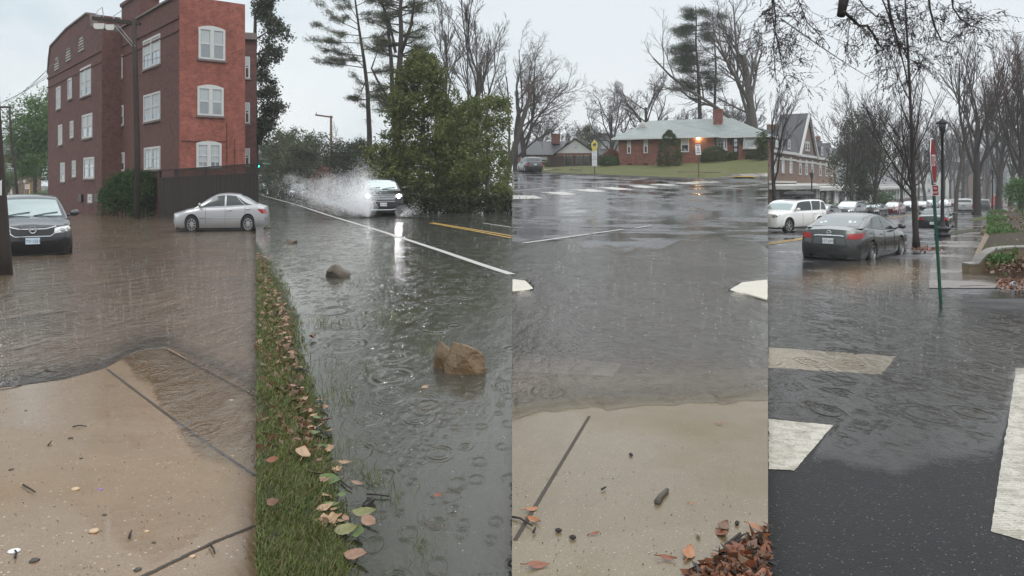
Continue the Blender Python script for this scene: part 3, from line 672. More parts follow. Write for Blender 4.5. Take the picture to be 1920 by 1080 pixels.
# grey two storey house
N = W(1122, 290, 134); g2 = empty('grey_house', (N.x, N.y, 3.3), R(4), 'grey sided two storey house partly hidden behind the ranch roof', 'building')
k = 134 / F
m = MB(); m.box((3.4, 4, 3.0), (6.8, 8, 6.0)); m.box((1.0, 3, 3.4), (2, 7, 6.8)); m.build('wall', M_siding, g2)
m = MB(); roof_poly(m, [(1.9, -.5, 5.9), (7.4, -.5, 5.9), (7.4, 4, 7.2), (1.9, 4, 7.2)], [(1.9, 8.5, 5.9), (7.4, 8.5, 5.9), (7.4, 4, 7.2), (1.9, 4, 7.2)], [(-.3, -.9, 6.8), (2.3, -.9, 6.8), (2.3, 6.8, 6.8), (-.3, 6.8, 6.8)]); m.box((3.2, -1.4, 3.2), (6.4, 2.8, .18)); rf = m.build('roof', M_greyroof, g2)
m = MB(); m.box((6.9, 3, 7.3), (1.5, .9, 1.3)); m.build('chimney', M_brickranch, rf)
for x, z in ((5.2, 3.9), (1.0, 4.2)): window(g2, (x, -.5 if x < 2 else 0, z), (1, 0, 0), (0, -1, 0), 1.3, 1.3, shade=.4)
window(g2, (3.4, 0, .8), (1, 0, 0), (0, -1, 0), 1.6, 1.6, twin=True, shade=.3)

# ---------------------------------------------------------------- row houses across the street
P0 = Vector((33.7, 105, 0)); d4 = Vector((.53, .85, 0)).normalized(); n4 = Vector((-d4.y, d4.x, 0))
def r_t(px): return along(P0, d4, Vector((0, 0, 0)), px)
def rowhouse(x0, x1, kind, label, wallm, hw):
    t0, t1 = r_t(x0), r_t(x1); w_ = t1 - t0; o = P0 + d4 * t0; zb = float(ZF(4, o.y)) + .35
    h = empty('row_house', (o.x, o.y, zb), math.atan2(d4.y, d4.x), label, 'building', 'row houses along the street')
    hw += 1.0
    m = MB(); m.box((w_ / 2, 2.8, hw / 2), (w_ - .02, 5.6, hw))
    if kind == 'gable': m.prism([(w_ * .12, hw), (w_ * .88, hw), (w_ * .5, hw + 6.4)], Matrix(((1, 0, 0, 0), (0, 0, 1, -.12), (0, 1, 0, 0), (0, 0, 0, 1))), .5)
    m.build('wall', wallm, h)
    m = MB(); m.prism([(-.3, 0), (.9, 2.9), (5.0, 2.9), (5.7, 0)], Matrix(((0, 0, 1, 0), (1, 0, 0, 0), (0, 1, 0, hw), (0, 0, 0, 1))), w_ - .02)
    if kind == 'gable':
        zt = hw + 6.7
        roof_poly(m, [(w_ * .06, -.4, hw - .1), (w_ * .5, -.4, zt), (w_ * .5, 4, zt), (w_ * .06, 4, hw - .1)], [(w_ * .94, -.4, hw - .1), (w_ * .5, -.4, zt), (w_ * .5, 4, zt), (w_ * .94, 4, hw - .1)])
    rf = m.build('roof', M_slate, h)
    if kind == 'gable':
        for sg in (-1, 1):
            m = MB(); m.tube([(w_ * (.5 + .45 * sg), -.45, hw - .15), (w_ * .5, -.45, hw + 6.6)], .22, 4); m.build('bargeboard', M_white, rf)
    m = MB(); m.box((w_ / 2, -.05, hw - .9), (w_ - .02, .14, .28)); m.box((w_ / 2, -.05, 3.9), (w_ - .02, .14, .28)); m.build('string_course', M_creamw, h)
    m = MB(); m.box((w_ * .9, 3, hw + 3.6), (1.0, 1.4, 1.6)); m.build('chimney', M_bricktan, rf)
    m = MB(); m.box((w_ / 2, -.2, hw), (w_, .5, .35)); m.build('cornice', M_creamw, h)
    if kind != 'gable':
        for q in (.25, .7):
            dm = MB(); dm.prism([(-1.1, 0), (1.1, 0), (1.1, 1.7), (0, 2.7), (-1.1, 1.7)], Matrix(((1, 0, 0, w_ * q), (0, 0, 1, -.1), (0, 1, 0, hw + .3), (0, 0, 0, 1))), 1.6); do = dm.build('dormer', M_slate, h)
            window(h, (w_ * q, -.1, hw + .55), (1, 0, 0), (0, -1, 0), 1.4, 1.5, shade=.2, fw=.2)
    else: window(h, (w_ * .5, -.14, hw + .8), (1, 0, 0), (0, -1, 0), 3.0, 1.5, twin=True, shade=.2, fw=.2)
    for q in (.2, .5, .8): window(h, (w_ * q, 0, hw - 2.9), (1, 0, 0), (0, -1, 0), 1.6, 2.1, shade=.35, fw=.2, arch=.3)
    for q in (.3, .7): window(h, (w_ * q, 0, .9), (1, 0, 0), (0, -1, 0), 1.6, 1.7, shade=.1, fw=.16)
    m = MB(); m.box((w_ / 2, -1.7, 3.15), (w_ - .1, 3.3, .5)); m.box((w_ / 2, -1.7, 3.5), (w_ - .3, 3.0, .2), taper=.9); po = m.build('porch_roof', M_creamw, h)
    m = MB(); m.box((w_ / 2, -1.6, .15), (w_ - .1, 3.2, .5)); m.build('porch_floor', M_stone, h)
    nc = max(3, int(w_ / 5.2))
    for i in range(nc):
        m = MB(); m.lathe([(.36, .4), (.36, .55), (.27, .6), (.23, 2.7), (.34, 2.8), (.34, 2.9)], Matrix.Translation((.8 + (w_ - 1.6) * i / (nc - 1), -3.0, 0)), 10); m.build('column', M_white, h, True)
    return h
rowhouse(1441, 1492, 'mansard', 'tan brick row house with dark mansard roof, at the near end of its row', M_bricktan, 7.0)
rowhouse(1492.3, 1530, 'gable', 'tan brick row house with one tall pointed front gable above its windows', M_bricktan, 7.2)
rowhouse(1530.3, 1566, 'mansard', 'tan brick row house with dormers just beyond the pointed gable house', M_bricktan, 7.2)
rowhouse(1566.3, 1612, 'mansard', 'grey row house behind the street trees, next after the tan brick ones', M_siding, 6.8)
rowhouse(1612.5, 1662, 'gable', 'pale row house far down the street behind the parked maroon car', M_siding, 6.4)
rowhouse(1662.5, 1712, 'mansard', 'farthest row house with white porch, behind the trunk of the street tree', M_siding, 6.0)
# ---------------------------------------------------------------- plants
M_bark = M_simple('grey_bark', (.085, .075, .065), .9, var=.4, scale=5, bump=.5, bscale=20, bdist=.03)
M_barkd = M_simple('dark_wet_bark', (.028, .022, .019), .8, var=.4, scale=5, bump=.5, bscale=20, bdist=.03)
M_barkp = M_simple('pine_bark', (.045, .036, .03), .9, var=.4, scale=4, bump=.5, bscale=14, bdist=.04)
M_twig = M_simple('twig_bark', (.075, .06, .055), .85, var=.3, bump=0)
M_twigd = M_simple('dark_twig_bark', (.035, .027, .026), .85, var=.3, bump=0)
M_green = M_leaf('summer_leaf', (.045, .105, .03), (.11, .20, .06))
M_shrub = M_leaf('hedge_leaf', (.022, .055, .014), (.06, .12, .03))
M_magn = M_leaf('evergreen_leaf', (.03, .054, .013), (.175, .19, .05))
M_yew = M_leaf('olive_evergreen_leaf', (.05, .08, .02), (.17, .19, .055))
M_far = M_leaf('far_evergreen_leaf', (.045, .065, .03), (.11, .13, .06))
M_oak = M_leaf('dark_oak_leaf', (.012, .022, .006), (.05, .065, .02))
M_needle = M_leaf('pine_needle', (.045, .06, .028), (.13, .14, .07))
M_needled = M_leaf('dark_pine_needle', (.018, .032, .014), (.06, .085, .03))
M_rust = M_leaf('rust_leaf', (.10, .035, .018), (.22, .08, .04))
M_box = M_leaf('clipped_leaf', (.025, .05, .012), (.075, .105, .03))
M_blade = M_leaf('grass_blade', (.05, .078, .018), (.185, .215, .07), .5, .3)

def prj(v): return 960 + F * v[0] / max(v[1], .01), HZ - F * (v[2] - EYE) / max(v[1], .01)
def rhomb(c, size, rng, aspect=.45, jit=.35, axis=None, spread=1.0):
    """n leaf-shaped quads about centres c; axis = preferred direction of the long side"""
    n = len(c); a = rng.normal(size=(n, 3))
    if axis is not None: a = a * spread + axis
    a /= np.linalg.norm(a, axis=1)[:, None] + 1e-9
    bb = rng.normal(size=(n, 3)); bb -= a * (a * bb).sum(1)[:, None]; bb /= np.linalg.norm(bb, axis=1)[:, None] + 1e-9
    l = (size * (1 + jit * rng.uniform(-1, 1, n)))[:, None]
    return np.stack([c - a * l * .5, c + bb * l * aspect * .5 - a * l * .08, c + a * l * .5, c - bb * l * aspect * .5 - a * l * .08], 1)
def inpx(c, loc, lim, soft=5, rng=None):
    w = c + np.array(loc)[None]; px = 960 + F * w[:, 0] / np.maximum(w[:, 1], .1)
    j = 0 if rng is None else rng.normal(0, soft, len(c))
    return (px + j > lim[0]) & (px + j < lim[1])
def cloud(rng, shape, nclump, nper, sig):
    """clump centres from shape(rng, n), leaves scattered round each"""
    cc = shape(rng, nclump); s = sig * rng.uniform(.6, 1.35, nclump)
    return (cc[:, None] + rng.normal(size=(nclump, nper, 3)) * s[:, None, None] * np.array([1, 1, .75])).reshape(-1, 3)
def egg(rx, rz, z0, pw=.55, low=.0, taper=0.0):
    def f(rng, n):
        d = rng.normal(size=(n, 3)); d /= np.linalg.norm(d, axis=1)[:, None]
        r = rng.uniform(0, 1, n) ** pw; q = d * r[:, None]
        k = 1 - taper * (q[:, 2] + 1) / 2
        k = k * (1 + .18 * np.sin(3 * np.arctan2(q[:, 1], q[:, 0]) + q[:, 2] * 4))
        return np.stack([q[:, 0] * rx * k, q[:, 1] * rx * k, z0 + q[:, 2] * rz], 1)
    return f
def cone(r, h, z0, pw=.6, p=.8):
    def f(rng, n):
        u = rng.uniform(0, 1, n) ** 1.3; a = rng.uniform(0, 2 * np.pi, n); rr = r * (1 - u) ** p * rng.uniform(.25, 1, n) ** pw
        rr = rr * (1 + .2 * np.sin(2 * a + 9 * u))
        return np.stack([rr * np.cos(a), rr * np.sin(a), z0 + u * h], 1)
    return f
def limbs(mb, rng, H, r0, n=6, spread=.5, z0=.25):
    pts = [Vector((0, 0, -.3))]; x = y = 0
    for i in range(1, 7):
        x += rng.uniform(-.05, .05) * H * .1; y += rng.uniform(-.05, .05) * H * .1; pts.append(Vector((x, y, H * i / 6)))
    mb.tube(pts, [r0 * (1.15, .95, .8, .65, .45, .3, .1)[i] for i in range(7)], 8)
    for k in range(n):
        z = H * (z0 + (.85 - z0) * k / n); a = rng.uniform(0, 6.28); L = H * spread * (1 - z / H * .7) * rng.uniform(.6, 1)
        p0 = Vector((x * z / H, y * z / H, z)); mb.tube([p0, p0 + Vector((math.cos(a) * L * .5, math.sin(a) * L * .5, L * .28)), p0 + Vector((math.cos(a) * L, math.sin(a) * L, L * .4))], [r0 * .4, r0 * .25, r0 * .08], 5)
def leafy(name, loc, label, H, shape, nclump, nper, sig, lsize, leafm, group=None, r0=.18, seed=1, barkm=None, lim=None, cat='tree', aspect=.5, nl=6, spread=.3, z0=.25):
    rng = np.random.default_rng(seed)
    t = empty(name, loc, 0, label, cat, group)
    c = cloud(rng, shape, nclump, nper, sig); c = c[c[:, 2] > .02]
    if lim: c = c[inpx(c, loc, lim, 3, rng)]
    mb = MB(); limbs(mb, rng, H, r0, nl, spread, z0); mb.build('trunk' if cat == 'tree' else 'stem', barkm or M_bark, t, True)
    quads_obj('crown' if cat == 'tree' else 'foliage', rhomb(c, lsize, rng, aspect), leafm, t)
    return t
def bare_parts(seed, H, r0, trunk=.3, ang=38, up=.12, wob=.14, kids=(7, 6, 6, 5), lens=(.62, .6, .55, .5), rmin=.012, lean=(0, 0), lim=None, loc=(0, 0, 0), thick=3, bud=0, start=.4, droop=0.0):
    rnd = random.Random(seed); T = MB(); C = MB(); buds = []
    def grow(p, d, L, r, lv):
        ns = 5 if lv < 2 else (4 if lv == 2 else 3); pts = [p]; rad = [r]; dd = d.copy(); q = p.copy(); dirs = [d]
        rend = max(rmin * .5, r * (.35 if lv else .5))
        for i in range(ns):
            w_ = wob * (1 if lv else .45)
            dd = (dd + Vector((rnd.gauss(0, w_), rnd.gauss(0, w_), rnd.gauss(0, w_) + (up if lv else .05) - (droop * lv if lv > 1 else 0)))).normalized()
            q = q + dd * (L / ns); pts.append(q); rad.append(r + (rend - r) * (i + 1) / ns); dirs.append(dd)
        if lim:
            x = prj(q + Vector(loc))[0] + rnd.gauss(0, 4)
            if lv > 0 and not (lim[0] < x < lim[1]): return
        (T if lv < thick else C).tube(pts, rad, (8, 6, 5, 4, 3, 3)[min(lv, 5)] if lv < thick else 3, cap=False)
        if bud and lv >= len(kids) - 1: buds.extend([pts[-1], (pts[-1] + pts[-2]) / 2])
        if lv >= len(kids): return
        n = kids[lv]
        for k in range(n):
            f = start + (1 - start) * (k + rnd.uniform(.2, .9)) / n if lv == 0 else .25 + .75 * (k + rnd.random()) / n
            f = min(f, .99); i = int(f * ns); u = f * ns - i; o_ = pts[i].lerp(pts[min(i + 1, ns)], u); base = dirs[min(i + 1, ns)]
            az = rnd.uniform(0, 6.283) if lv else k * 2.4 + rnd.uniform(-.5, .5)
            x_ = base.orthogonal().normalized(); y_ = base.cross(x_); a = R(rnd.gauss(ang, 9))
            cd = (base * math.cos(a) + (x_ * math.cos(az) + y_ * math.sin(az)) * math.sin(a)).normalized()
            l = lens[lv] * L * rnd.uniform(.7, 1.15) * (1.1 - .45 * f if lv else 1.15 - .4 * f)
            if lv == 0: l = H * (1 - trunk * .6) * lens[0] * rnd.uniform(.75, 1.1) * (1.15 - .55 * f)
            grow(o_, cd, l, max(rmin, (r + (rend - r) * f) * (.62 if lv else .5)), lv + 1)
    grow(Vector((0, 0, -.3)), Vector((lean[0], lean[1], 1)).normalized(), H * (trunk + .45 if start < .9 else trunk), r0, 0)
    return T, C, buds
def bare(name, loc, label, group=None, mats=None, seed=1, yaw=0, leafn=0, leafm=None, **k):
    mats = mats or (M_bark, M_twig)
    if k.get('lim'): k['loc'] = tuple(loc)
    T, C, buds = bare_parts(seed, **k)
    t = empty(name, loc, yaw, label, 'tree', group)
    T.build('trunk', mats[0], t, True); cr = C.build('crown', mats[1], t)
    if buds:
        rng = np.random.default_rng(seed); c = np.array([tuple(x) for x in buds]); quads_obj('buds', rhomb(c, k['bud'], rng, .5), mats[1], cr)
    if leafn:
        rng = np.random.default_rng(seed); vs = np.array(C.v); c = vs[rng.integers(0, len(vs), leafn)] + rng.normal(0, .12, (leafn, 3)); quads_obj('withered_leaves', rhomb(c, .16, rng, .6), leafm, cr)
    return t
def at(px, py, Y, dz=0): v = W(px, py, Y); v.z += dz; return v
def gY(p, px, Y, dz=0.0): return Vector(((px - 960) / F * Y, Y, float(ZF(p, Y)) + dz))

# ---- first street
leafy('leafy_tree', gY(1, 66, 92), 'tall leafy green tree left of the dark brick apartment house', 12.5, egg(3.1, 5.2, 7.2, .45), 150, 110, .55, .30, M_green, r0=.22, seed=3, lim=(-500, 101))
leafy('leafy_tree', gY(1, 98, 100), 'green tree half hidden behind the far corner of the brick apartment house', 15, egg(2.4, 5.5, 9, .5), 100, 90, .6, .30, M_green, r0=.2, seed=4)
leafy('leafy_tree', gY(1, 14, 98), 'small light green tree in front of the tan porch house', 4.6, egg(1.5, 1.7, 3.0, .5), 50, 70, .3, .16, M_green, r0=.08, seed=5)
leafy('shrub', gY(1, 86, 84), 'low green shrub at the foot of the far brick wall corner', 1.6, egg(1.2, .9, .8, .5), 40, 60, .25, .13, M_green, r0=.04, seed=6, cat='shrub')
rngb = np.random.default_rng(8)
def hedge_shape(rng, n):
    x = rng.uniform(-1, 1, n); u = rng.uniform(0, 1, n) ** .55; top = 2.75 * np.interp(x, [-1, -.75, -.3, .25, .8, 1], [.5, .78, .93, 1.02, 1.0, .9])
    y = rng.uniform(-1, 1, n) * .85 * np.sqrt(1 - u ** 6 * .7); return np.stack([x * 1.85, y, u * top], 1)
hb = empty('hedge_bush', gY(1, 244, 50.5), R(-22), 'broad dark green bush against the brick wall beside the utility pole', 'bush')
quads_obj('foliage', rhomb(cloud(rngb, hedge_shape, 430, 60, .19), .13, rngb, .5), M_shrub, hb)
mb = MB()
for k in range(9): mb.tube([(-1.4 + k * .35, 0, -.2), (-1.5 + k * .37, rngb.uniform(-.2, .2), 1.0), (-1.6 + k * .4, rngb.uniform(-.5, .5), 2.0)], [.05, .035, .015], 5)
mb.build('stem', M_barkd, hb)
for px, py, s_, lb in ((276, 406, .5, 'bright green weed growing at the foot of the utility pole'), (291, 402, .42, 'small green weed by the fence corner, right of the sign post')):
    leafy('weed', G(1, px, py) + Vector((0, 0, .15)), lb, s_, egg(s_ * .8, s_ * .6, s_ * .6, .5), 26, 26, .09, .11, M_green, r0=.015, seed=int(px), cat='weed')

# ---- second street: the dark oak behind the brick neighbour, its boughs reaching out to the right
def oak_shape(rng, n):
    y = rng.uniform(-30, 268, n); w_ = np.interp(y, [-30, 20, 60, 100, 125, 150, 200, 240, 268], [48, 24, 70, 52, 16, 36, 52, 28, 10]) * rng.uniform(.15, 1, n) ** .7
    k = 70 / F; return np.stack([(474 + w_ - 474) * k, rng.uniform(-1.2, 1.2, n), (HZ - y) * k + EYE], 1)
oloc = Vector(((474 - 960) / F * 70, 70, 0)); ot = empty('oak_tree', oloc, 0, 'dark leafed tree reaching out behind the brick neighbour at the pale gap of sky', 'tree'); rngo = np.random.default_rng(12)
oc = cloud(rngo, oak_shape, 260, 55, .28); oc = oc[inpx(oc, oloc, (470, 560), 2, rngo)]; quads_obj('crown', rhomb(oc, .24, rngo, .5), M_oak, ot)
mb = MB(); k = 70 / F; mb.tube([(0, .5, -.5), (.05, .5, 5), (-.05, .5, 10), (.1, .4, 17)], [.35, .3, .25, .12], 8)
for y0, dx, dy in ((90, 48, 18), (60, 52, 14), (215, 40, -6), (170, 34, 10), (20, 14, -20)):
    z = (HZ - y0) * k + EYE; mb.tube([(0, .5, z - .6), (dx * k * .5, .1, z), (dx * k, 0, z + (-dy) * k * .4)], [.1, .06, .02], 5)
mb.build('trunk', M_barkd, ot, True)
# the pines
def pine(name, loc, label, path, branches, seed, needle, dens=170, nl=.34, ns=.34, group=None, lim=None, sig=.22, barkm=None, trunk_r=.28, twigs=5):
    """trunk path (local x, z) and branches (height fraction, dx, dz): boughs carrying sprays of needles"""
    rng = np.random.default_rng(seed); t = empty(name, loc, 0, label, 'tree', group); mb = MB(); C = []; A_ = []
    pz_ = [z for x, z in path]; zz_ = np.linspace(pz_[0], pz_[-1], 24); P = [Vector((float(np.interp(z, pz_, [x for x, _ in path])), .12 * math.sin(z * .35 + seed), z)) for z in zz_]; n = len(P)
    mb.tube(P, [trunk_r * (1.1 - .95 * i / (n - 1)) for i in range(n)], 8)
    for f, dx, dz, ln in branches:
        i = min(int(f * (n - 1)), n - 2); o_ = P[i].lerp(P[i + 1], f * (n - 1) - i); yy = rng.uniform(-.55, .55) * math.hypot(dx, dz)
        e = o_ + Vector((dx, yy, dz)); mid = o_.lerp(e, .5) + Vector((0, 0, -abs(dz) * .18 + rng.uniform(-.1, .1)))
        r = trunk_r * .28 * (1 - f * .6); mb.tube([o_, mid, e], [r, r * .65, r * .2], 5)
        for k in range(int(twigs * ln)):
            u = rng.uniform(.3, 1); b0 = (o_.lerp(mid, u * 2) if u < .5 else mid.lerp(e, u * 2 - 1)); a = rng.uniform(-1, 1); L = rng.uniform(.3, .9) * .28 * math.hypot(dx, dz) * (1.25 - u * .6)
            td = Vector((math.copysign(1, dx or 1) * .8, a * 1.2, rng.uniform(-.1, .55))).normalized(); b1 = b0 + td * L
            mb.tube([b0, b1], [r * .25 + .008, .008], 3, cap=False)
            m_ = max(6, int(dens * L / 1.0)); q = rng.uniform(.15, 1.05, m_)[:, None]
            C.append(np.array(b0)[None] * (1 - q) + np.array(b1)[None] * q + rng.normal(0, sig, (m_, 3)) * np.array([1, 1, .6])); A_.append(np.repeat((np.array(td) + np.array([0, 0, .5]))[None], m_, 0))
    c = np.concatenate(C); a = np.concatenate(A_)
    if lim: kk = inpx(c, loc, lim, 3, rng); c, a = c[kk], a[kk]
    mb.build('trunk', barkm or M_barkp, t, True); quads_obj('crown', rhomb(c, nl, rng, .10, .3, a, .8), needle, t); return t
s7 = 72 / F; rp = random.Random(5)
def pxp(base, pts, s): return [((x - base[0]) * s, (base[1] - y) * s) for x, y in pts]
b0 = (694, 384)
brs = []
for y0, x1, y1 in ((190, 640, 185), (150, 655, 190), (118, 610, 118), (130, 585, 118), (108, 583, 90), (84, 577, 85), (70, 578, 38), (60, 600, 10), (50, 615, -15), (40, 640, -40), (30, 700, 30), (95, 716, 95), (75, 730, 60), (15, 725, -10), (165, 652, 140), (205, 668, 195), (175, 715, 170), (140, 722, 140), (5, 660, -50), (40, 745, 20), (225, 680, 232), (130, 640, 75)):
    f = (384 - y0) / (384 + 60); xt = 694 + (661 - 694) * f; brs.append((f, (x1 - xt) * s7, (y0 - y1) * s7, 1.7))
pine('pine_tree', gY(2, 694, 72, .0), 'leaning tall pine with long open boughs against pale sky', pxp(b0, [(694, 388), (694, 330), (693, 250), (689, 170), (682, 115), (673, 60), (665, 0), (658, -60)], s7), brs, 21, M_needle, dens=150, nl=.32, twigs=7)
b0 = (748, 384); brs = []
for k in range(64):
    y0 = rp.uniform(-50, 215); sd = rp.choice((-1, -1, 1)); L = rp.uniform(25, 70) * (1.0 if y0 < 120 else .7); f = (384 - y0) / 450; brs.append((f, sd * L * s7, (rp.uniform(-12, 26)) * s7, 1.2))
pt2 = pine('pine_tree', gY(2, 748, 70), 'dark forked pine with thick trunk standing behind the evergreen', pxp(b0, [(745, 388), (745, 300), (743, 200), (750, 120), (752, 70), (750, 30), (755, -10), (752, -66)], s7), brs, 22, M_needle, dens=170, nl=.34, trunk_r=.46, twigs=5, sig=.3)
mb = MB()
for pts, r in (([(740, 260), (736, 190), (733, 120), (727, 60), (715, 10), (712, -40)], .26), ([(742, 210), (726, 190), (708, 160), (697, 138), (702, 122), (708, 105)], .15), ([(742, 110), (732, 60), (722, 30), (700, 0)], .14), ([(752, 110), (770, 60), (775, 20), (772, -50)], .2)):
    q = [Vector((x, .1 * i, z)) for i, (x, z) in enumerate(pxp(b0, pts, s7))]; mb.tube(q, [r * (1 - .75 * i / (len(q) - 1)) for i in range(len(q))], 6)
mb.build('fork', M_barkp, pt2, True)
# evergreens along the far kerb
def mag_shape(rng, n):
    u = rng.uniform(0, 1, n) ** 1.15; a = rng.uniform(0, 2 * np.pi, n)
    w_ = np.interp(u, [0, .08, .25, .4, .55, .75, .9, 1], [2.9, 3.5, 3.7, 2.9, 2.5, 1.75, 1.1, .35]); w_ = w_ * (1 + .16 * np.sin(3 * a + 12 * u)) * rng.uniform(.2, 1, n) ** .45
    return np.stack([w_ * np.cos(a), w_ * np.sin(a), .2 + u * 9.7], 1)
leafy('magnolia_tree', gY(2, 792, 51), 'big glossy evergreen with broad conical crown beside the flooded road', 9, mag_shape, 420, 100, .27, .23, M_magn, r0=.22, seed=31, aspect=.42)
def holly_shape(rng, n):
    u = rng.uniform(0, 1, n); a = rng.uniform(0, 2 * np.pi, n); w_ = np.interp(u, [0, .3, .6, .85, 1], [3.0, 3.8, 3.6, 2.6, 1.1]) * (1 + .14 * np.sin(4 * a + 7 * u)) * rng.uniform(.2, 1, n) ** .45
    return np.stack([w_ * np.cos(a), w_ * np.sin(a), .3 + u * 6.6], 1)
leafy('yew_tree', gY(2, 914, 50), 'olive green dense evergreen bordering the right part of the flooded road', 6, holly_shape, 360, 95, .24, .17, M_yew, r0=.16, seed=32, lim=(700, 958))
leafy('yew_tree', gY(2, 858, 54), 'dark evergreen filling the gap between the two big roadside evergreens', 6, egg(2.0, 3.0, 3.4, .5), 230, 56, .3, .18, M_magn, r0=.14, seed=33)
leafy('yew_tree', gY(2, 730, 66), 'shadowy low evergreen directly behind the splashing car', 5, egg(2.6, 2.4, 2.6, .5), 220, 56, .35, .2, M_oak, r0=.14, seed=34)
def low_shape(rng, n): return np.stack([rng.uniform(-4.4, 4.4, n), rng.uniform(-.5, .5, n), rng.uniform(.05, 1.0, n) ** 1.2], 1)
hd = empty('hedge', gY(2, 862, 46), R(9), 'dark low hedge edging the road under the big evergreens', 'hedge'); rngh = np.random.default_rng(35)
c = cloud(rngh, low_shape, 260, 46, .16); c = c[c[:, 2] > 0]
mb = MB(); mb.v = []; [mb.tube([(x, 0, -.2), (x + .1, .05, .9)], .02, 4) for x in np.linspace(-4.2, 4.2, 22)]; mb.build('stem', M_barkd, hd)
wq = c @ np.array([[math.cos(R(9)), math.sin(R(9)), 0], [-math.sin(R(9)), math.cos(R(9)), 0], [0, 0, 1]]); c = c[inpx(wq, hd.location, (600, 958), 2, rngh)]
quads_obj('foliage', rhomb(c, .15, rngh, .5), M_oak, hd)
# bare trees on the right of the second street
bare('bare_tree', gY(2, 876, 64), 'bare grey tree with fanned limbs rising above the olive evergreen', seed=41, H=15, r0=.3, trunk=.28, ang=24, up=.07, kids=(10, 7, 7, 6), lens=(.85, .5, .5, .45), rmin=.014, lean=(.1, 0), lim=(820, 956), wob=.12, start=.25)
bare('bare_tree', gY(2, 935, 66), 'bare leaning tree, rightmost in the flooded lawn scene, above the hedge', seed=42, H=14, r0=.3, trunk=.25, ang=30, up=.05, kids=(11, 7, 7, 6), lens=(.85, .5, .5, .45), rmin=.014, lean=(.25, 0), lim=(850, 956), start=.25)
bare('bare_tree', gY(2, 815, 76), 'thin bare tree between the forked pine and the grey fanned tree', seed=43, H=19, r0=.22, trunk=.4, ang=22, up=.1, kids=(10, 7, 6, 5), lens=(.5, .5, .5, .45), rmin=.014)
# trees at the end of the second street
for i, (px, Y, H, rx, m_, lb) in enumerate(((532, 108, 9.6, 3.2, M_far, 'pale hazy evergreen at the end of the road, left of the crossarm pole'), (578, 100, 8.6, 3.3, M_far, 'olive round tree behind the bare wooden crossarm pole'), (648, 96, 7.0, 3.2, M_oak, 'dark spreading evergreen under the leaning pine'),
                                          (506, 126, 8.0, 3.0, M_oak, 'dark far tree behind the green traffic light'), (615, 112, 6.0, 4.0, M_oak, 'dark far evergreen behind the russet bush'), (552, 124, 6.5, 4, M_oak, 'dark far evergreen behind the spray cloud and parked car'))):
    leafy('roadside_tree', gY(2, px, Y), lb, H * .9, egg(rx, H * .52, H * .52, .5), 190, 60, .42, .30, m_, 'trees at the end of the flooded road', r0=.2, seed=50 + i, lim=(480, 958))
bare('bare_tree', gY(2, 632, 118), 'small bare tree beside the wooden crossarm pole', seed=44, H=10, r0=.14, trunk=.3, ang=30, kids=(8, 6, 5), lens=(.6, .5, .5), rmin=.02)
leafy('russet_bush', gY(2, 605, 90), 'russet brown bush under the dark trees beyond the spray', 3.4, egg(1.5, 1.9, 1.9, .5), 80, 50, .25, .12, M_rust, r0=.05, seed=58, cat='bush')
leafy('roadside_tree', gY(2, 678, 78), 'small fringed pine sapling at the foot of the leaning pine', 5, cone(1.9, 5.5, .4), 110, 50, .3, .24, M_needled, 'trees at the end of the flooded road', r0=.1, seed=59, aspect=.2)

# ---- third street
def g3(px, Y, dz=0): return Vector(((px - 960) / F * Y, Y, 3.7 + dz))
bare('bare_tree', g3(985, 112), 'dense dark bare tree at the left above the white gabled house', seed=61, mats=(M_barkd, M_twigd), H=17, r0=.42, trunk=.22, ang=42, up=.06, kids=(13, 8, 8, 6), lens=(.8, .55, .55, .5), rmin=.016, lim=(963, 1150), start=.2)
bare('bare_tree', g3(966, 106), 'bare tree with rusty withered leaves low down, left end of the hill street', seed=62, mats=(M_barkd, M_twigd), H=13, r0=.35, trunk=.2, ang=45, up=.04, kids=(10, 8, 7, 6), lens=(.8, .55, .55, .5), rmin=.018, lim=(962, 1120), start=.15, leafn=1500, leafm=M_rust)
bare('bare_tree', g3(1150, 128), 'bare spreading tree over the grey two storey house', seed=63, mats=(M_barkd, M_twig), H=12.5, r0=.36, trunk=.2, ang=42, up=.07, kids=(10, 7, 7, 6), lens=(.85, .5, .5, .5), rmin=.018, start=.3)
bare('bare_tree', g3(1219, 122), 'rounded bare tree behind the left end of the ranch roof', seed=64, mats=(M_barkd, M_twig), H=14.5, r0=.38, trunk=.25, ang=38, up=.1, kids=(10, 7, 7, 6), lens=(.72, .5, .5, .5), rmin=.018, start=.35)
bare('bare_tree', g3(1418, 104), 'huge bare tree at the right end of the ranch house', seed=65, mats=(M_bark, M_twigd), H=22, r0=.7, trunk=.24, ang=38, up=.09, kids=(12, 8, 8, 6), lens=(.85, .5, .5, .5), rmin=.015, lim=(1200, 1438), start=.2)
bare('bare_tree', g3(1262, 136), 'low bare tree seen behind the ranch roof between the pines and round tree', seed=66, mats=(M_barkd, M_twigd), H=9, r0=.25, trunk=.2, ang=44, kids=(10, 7, 7, 5), lens=(.8, .5, .5, .5), rmin=.02, start=.25)
bare('bare_tree', g3(1375, 128), 'dark twiggy tree behind the brick chimney of the ranch house', seed=67, mats=(M_barkd, M_twigd), H=11, r0=.3, trunk=.2, ang=44, kids=(11, 8, 7, 5), lens=(.8, .5, .5, .5), rmin=.02, start=.25, lim=(1200, 1438))
bare('bare_tree', g3(1100, 142), 'small faint bare tree over the fence between the two left houses', seed=68, mats=(M_barkd, M_twig), H=8, r0=.2, trunk=.2, ang=44, kids=(8, 6, 6, 4), lens=(.8, .5, .5, .5), rmin=.02, start=.25)
s9 = 108 / F
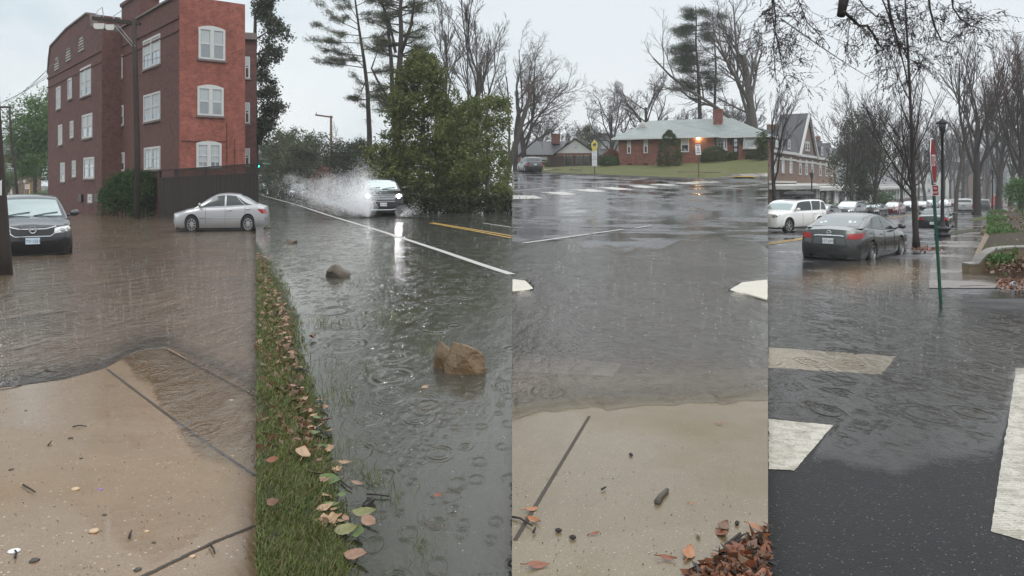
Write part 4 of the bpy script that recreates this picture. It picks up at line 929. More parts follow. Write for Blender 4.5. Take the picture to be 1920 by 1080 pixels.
def tufty(px, Y, label, pts, brs, seed, r):
    t = pine('loblolly_pine', g3(px, Y), label, pxp((px, 300), pts, Y / F), brs, seed, M_needled, dens=150, nl=.34, sig=.42, trunk_r=r, twigs=7, group='tall pines behind the ranch house'); return t
rp = random.Random(9); brs = []
for k in range(92):
    y0 = rp.uniform(2, 165); f = (300 - y0) / 305; L = (rp.uniform(14, 52) * (.55 + .45 * min(1, y0 / 60))); sd = -1 if rp.random() < .7 else 1; brs.append((f, sd * L * s9 * (.75 if sd > 0 else 1), rp.uniform(-5, 11) * s9, .8 + L / 40))
tufty(1311, 108, 'taller shaggy pine with thick left boughs above the ranch roof', [(1312, 305), (1312, 200), (1309, 120), (1305, 60), (1306, 20), (1304, -5)], brs, 71, .36)
brs = []
for k in range(26):
    y0 = rp.uniform(0, 60) if k < 14 else rp.uniform(100, 180); f = (300 - y0) / 305; sd = rp.choice((-1, 1)); brs.append((f, sd * rp.uniform(8, 24) * s9, rp.uniform(-4, 10) * s9, 1))
tufty(1340, 110, 'slimmer pine with a small high crown beside the shaggy pine', [(1339, 305), (1339, 200), (1343, 110), (1340, 60), (1336, 20), (1337, -5)], brs, 72, .26)
leafy('cedar_tree', g3(1102, 138), 'dull green conical cedar between the left houses of the hill street', 6, cone(2.6, 8.0, -.2, .5, .6), 150, 60, .35, .3, M_far, r0=.15, seed=73, aspect=.3)
leafy('laurel_tree', Vector(((1431 - 960) / F * 83, 83, 3.5)), 'green bushy laurel at the right corner of the ranch house', 3.4, egg(.95, 1.9, 1.7, .5), 90, 60, .2, .16, M_box, r0=.08, seed=74, lim=(1300, 1438))
# clipped shrubs round the ranch house: closely leaved shells
def clipped(name, loc, label, rx, rz, seed, leafm=M_box, tall=0.0, lim=None):
    def shp(rng, n):
        u = rng.uniform(0, 1, n); a = rng.uniform(0, 2 * np.pi, n)
        prof = np.interp(u, [0, .08, .3, .6, .85, 1], [.86, .95, 1, .86 if tall else .93, .5 if tall else .62, .05]) * (rng.uniform(.55, 1, n) ** .4) * (1 + .03 * np.sin(5 * a + 11 * u))
        return np.stack([rx * prof * np.cos(a), rx * prof * np.sin(a), u * rz], 1)
    return leafy(name, loc, label, rz * .8, shp, int(90 + 55 * rx * rz), 60, .09, .09, leafm, 'clipped shrubs of the ranch house', r0=.06, seed=seed, cat='shrub', lim=lim, nl=4, spread=.2)

# more of the bare trees that close the view behind the hill street and the flooded road
proto3 = [o_ for o_ in bpy.data.objects if o_.parent is None and o_.get('label', '').startswith(('low bare tree seen behind', 'dark twiggy tree behind'))]
for k, (px, Y, sc, lb) in enumerate(((1070, 150, 1.0, 'dark twiggy tree behind the roof of the white gabled house'), (1010, 146, 1.1, 'twiggy thicket tree behind the left end of the gabled house'), (1185, 150, .95, 'low bare tree in the gap between the two tall mid trees'), (1300, 140, 1.25, 'twiggy tree behind the trunks of the tall pines'), (1400, 146, 1.2, 'twiggy tree behind the huge bare tree at right'), (1345, 150, 1.1, 'twiggy tree right of the slimmer pine trunk'), (1130, 156, 1.0, 'faint low bare tree above the grey two storey roof'))):
    src = proto3[0]; dup(src, g3(px, Y), k * 1.3 + .4, lb, 'bare trees behind the hill street', sc)
rngu = np.random.default_rng(36)
for px0, px1, Y, h_, lb in ((482, 700, 118, 2.6, 0), (640, 800, 60, 1.6, 1)):
    n = 5200; x = rngu.uniform(px0, px1, n); yy = Y + rngu.normal(0, 1.2, n); z = rngu.uniform(0, 1, n) ** 1.3 * h_ * (1 + .3 * np.sin(x * .09) + .15 * np.sin(x * .31)); P = np.stack([(x - 960) / F * yy, yy, z], 1)
    quads_obj('undergrowth', rhomb(P, .3 if Y > 100 else .2, rngu, .5), M_oak)['kind'] = 'stuff'
# ---------------------------------------------------------------- the lawn bank of the ranch house
def lawn_front(px): return np.interp(px, [1016, 1060, 1117, 1200, 1300, 1330, 1440], [324.5, 327, 329, 332.5, 336, 336.5, 333.5])
PXl = np.arange(1016, 1441, 8.); Pn = 24
Yf = solveY(3, lawn_front(PXl)); zf = ZF(3, Yf) + .12
Pl = np.zeros((Pn, len(PXl), 3))
for j, px in enumerate(PXl):
    yt = np.interp(px, [1016, 1160, 1232, 1330, 1440], [313, 309.5, 309.5, 303, 296]); Yb = np.interp(px, [1016, 1160, 1440], [104, 91.2, 84.2]); zb_ = EYE - (yt - HZ) / F * Yb
    for i in range(Pn):
        u = i / (Pn - 3) if i < Pn - 2 else 1 + (i - Pn + 3) * .6
        Y = Yf[j] + (Yb - Yf[j]) * u; z = zf[j] + (zb_ - zf[j]) * (min(u, 1) * (1.1 - .1 * min(u, 1))) - max(0, u - 1) * .05
        Pl[i, j] = ((px - 960) / F * Y, Y, z)
def lawn_pt(px, py):
    j = int(np.clip(round((px - 1016) / 8), 0, len(PXl) - 1)); col = Pl[:, j]; pys = HZ - F * (col[:, 2] - EYE) / col[:, 1]
    i = int(np.argmin(np.abs(pys - py))); v = col[i]; Y = v[1]; return Vector(((px - 960) / F * Y, Y, v[2]))
M_lawn3 = M_wet('winter_lawn', (.058, .085, .024), (.175, .16, .065), 14, 0, (26, .3, .8, (.17, .09, .04), (.12, .07, .03)), (.7, .9), 40, .8, .2)
o = grid_obj('lawn', Pl, M_lawn3); o['kind'] = 'structure'
mb = MB(); kk = np.stack([np.stack([(PXl - 960) / F * Yf, Yf, zf - .26], -1), np.stack([(PXl - 960) / F * (Yf - .02), Yf - .02, zf + .01], -1), np.stack([(PXl - 960) / F * (Yf + .16), Yf + .16, zf + .015], -1)]); mb.grid(kk); tag(mb.build('kerb', M_kerb), kind='structure')
# back yard behind the house
mb = MB(); mb.add([(-2, 93, 3.1), (27.2, 87, 3.4), (59.5, 190, 4.2), (1.2, 190, 3.8)], [(0, 1, 2, 3)]); tag(mb.build('back_yard', M_lawn3), kind='structure')
# footpaths across the lawn and the kerb ramp
def ribbon(name, pts, wpx, mat):
    a = [lawn_pt(x, y - wpx) + Vector((0, 0, .012)) for x, y in pts]; b_ = [lawn_pt(x, y + wpx) + Vector((0, 0, .012)) for x, y in pts]
    mb = MB(); mb.grid(np.array([[tuple(v) for v in a], [tuple(v) for v in b_]])); tag(mb.build(name, mat), kind='structure')
ribbon('lawn_path', [(x, 318 + (x - 1020) * .012) for x in range(1020, 1100, 12)], .9, M_walk)
ribbon('lawn_path', [(x, 322.5 + (x - 1270) * .012) for x in range(1270, 1370, 12)], .8, M_walk)
def ramp_pt(px, py): v = lawn_pt(px, py); v.z += .02; return v
mb = MB(); xs = np.linspace(1330, 1439, 20); top = np.interp(xs, [1330, 1366, 1372, 1439], [336, 330, 326, 325.5]); bot = np.interp(xs, [1330, 1385, 1439], [337, 337, 334])
mb.grid(np.array([[tuple(ramp_pt(x, t_ * (1 - u) + b2 * u)) for x, t_, b2 in zip(xs, top, bot)] for u in (0, .33, .66, 1)])); tag(mb.build('kerb_ramp', M_walk), kind='structure')
M_yel = M_simple('yellow_paving', (.62, .42, .06), .5, var=.2)
a, b_ = ramp_pt(1376, 335.5), ramp_pt(1412, 333.6); mb = MB(); v = b_ - a; mb.box((a + b_) / 2 + Vector((0, 0, .02)), (v.length, .7, .05), rz=math.atan2(v.y, v.x))
for i in range(12):
    for j in range(3): mb.box(a.lerp(b_, (i + .5) / 12) + Vector((0, -.2 + .2 * j, .05)), (.07, .07, .03))
tag(mb.build('tactile_paving', M_yel), 'yellow tactile strip on the kerb ramp below the ranch lawn', 'tactile strip')
clipped('topiary_bush', lawn_pt(1255, 311), 'tall clipped egg shaped topiary bush in front of the ranch house', 1.32, 3.75, 81, tall=1)
clipped('boxwood', lawn_pt(1339, 304), 'wide round clipped boxwood under the bay window by the lamp', 1.5, 1.65, 82)
clipped('boxwood', lawn_pt(1142, 311), 'wide dark clipped boxwood at the left corner of the ranch house', 1.15, 1.1, 83, M_shrub)
clipped('boxwood', lawn_pt(1371, 300), 'small clipped boxwood next to the black front door', .55, .8, 84)
clipped('boxwood', lawn_pt(1410, 298), 'small clipped boxwood under the right hand bay window', .5, .75, 85)
clipped('winter_shrub', Vector((lawn_pt(1146, 309).x * 1.05, 97, 3.7)), 'reddish brown leafless shrub behind the dark boxwood', 1.25, 2.1, 86, M_rust)
leafy('conifer_shrub', Vector(((1026 - 960) / F * 101, 101, 3.0)), 'small pale green conifer beside the parked car and fence', 1.6, cone(.62, 1.6, .1, .5, .6), 60, 60, .1, .09, M_yew, r0=.04, seed=87, cat='shrub')
# ---------------------------------------------------------------- fourth street: street trees
VB = (M_barkd, M_twigd)
# slim young tree in its flooded pit
def street_tree():
    loc = G(4, 1718, 464); Y = loc.y; s = Y / F; rnd = random.Random(91); T = MB(); C = MB()
    t = empty('street_tree', loc, 0, 'slim young bare tree standing in the flooded pit behind the grey sedan', 'tree')
    def L(px, py, dy=0): return Vector(((px - 1718) * s, dy, (464 - py) * s))
    P = [L(1718, 470), L(1717, 440), L(1715, 400), L(1713, 360), L(1711, 300), L(1709, 240), L(1706, 170), L(1702, 90), L(1698, 20), L(1696, -60)]
    T.tube(P, [.155, .11, .10, .095, .075, .062, .05, .04, .032, .02], 8)
    def shoot(o_, d, Ln, r, lv):
        pts = [o_]; dd = d.normalized(); q = o_
        for i in range(5):
            dd = (dd + Vector((rnd.gauss(0, .07), rnd.gauss(0, .07), .09 + rnd.gauss(0, .05)))).normalized(); q = q + dd * Ln / 5; pts.append(q)
        (T if lv == 0 else C).tube(pts, [r, r * .85, r * .7, r * .55, r * .4, r * .2], 5 if lv == 0 else 3, cap=False)
        if lv < 3:
            for k in range((8, 5, 3)[lv]):
                i = rnd.randint(1, 4); a = rnd.uniform(0, 6.28); side = Vector((math.cos(a), math.sin(a) * .8, .25))
                shoot(pts[i], (pts[i] - pts[i - 1]).normalized() + side * .75, Ln * rnd.uniform(.25, .5), max(.0045, r * .42), lv + 1)
    for (px, py), (qx, qy), r in (((1712, 366), (1655, 235), .045), ((1714, 375), (1664, 300), .04), ((1711, 345), (1752, 318), .035), ((1713, 352), (1775, 300), .035), ((1710, 290), (1690, 180), .03), ((1711, 300), (1760, 190), .03),
                                 ((1709, 250), (1668, 150), .026), ((1708, 230), (1745, 130), .026), ((1706, 190), (1672, 90), .022), ((1705, 160), (1730, 60), .02), ((1703, 120), (1676, 40), .018), ((1713, 362), (1600, 210), .035), ((1712, 330), (1640, 190), .03), ((1714, 380), (1725, 230), .03)):
        a, b_ = L(px, py), L(qx, qy, rnd.uniform(-1.2, 1.2)); v = b_ - a; shoot(a, v + Vector((0, 0, -.12 * v.length)), v.length * 1.15, r, 0)
    T.build('trunk', M_barkd, t, True); C.build('crown', M_twigd, t); return t
street_tree()
vase = dict(trunk=.2, ang=24, up=.1, kids=(10, 7, 6, 5), lens=(.85, .55, .5, .5), rmin=.017, start=.3, wob=.1)
bare('street_tree', gY(4, 1832, 98), 'large vase shaped bare tree right of the silver pickup', mats=VB, seed=101, H=19, r0=.5, lim=(1500, 2400), **vase)
bare('street_tree', gY(4, 1872, 120), 'bare tree with rust red leaves over the wet pavement, beyond the vase shaped one', mats=VB, seed=102, H=18, r0=.5, leafn=2200, leafm=M_rust, **vase)
bare('street_tree', gY(4, 1915, 84), 'bare tree with russet leaves at the right edge above the stone terrace', mats=VB, seed=103, H=15.5, r0=.4, leafn=2600, leafm=M_rust, **vase)
bare('street_tree', gY(4, 1894, 150), 'darker bare trunk in line behind the rust leafed tree', mats=VB, seed=104, H=19, r0=.5, **vase)
bare('street_tree', gY(4, 1452, 64), 'bare tree behind the white off-roader with twigs over the row house', mats=VB, seed=105, H=10.5, r0=.2, lim=(1442, 2000), **dict(vase, rmin=.012))
bare('street_tree', gY(4, 1640, 98), 'wide twiggy bare tree in front of the holly across the street', mats=VB, seed=106, H=13, r0=.26, **dict(vase, ang=30))
bare('street_tree', gY(4, 1598, 92), 'fan shaped bare tree left of the dark holly across the street', mats=VB, seed=107, H=12.5, r0=.24, **dict(vase, ang=28))
bare('street_tree', gY(4, 1690, 118), 'bare tree behind the maroon car, right of the dark holly', mats=VB, seed=108, H=13, r0=.26, **dict(vase, ang=28))
leafy('holly_tree', gY(4, 1612, 106), 'dark green leafy holly among the bare trees across the street', 12, egg(3.4, 6.2, 7.6, .5), 210, 75, .55, .30, M_far, r0=.25, seed=109)
bare('street_tree', gY(4, 1768, 170), 'far bare tree left of the pickup at the street end', mats=VB, seed=110, H=17, r0=.4, group='bare trees at the street end', **vase)
bare('street_tree', gY(4, 1805, 190), 'far bare tree directly above the pickup at the street end', mats=VB, seed=111, H=17, r0=.4, group='bare trees at the street end', **vase)
bare('street_tree', gY(4, 1735, 180), 'far bare tree behind the lamp post and stop sign', mats=VB, seed=112, H=17, r0=.4, group='bare trees at the street end', **vase)
bare('street_tree', gY(4, 1850, 215), 'farthest bare tree beyond the red vehicle at the street end', mats=VB, seed=113, H=18, r0=.4, group='bare trees at the street end', **vase)
# lopped pale trunk by the kerb
tl = gY(4, 1790, 52); tt = empty('street_tree', tl, 0, 'pale bare trunk standing between the black convertible and the pickup', 'tree')
T, C2, _ = bare_parts(115, H=8.5, r0=.15, trunk=.35, ang=26, up=.1, kids=(6, 5, 4), lens=(.55, .5, .5), rmin=.012, start=.6)
T.build('trunk', M_bark, tt, True); C2.build('crown', M_twigd, tt)
# shrubs
leafy('shrub', gY(4, 1545, 82), 'round dark shrub at the foot of the row house porch, behind the parked sedan', 1.6, egg(2.3, 1.0, .9, .5), 70, 60, .28, .16, M_shrub, r0=.05, seed=116, cat='shrub')
leafy('shrub', gY(4, 1655, 110), 'green ivy clad shrub beneath the holly, behind the parked cars', 3.0, egg(1.8, 1.6, 1.6, .5), 60, 60, .3, .2, M_green, r0=.05, seed=117, cat='shrub')
leafy('shrub', gY(4, 1917, 56, .9), 'fresh green shrub at the right edge over the terrace bed', 2.4, egg(1.15, 1.0, 1.5, .5), 60, 60, .2, .14, M_green, r0=.04, seed=118, cat='shrub')

# the tree whose boughs hang over the corner: its trunk stands right of the view
ov = gY(4, 2330, 9.5); ovt = empty('overhanging_tree', ov, 0, 'dark budding boughs hanging over the corner from a tree outside the view', 'tree')
so = 9.5 / F; rv = random.Random(121); T = MB(); CT = MB(); buds = []
def Q(px, py, dy=0.0): return Vector(((px - 2330) * so, dy, EYE - (py - HZ) * so - ov.z))
T.tube([Vector((0, 0, -.2)), Vector((.02, 0, 1.5)), Vector((-.05, 0, 3.2)), Vector((-.3, .1, 4.4))], [.27, .2, .18, .16], 10)
T.tube([Vector((-.3, .1, 4.4)), Q(2100, -230, .3), Q(1850, -190, .4), Q(1680, -120, .3), Q(1600, -60, .2), Q(1590, -10, .1), Q(1580, 28, .05)], [.16, .13, .11, .09, .075, .065, .05], 8)
def twig(o_, d, Ln, r, lv):
    pts = [o_]; dd = d.normalized(); q = o_; n = 5
    for i in range(n):
        dd = (dd + Vector((rv.gauss(0, .17), rv.gauss(0, .17), rv.gauss(-.05, .14)))).normalized(); q = q + dd * Ln / n; pts.append(q)
    (T if r > .012 else CT).tube(pts, [r * (1 - .7 * i / n) for i in range(n + 1)], 5 if r > .012 else 3, cap=False)
    if lv >= 2:
        for p_ in pts[1:]: buds.append((p_, dd))
    if lv < 3:
        for k in range((8, 5, 3)[lv]):
            i = rv.randint(1, n); f = rv.random(); o2 = pts[i - 1].lerp(pts[i], f); a = rv.uniform(0, 6.28)
            twig(o2, (pts[i] - pts[i - 1]).normalized() + Vector((math.cos(a), math.sin(a) * .7, -.15 + rv.gauss(0, .4))) * .9, Ln * rv.uniform(.32, .6), max(.0022, r * .5), lv + 1)
def bough(pxs, r, kids=9, lv=0, dy=0.0):
    P = [Q(x, y, dy + .05 * i) for i, (x, y) in enumerate(pxs)]; T.tube(P, [r * (1 - .6 * i / (len(P) - 1)) for i in range(len(P))], 6)
    for k in range(kids):
        u = rv.uniform(.1, 1) * (len(P) - 1); i = min(int(u), len(P) - 2); o_ = P[i].lerp(P[i + 1], u - i); a = rv.uniform(0, 6.28)
        twig(o_, (P[i + 1] - P[i]).normalized() * .6 + Vector((math.cos(a), math.sin(a) * .6, rv.gauss(-.1, .5))), rv.uniform(.25, .62), max(.0035, r * .22), 1)
bough([(1582, 22), (1592, 26), (1606, 34), (1622, 44), (1640, 42), (1656, 58), (1668, 74), (1684, 84)], .024, 15)
bough([(1672, -40), (1684, 20), (1698, 55), (1710, 85), (1722, 115), (1734, 150)], .016, 18, dy=.15)
bough([(1728, -40), (1740, 20), (1752, 50), (1770, 75), (1800, 80)], .014, 18, dy=-.1)
bough([(1790, -40), (1800, 10), (1820, 30), (1845, 42), (1862, 30)], .012, 16, dy=.1)
bough([(1440, -60), (1446, 10), (1452, 40), (1450, 90), (1458, 150)], .010, 17, dy=-.15)
bough([(1462, -60), (1460, 20), (1476, 80), (1490, 140)], .009, 16, dy=.2)
bough([(1510, -50), (1500, 0), (1520, 40), (1545, 60)], .009, 16)
bough([(1660, -50), (1690, 10), (1708, 60), (1730, 90), (1760, 110)], .010, 16, dy=.3)
bough([(1600, -50), (1640, 0), (1668, 20), (1690, 18)], .010, 14, dy=.25)
for q_ in ((2000, -210), (1880, -190), (1760, -150), (1690, -120)):
    T.tube([Q(*q_, .35), Q(q_[0] - 70, -45, .15)], [.05, .018], 6)
T.tube([Q(1560, -75, .2), Q(1500, -60, .1), Q(1440, -60, 0)], [.05, .02, .012], 6); T.tube([Q(1600, -60, .2), Q(1560, -75, .2)], [.06, .05], 6)
keep = []
T.build('trunk', M_barkd, ovt, True); cr = CT.build('crown', M_twigd, ovt)
rng = np.random.default_rng(122); bp = np.array([tuple(p) for p, d in buds]); bd = np.array([tuple(d) for p, d in buds]); kk = rng.uniform(0, 1, len(bp)) < .8; bp, bd = bp[kk], bd[kk]
quads_obj('buds', rhomb(bp, .028, rng, .36, .4, bd * 1.2, .5), M_twigd, cr)

# the far end of the street: more bare trees and pale house fronts closing the view
far_src = [o_ for o_ in bpy.data.objects if o_.parent is None and o_.get('label', '').startswith('far bare tree left of the pickup')][0]
for k, (px, Y) in enumerate(((1722, 235), (1752, 262), (1782, 245), (1815, 268), (1838, 250), (1868, 262), (1900, 240), (1925, 225), (1790, 285), (1850, 300), (1700, 255))):
    dup(far_src, gY(4, px, Y), k * 1.1, 'hazy bare tree in the row closing the far end of the street', 'hazy trees closing the street', .85 + .07 * (k % 4))
for k, (px, Y, w_, h_, mt, lb) in enumerate(((1742, 300, 16, 9, M_creamw, 'pale house front at the street end, left of the lamp post'), (1800, 310, 22, 10, M_siding, 'grey house front at the street end behind the pickup'), (1870, 305, 22, 9, M_bricktan, 'tan house front at the street end beyond the orange van'), (1945, 290, 22, 9, M_siding, 'grey house front at the far right of the street end'))):
    q = gY(4, px, Y); hh = empty('far_house', q, 0, lb, 'building'); m = MB(); m.box((0, 5, h_ / 2), (w_, 10, h_)); m.build('wall', mt, hh); m = MB(); m.prism([(-w_ / 2 - .4, h_), (w_ / 2 + .4, h_), (w_ * .3, h_ + 3), (-w_ * .3, h_ + 3)], Matrix(((1, 0, 0, 0), (0, 0, 1, -.4), (0, 1, 0, 0), (0, 0, 0, 1))), 10); m.build('roof', M_slate, hh)
    for i in (-.3, 0, .3):
        for z in (1.2, 5.0): window(hh, (i * w_, 0, z), (1, 0, 0), (0, -1, 0), 1.6, 2.2, fw=.2, shade=.3)
# ---------------------------------------------------------------- vehicles
M_tyre = M_simple('tyre_rubber', (.012, .012, .012), .75, var=.2)
M_rim = M_simple('alloy_rim', (.42, .42, .43), .3, .8, var=.1, bump=0)
M_chrome = M_simple('chrome', (.7, .71, .72), .15, .95, var=.05, bump=0)
M_trimb = M_simple('black_trim', (.012, .012, .013), .45, var=.2, bump=0)
M_wind = M_glass('windscreen_glass', (.20, .27, .25), .38)
M_rearg = M_glass('rear_glass', (.03, .038, .042), .10, .5)
M_sideg = M_glass('side_glass', (.014, .022, .02), .0, .42)
M_lens = M_glass('clear_lens', (.45, .46, .45), .25)
M_red = M_simple('red_lens', (.30, .006, .008), .3, var=.25, scale=14, bump=0, coat=.2, spec=.3)
M_plate = M_simple('plate_white', (.62, .65, .66), .4, var=.06, bump=0)
M_ink = M_simple('dark_lettering', (.02, .022, .05), .5, bump=0)
M_lit = M_emit('lit_headlight', (.93, .95, 1.0), 110)
def text_geo(txt, size):
    cu = bpy.data.curves.new('lettering', 'FONT'); cu.body = txt; cu.size = size; cu.align_x = 'CENTER'; cu.align_y = 'CENTER'
    o = bpy.data.objects.new('lettering', cu); COL.objects.link(o); bpy.context.view_layer.update()
    me = bpy.data.meshes.new_from_object(o.evaluated_get(bpy.context.evaluated_depsgraph_get()))
    vs = [tuple(v.co) for v in me.vertices]; fs = [tuple(p.vertices) for p in me.polygons]
    bpy.data.objects.remove(o); bpy.data.curves.remove(cu); bpy.data.meshes.remove(me); return vs, fs
def put_text(mb, txt, size, M, mi=0, sx=1.0):
    vs, fs = text_geo(txt, size); return mb.add([M @ Vector((x * sx, y, z)) for x, y, z in vs], fs, mi)
class Car:
    def __init__(s, L, Wd, H, ax, rw, gc, prof, roof, nose=(.16, .22), tail=(.10, .2), taper=.09, crown=.05, rtop=.70):
        s.L, s.hw, s.H, s.ax, s.rw, s.gc = L, Wd / 2, H, ax, rw, gc; s.nose, s.tail, s.taper, s.crown = nose, tail, taper, crown
        s.px, s.pz = zip(*prof); s.roof = roof; s.rtop = rtop
        xd, xc, xb, xa = roof
        pts = [(xd, s.zs(xd)), (xc, H - .05), ((xc + xb) / 2, H), (xb, H - .06), (xa, s.zs(xa))]
        for _ in range(2):
            q = [pts[0]]
            for a, c in zip(pts[:-1], pts[1:]): q += [(a[0] * .8 + c[0] * .2, a[1] * .8 + c[1] * .2), (a[0] * .2 + c[0] * .8, a[1] * .2 + c[1] * .8)]
            pts = q + [pts[-1]]
        pts.sort(); s.rx, s.rzv = zip(*pts)
    def zs(s, x): return float(np.interp(x, s.px, s.pz))
    def w(s, x):
        e = s.L / 2; t = max(0, (abs(x) - e * .45) / (e * .55)); return s.hw * (1 - s.taper * t * t)
    def zb(s, x):
        z = s.gc
        for a in s.ax:
            r = s.rw * 1.16; d = abs(x - a)
            if d < r: z = max(z, s.rw * 1.0 + math.sqrt(r * r - d * d) - .0)
        return z
    def fac(s, z, zs): return float(np.interp((z - s.gc) / (zs - s.gc), [0, .12, .35, .62, .8, .95, 1.0], [.94, .985, 1.0, .99, .975, .95, .915]))
    def shape(s, x, y, z):
        e = s.L / 2; sg = 1 if x > 0 else -1; t = min(1, max(0, (abs(x) - (e - .85)) / .85)); t = t * t * (3 - 2 * t)
        a, b_ = s.nose if sg > 0 else s.tail
        zc = s.gc + .33; dz = (z - zc) / .45
        return Vector((x - sg * t * (a * min(1.6, dz * dz) + b_ * abs(y / s.hw) ** 3), y, z))
    def front(s, u, z, off=0.0, sg=1):
        e = s.L / 2
        def P(u, z):
            if abs(u) <= 1: x = e; y = u * s.w(e)
            else: x = e - (abs(u) - 1) * .9; y = math.copysign(s.w(x), u)
            zz = s.zs(sg * x); v = s.shape(sg * x, y * s.fac(min(z, zz), zz), z); return v
        p = P(u, z); du = P(u + .02, z) - P(u - .02, z); dz = P(u, z + .02) - P(u, z - .02)
        n = du.cross(dz); n = n.normalized() if n.length > 1e-9 else Vector((sg, 0, 0))
        if n.x * sg < 0 and abs(u) <= 1 or (abs(u) > 1 and n.y * u < 0): n = -n
        return p + n * off
    def side(s, x, z, sg, off=0.0):
        zz = s.zs(x); v = s.shape(x, sg * s.w(x) * s.fac(z, zz), z); v.y += sg * off; return v
    def rz(s, x): return float(np.interp(x, s.rx, s.rzv))
    def we(s, x):
        zs = s.zs(x); q = max(0, min(1, (s.rz(x) - zs) / (s.H - zs))); return s.w(x) * .90 * (1 - q) + s.hw * s.rtop * q, q
    def gside(s, x, t, sg, off=0.0):
        zs = s.zs(x); we, q = s.we(x); a = s.w(x) * .905; zt = s.rz(x) - .05 * q; bulge = .03 * math.sin(math.pi * t) * q
        return Vector((x, sg * (a + (we - a) * t + bulge + off), zs + (zt - zs) * t))
    def gtop(s, x, yf, off=0.0):
        we, q = s.we(x); z = s.rz(x) - .05 * q * abs(yf) ** 2.5; d = .02; sl = (s.rz(x + d) - s.rz(x - d)) / (2 * d); n = Vector((-sl, 0, 1)).normalized()
        return Vector((x, we * yf, z)) + n * off
    def body(s):
        mb = MB(); e = s.L / 2
        xs = set(np.linspace(-e, e, 64).tolist())
        for a in s.ax: xs |= set((a + s.rw * 1.16 * np.cos(np.linspace(0, math.pi, 19))).tolist())
        xs = sorted(x for x in xs if -e <= x <= e); rows = []
        for x in xs:
            zs, zb, w = s.zs(x), s.zb(x), s.w(x); half = []
            for f in (0, .12, .35, .62, .8, .95, 1.0):
                z = max(zb, s.gc + f * (zs - s.gc)); half.append((w * s.fac(z, zs), z))
            for yf in (.7, .4, 0): half.append((w * .915 * yf, zs + s.crown * (1 - yf * yf)))
            row = [s.shape(x, -y, z) for y, z in half] + [s.shape(x, y, z) for y, z in half[-2::-1]]; rows.append(row)
        mb.grid([[tuple(v) for v in r] for r in rows])
        for sg in (1, -1):
            x = e * sg; zs = s.zs(x); g = []
            for f in (0, .12, .35, .62, .8, .95, 1.0):
                z = s.gc + f * (zs - s.gc); y = s.w(x) * s.fac(z, zs); g.append([tuple(s.shape(x, y * yf, z)) for yf in np.linspace(-1, 1, 17)])
            for k in (.5, 1.0):
                g.append([tuple(s.shape(x, s.w(x) * .915 * yf, zs + s.crown * (1 - yf * yf) * k)) for yf in np.linspace(-1, 1, 17)])
            mb.grid(g, flip=sg < 0)
        # cabin
        xd, xc, xb, xa = s.roof; g = []
        for x in np.linspace(xd, xa, 44):
            g.append([tuple(s.gside(x, t, -1)) for t in (-.12, 0, .35, .7, 1)] + [tuple(s.gtop(x, yf)) for yf in (-.93, -.8, -.5, 0, .5, .8, .93)] + [tuple(s.gside(x, t, 1)) for t in (1, .7, .35, 0, -.12)])
        mb.grid(g); return mb
def patch(mb, f, c, n=8, m=4, mi=0):
    """bilinear patch over the surface f(u, v) between four (u, v) corners"""
    mb.grid([[tuple(f(*[(c[0][k] * (1 - i / n) + c[1][k] * (i / n)) * (1 - j / m) + (c[3][k] * (1 - i / n) + c[2][k] * (i / n)) * (j / m) for k in (0, 1)])) for j in range(m + 1)] for i in range(n + 1)], mi)
def wheel_part(root, x, y, rw, wt, rim, spokes, sg, rr=.66):
    m = MB(); M = Matrix.Translation((x, y, rw)) @ Matrix.Rotation(-sg * math.pi / 2, 4, 'X')
    m.lathe([(rw * rr, -wt / 2), (rw * .93, -wt / 2), (rw, -wt * .36), (rw, wt * .36), (rw * .93, wt / 2), (rw * rr, wt / 2 - .005), (rw * rr * .97, wt * .15), (0, wt * .1)], M, 26); t = m.build('wheel', M_tyre, root, True)
    r = MB(); r.lathe([(rw * rr * .98, wt / 2 - .015), (rw * rr, wt / 2 + .004), (rw * rr * .9, wt / 2 + .004), (rw * rr * .88, wt / 2 - .03)], M, 26)
    r.lathe([(rw * .17, wt / 2 - .03), (rw * .15, wt / 2 + .002), (0, wt / 2 + .006)], M, 12)
    for k in range(spokes):
        a = 2 * math.pi * k / spokes + .3; d = rw * rr * .9; ww = rw * (.13 if spokes < 8 else .085)
        v = [(rw * .1, -ww * .8), (d, -ww * .55), (d, ww * .55), (rw * .1, ww * .8)]
        q = [M @ Vector((px * math.cos(a) - py * math.sin(a), px * math.sin(a) + py * math.cos(a), wt / 2 - .008 - (.012 if i in (1, 2) else 0))) for i, (px, py) in enumerate(v)]; r.add(q, [(0, 1, 2, 3)])
    r.build('rim', rim, t)
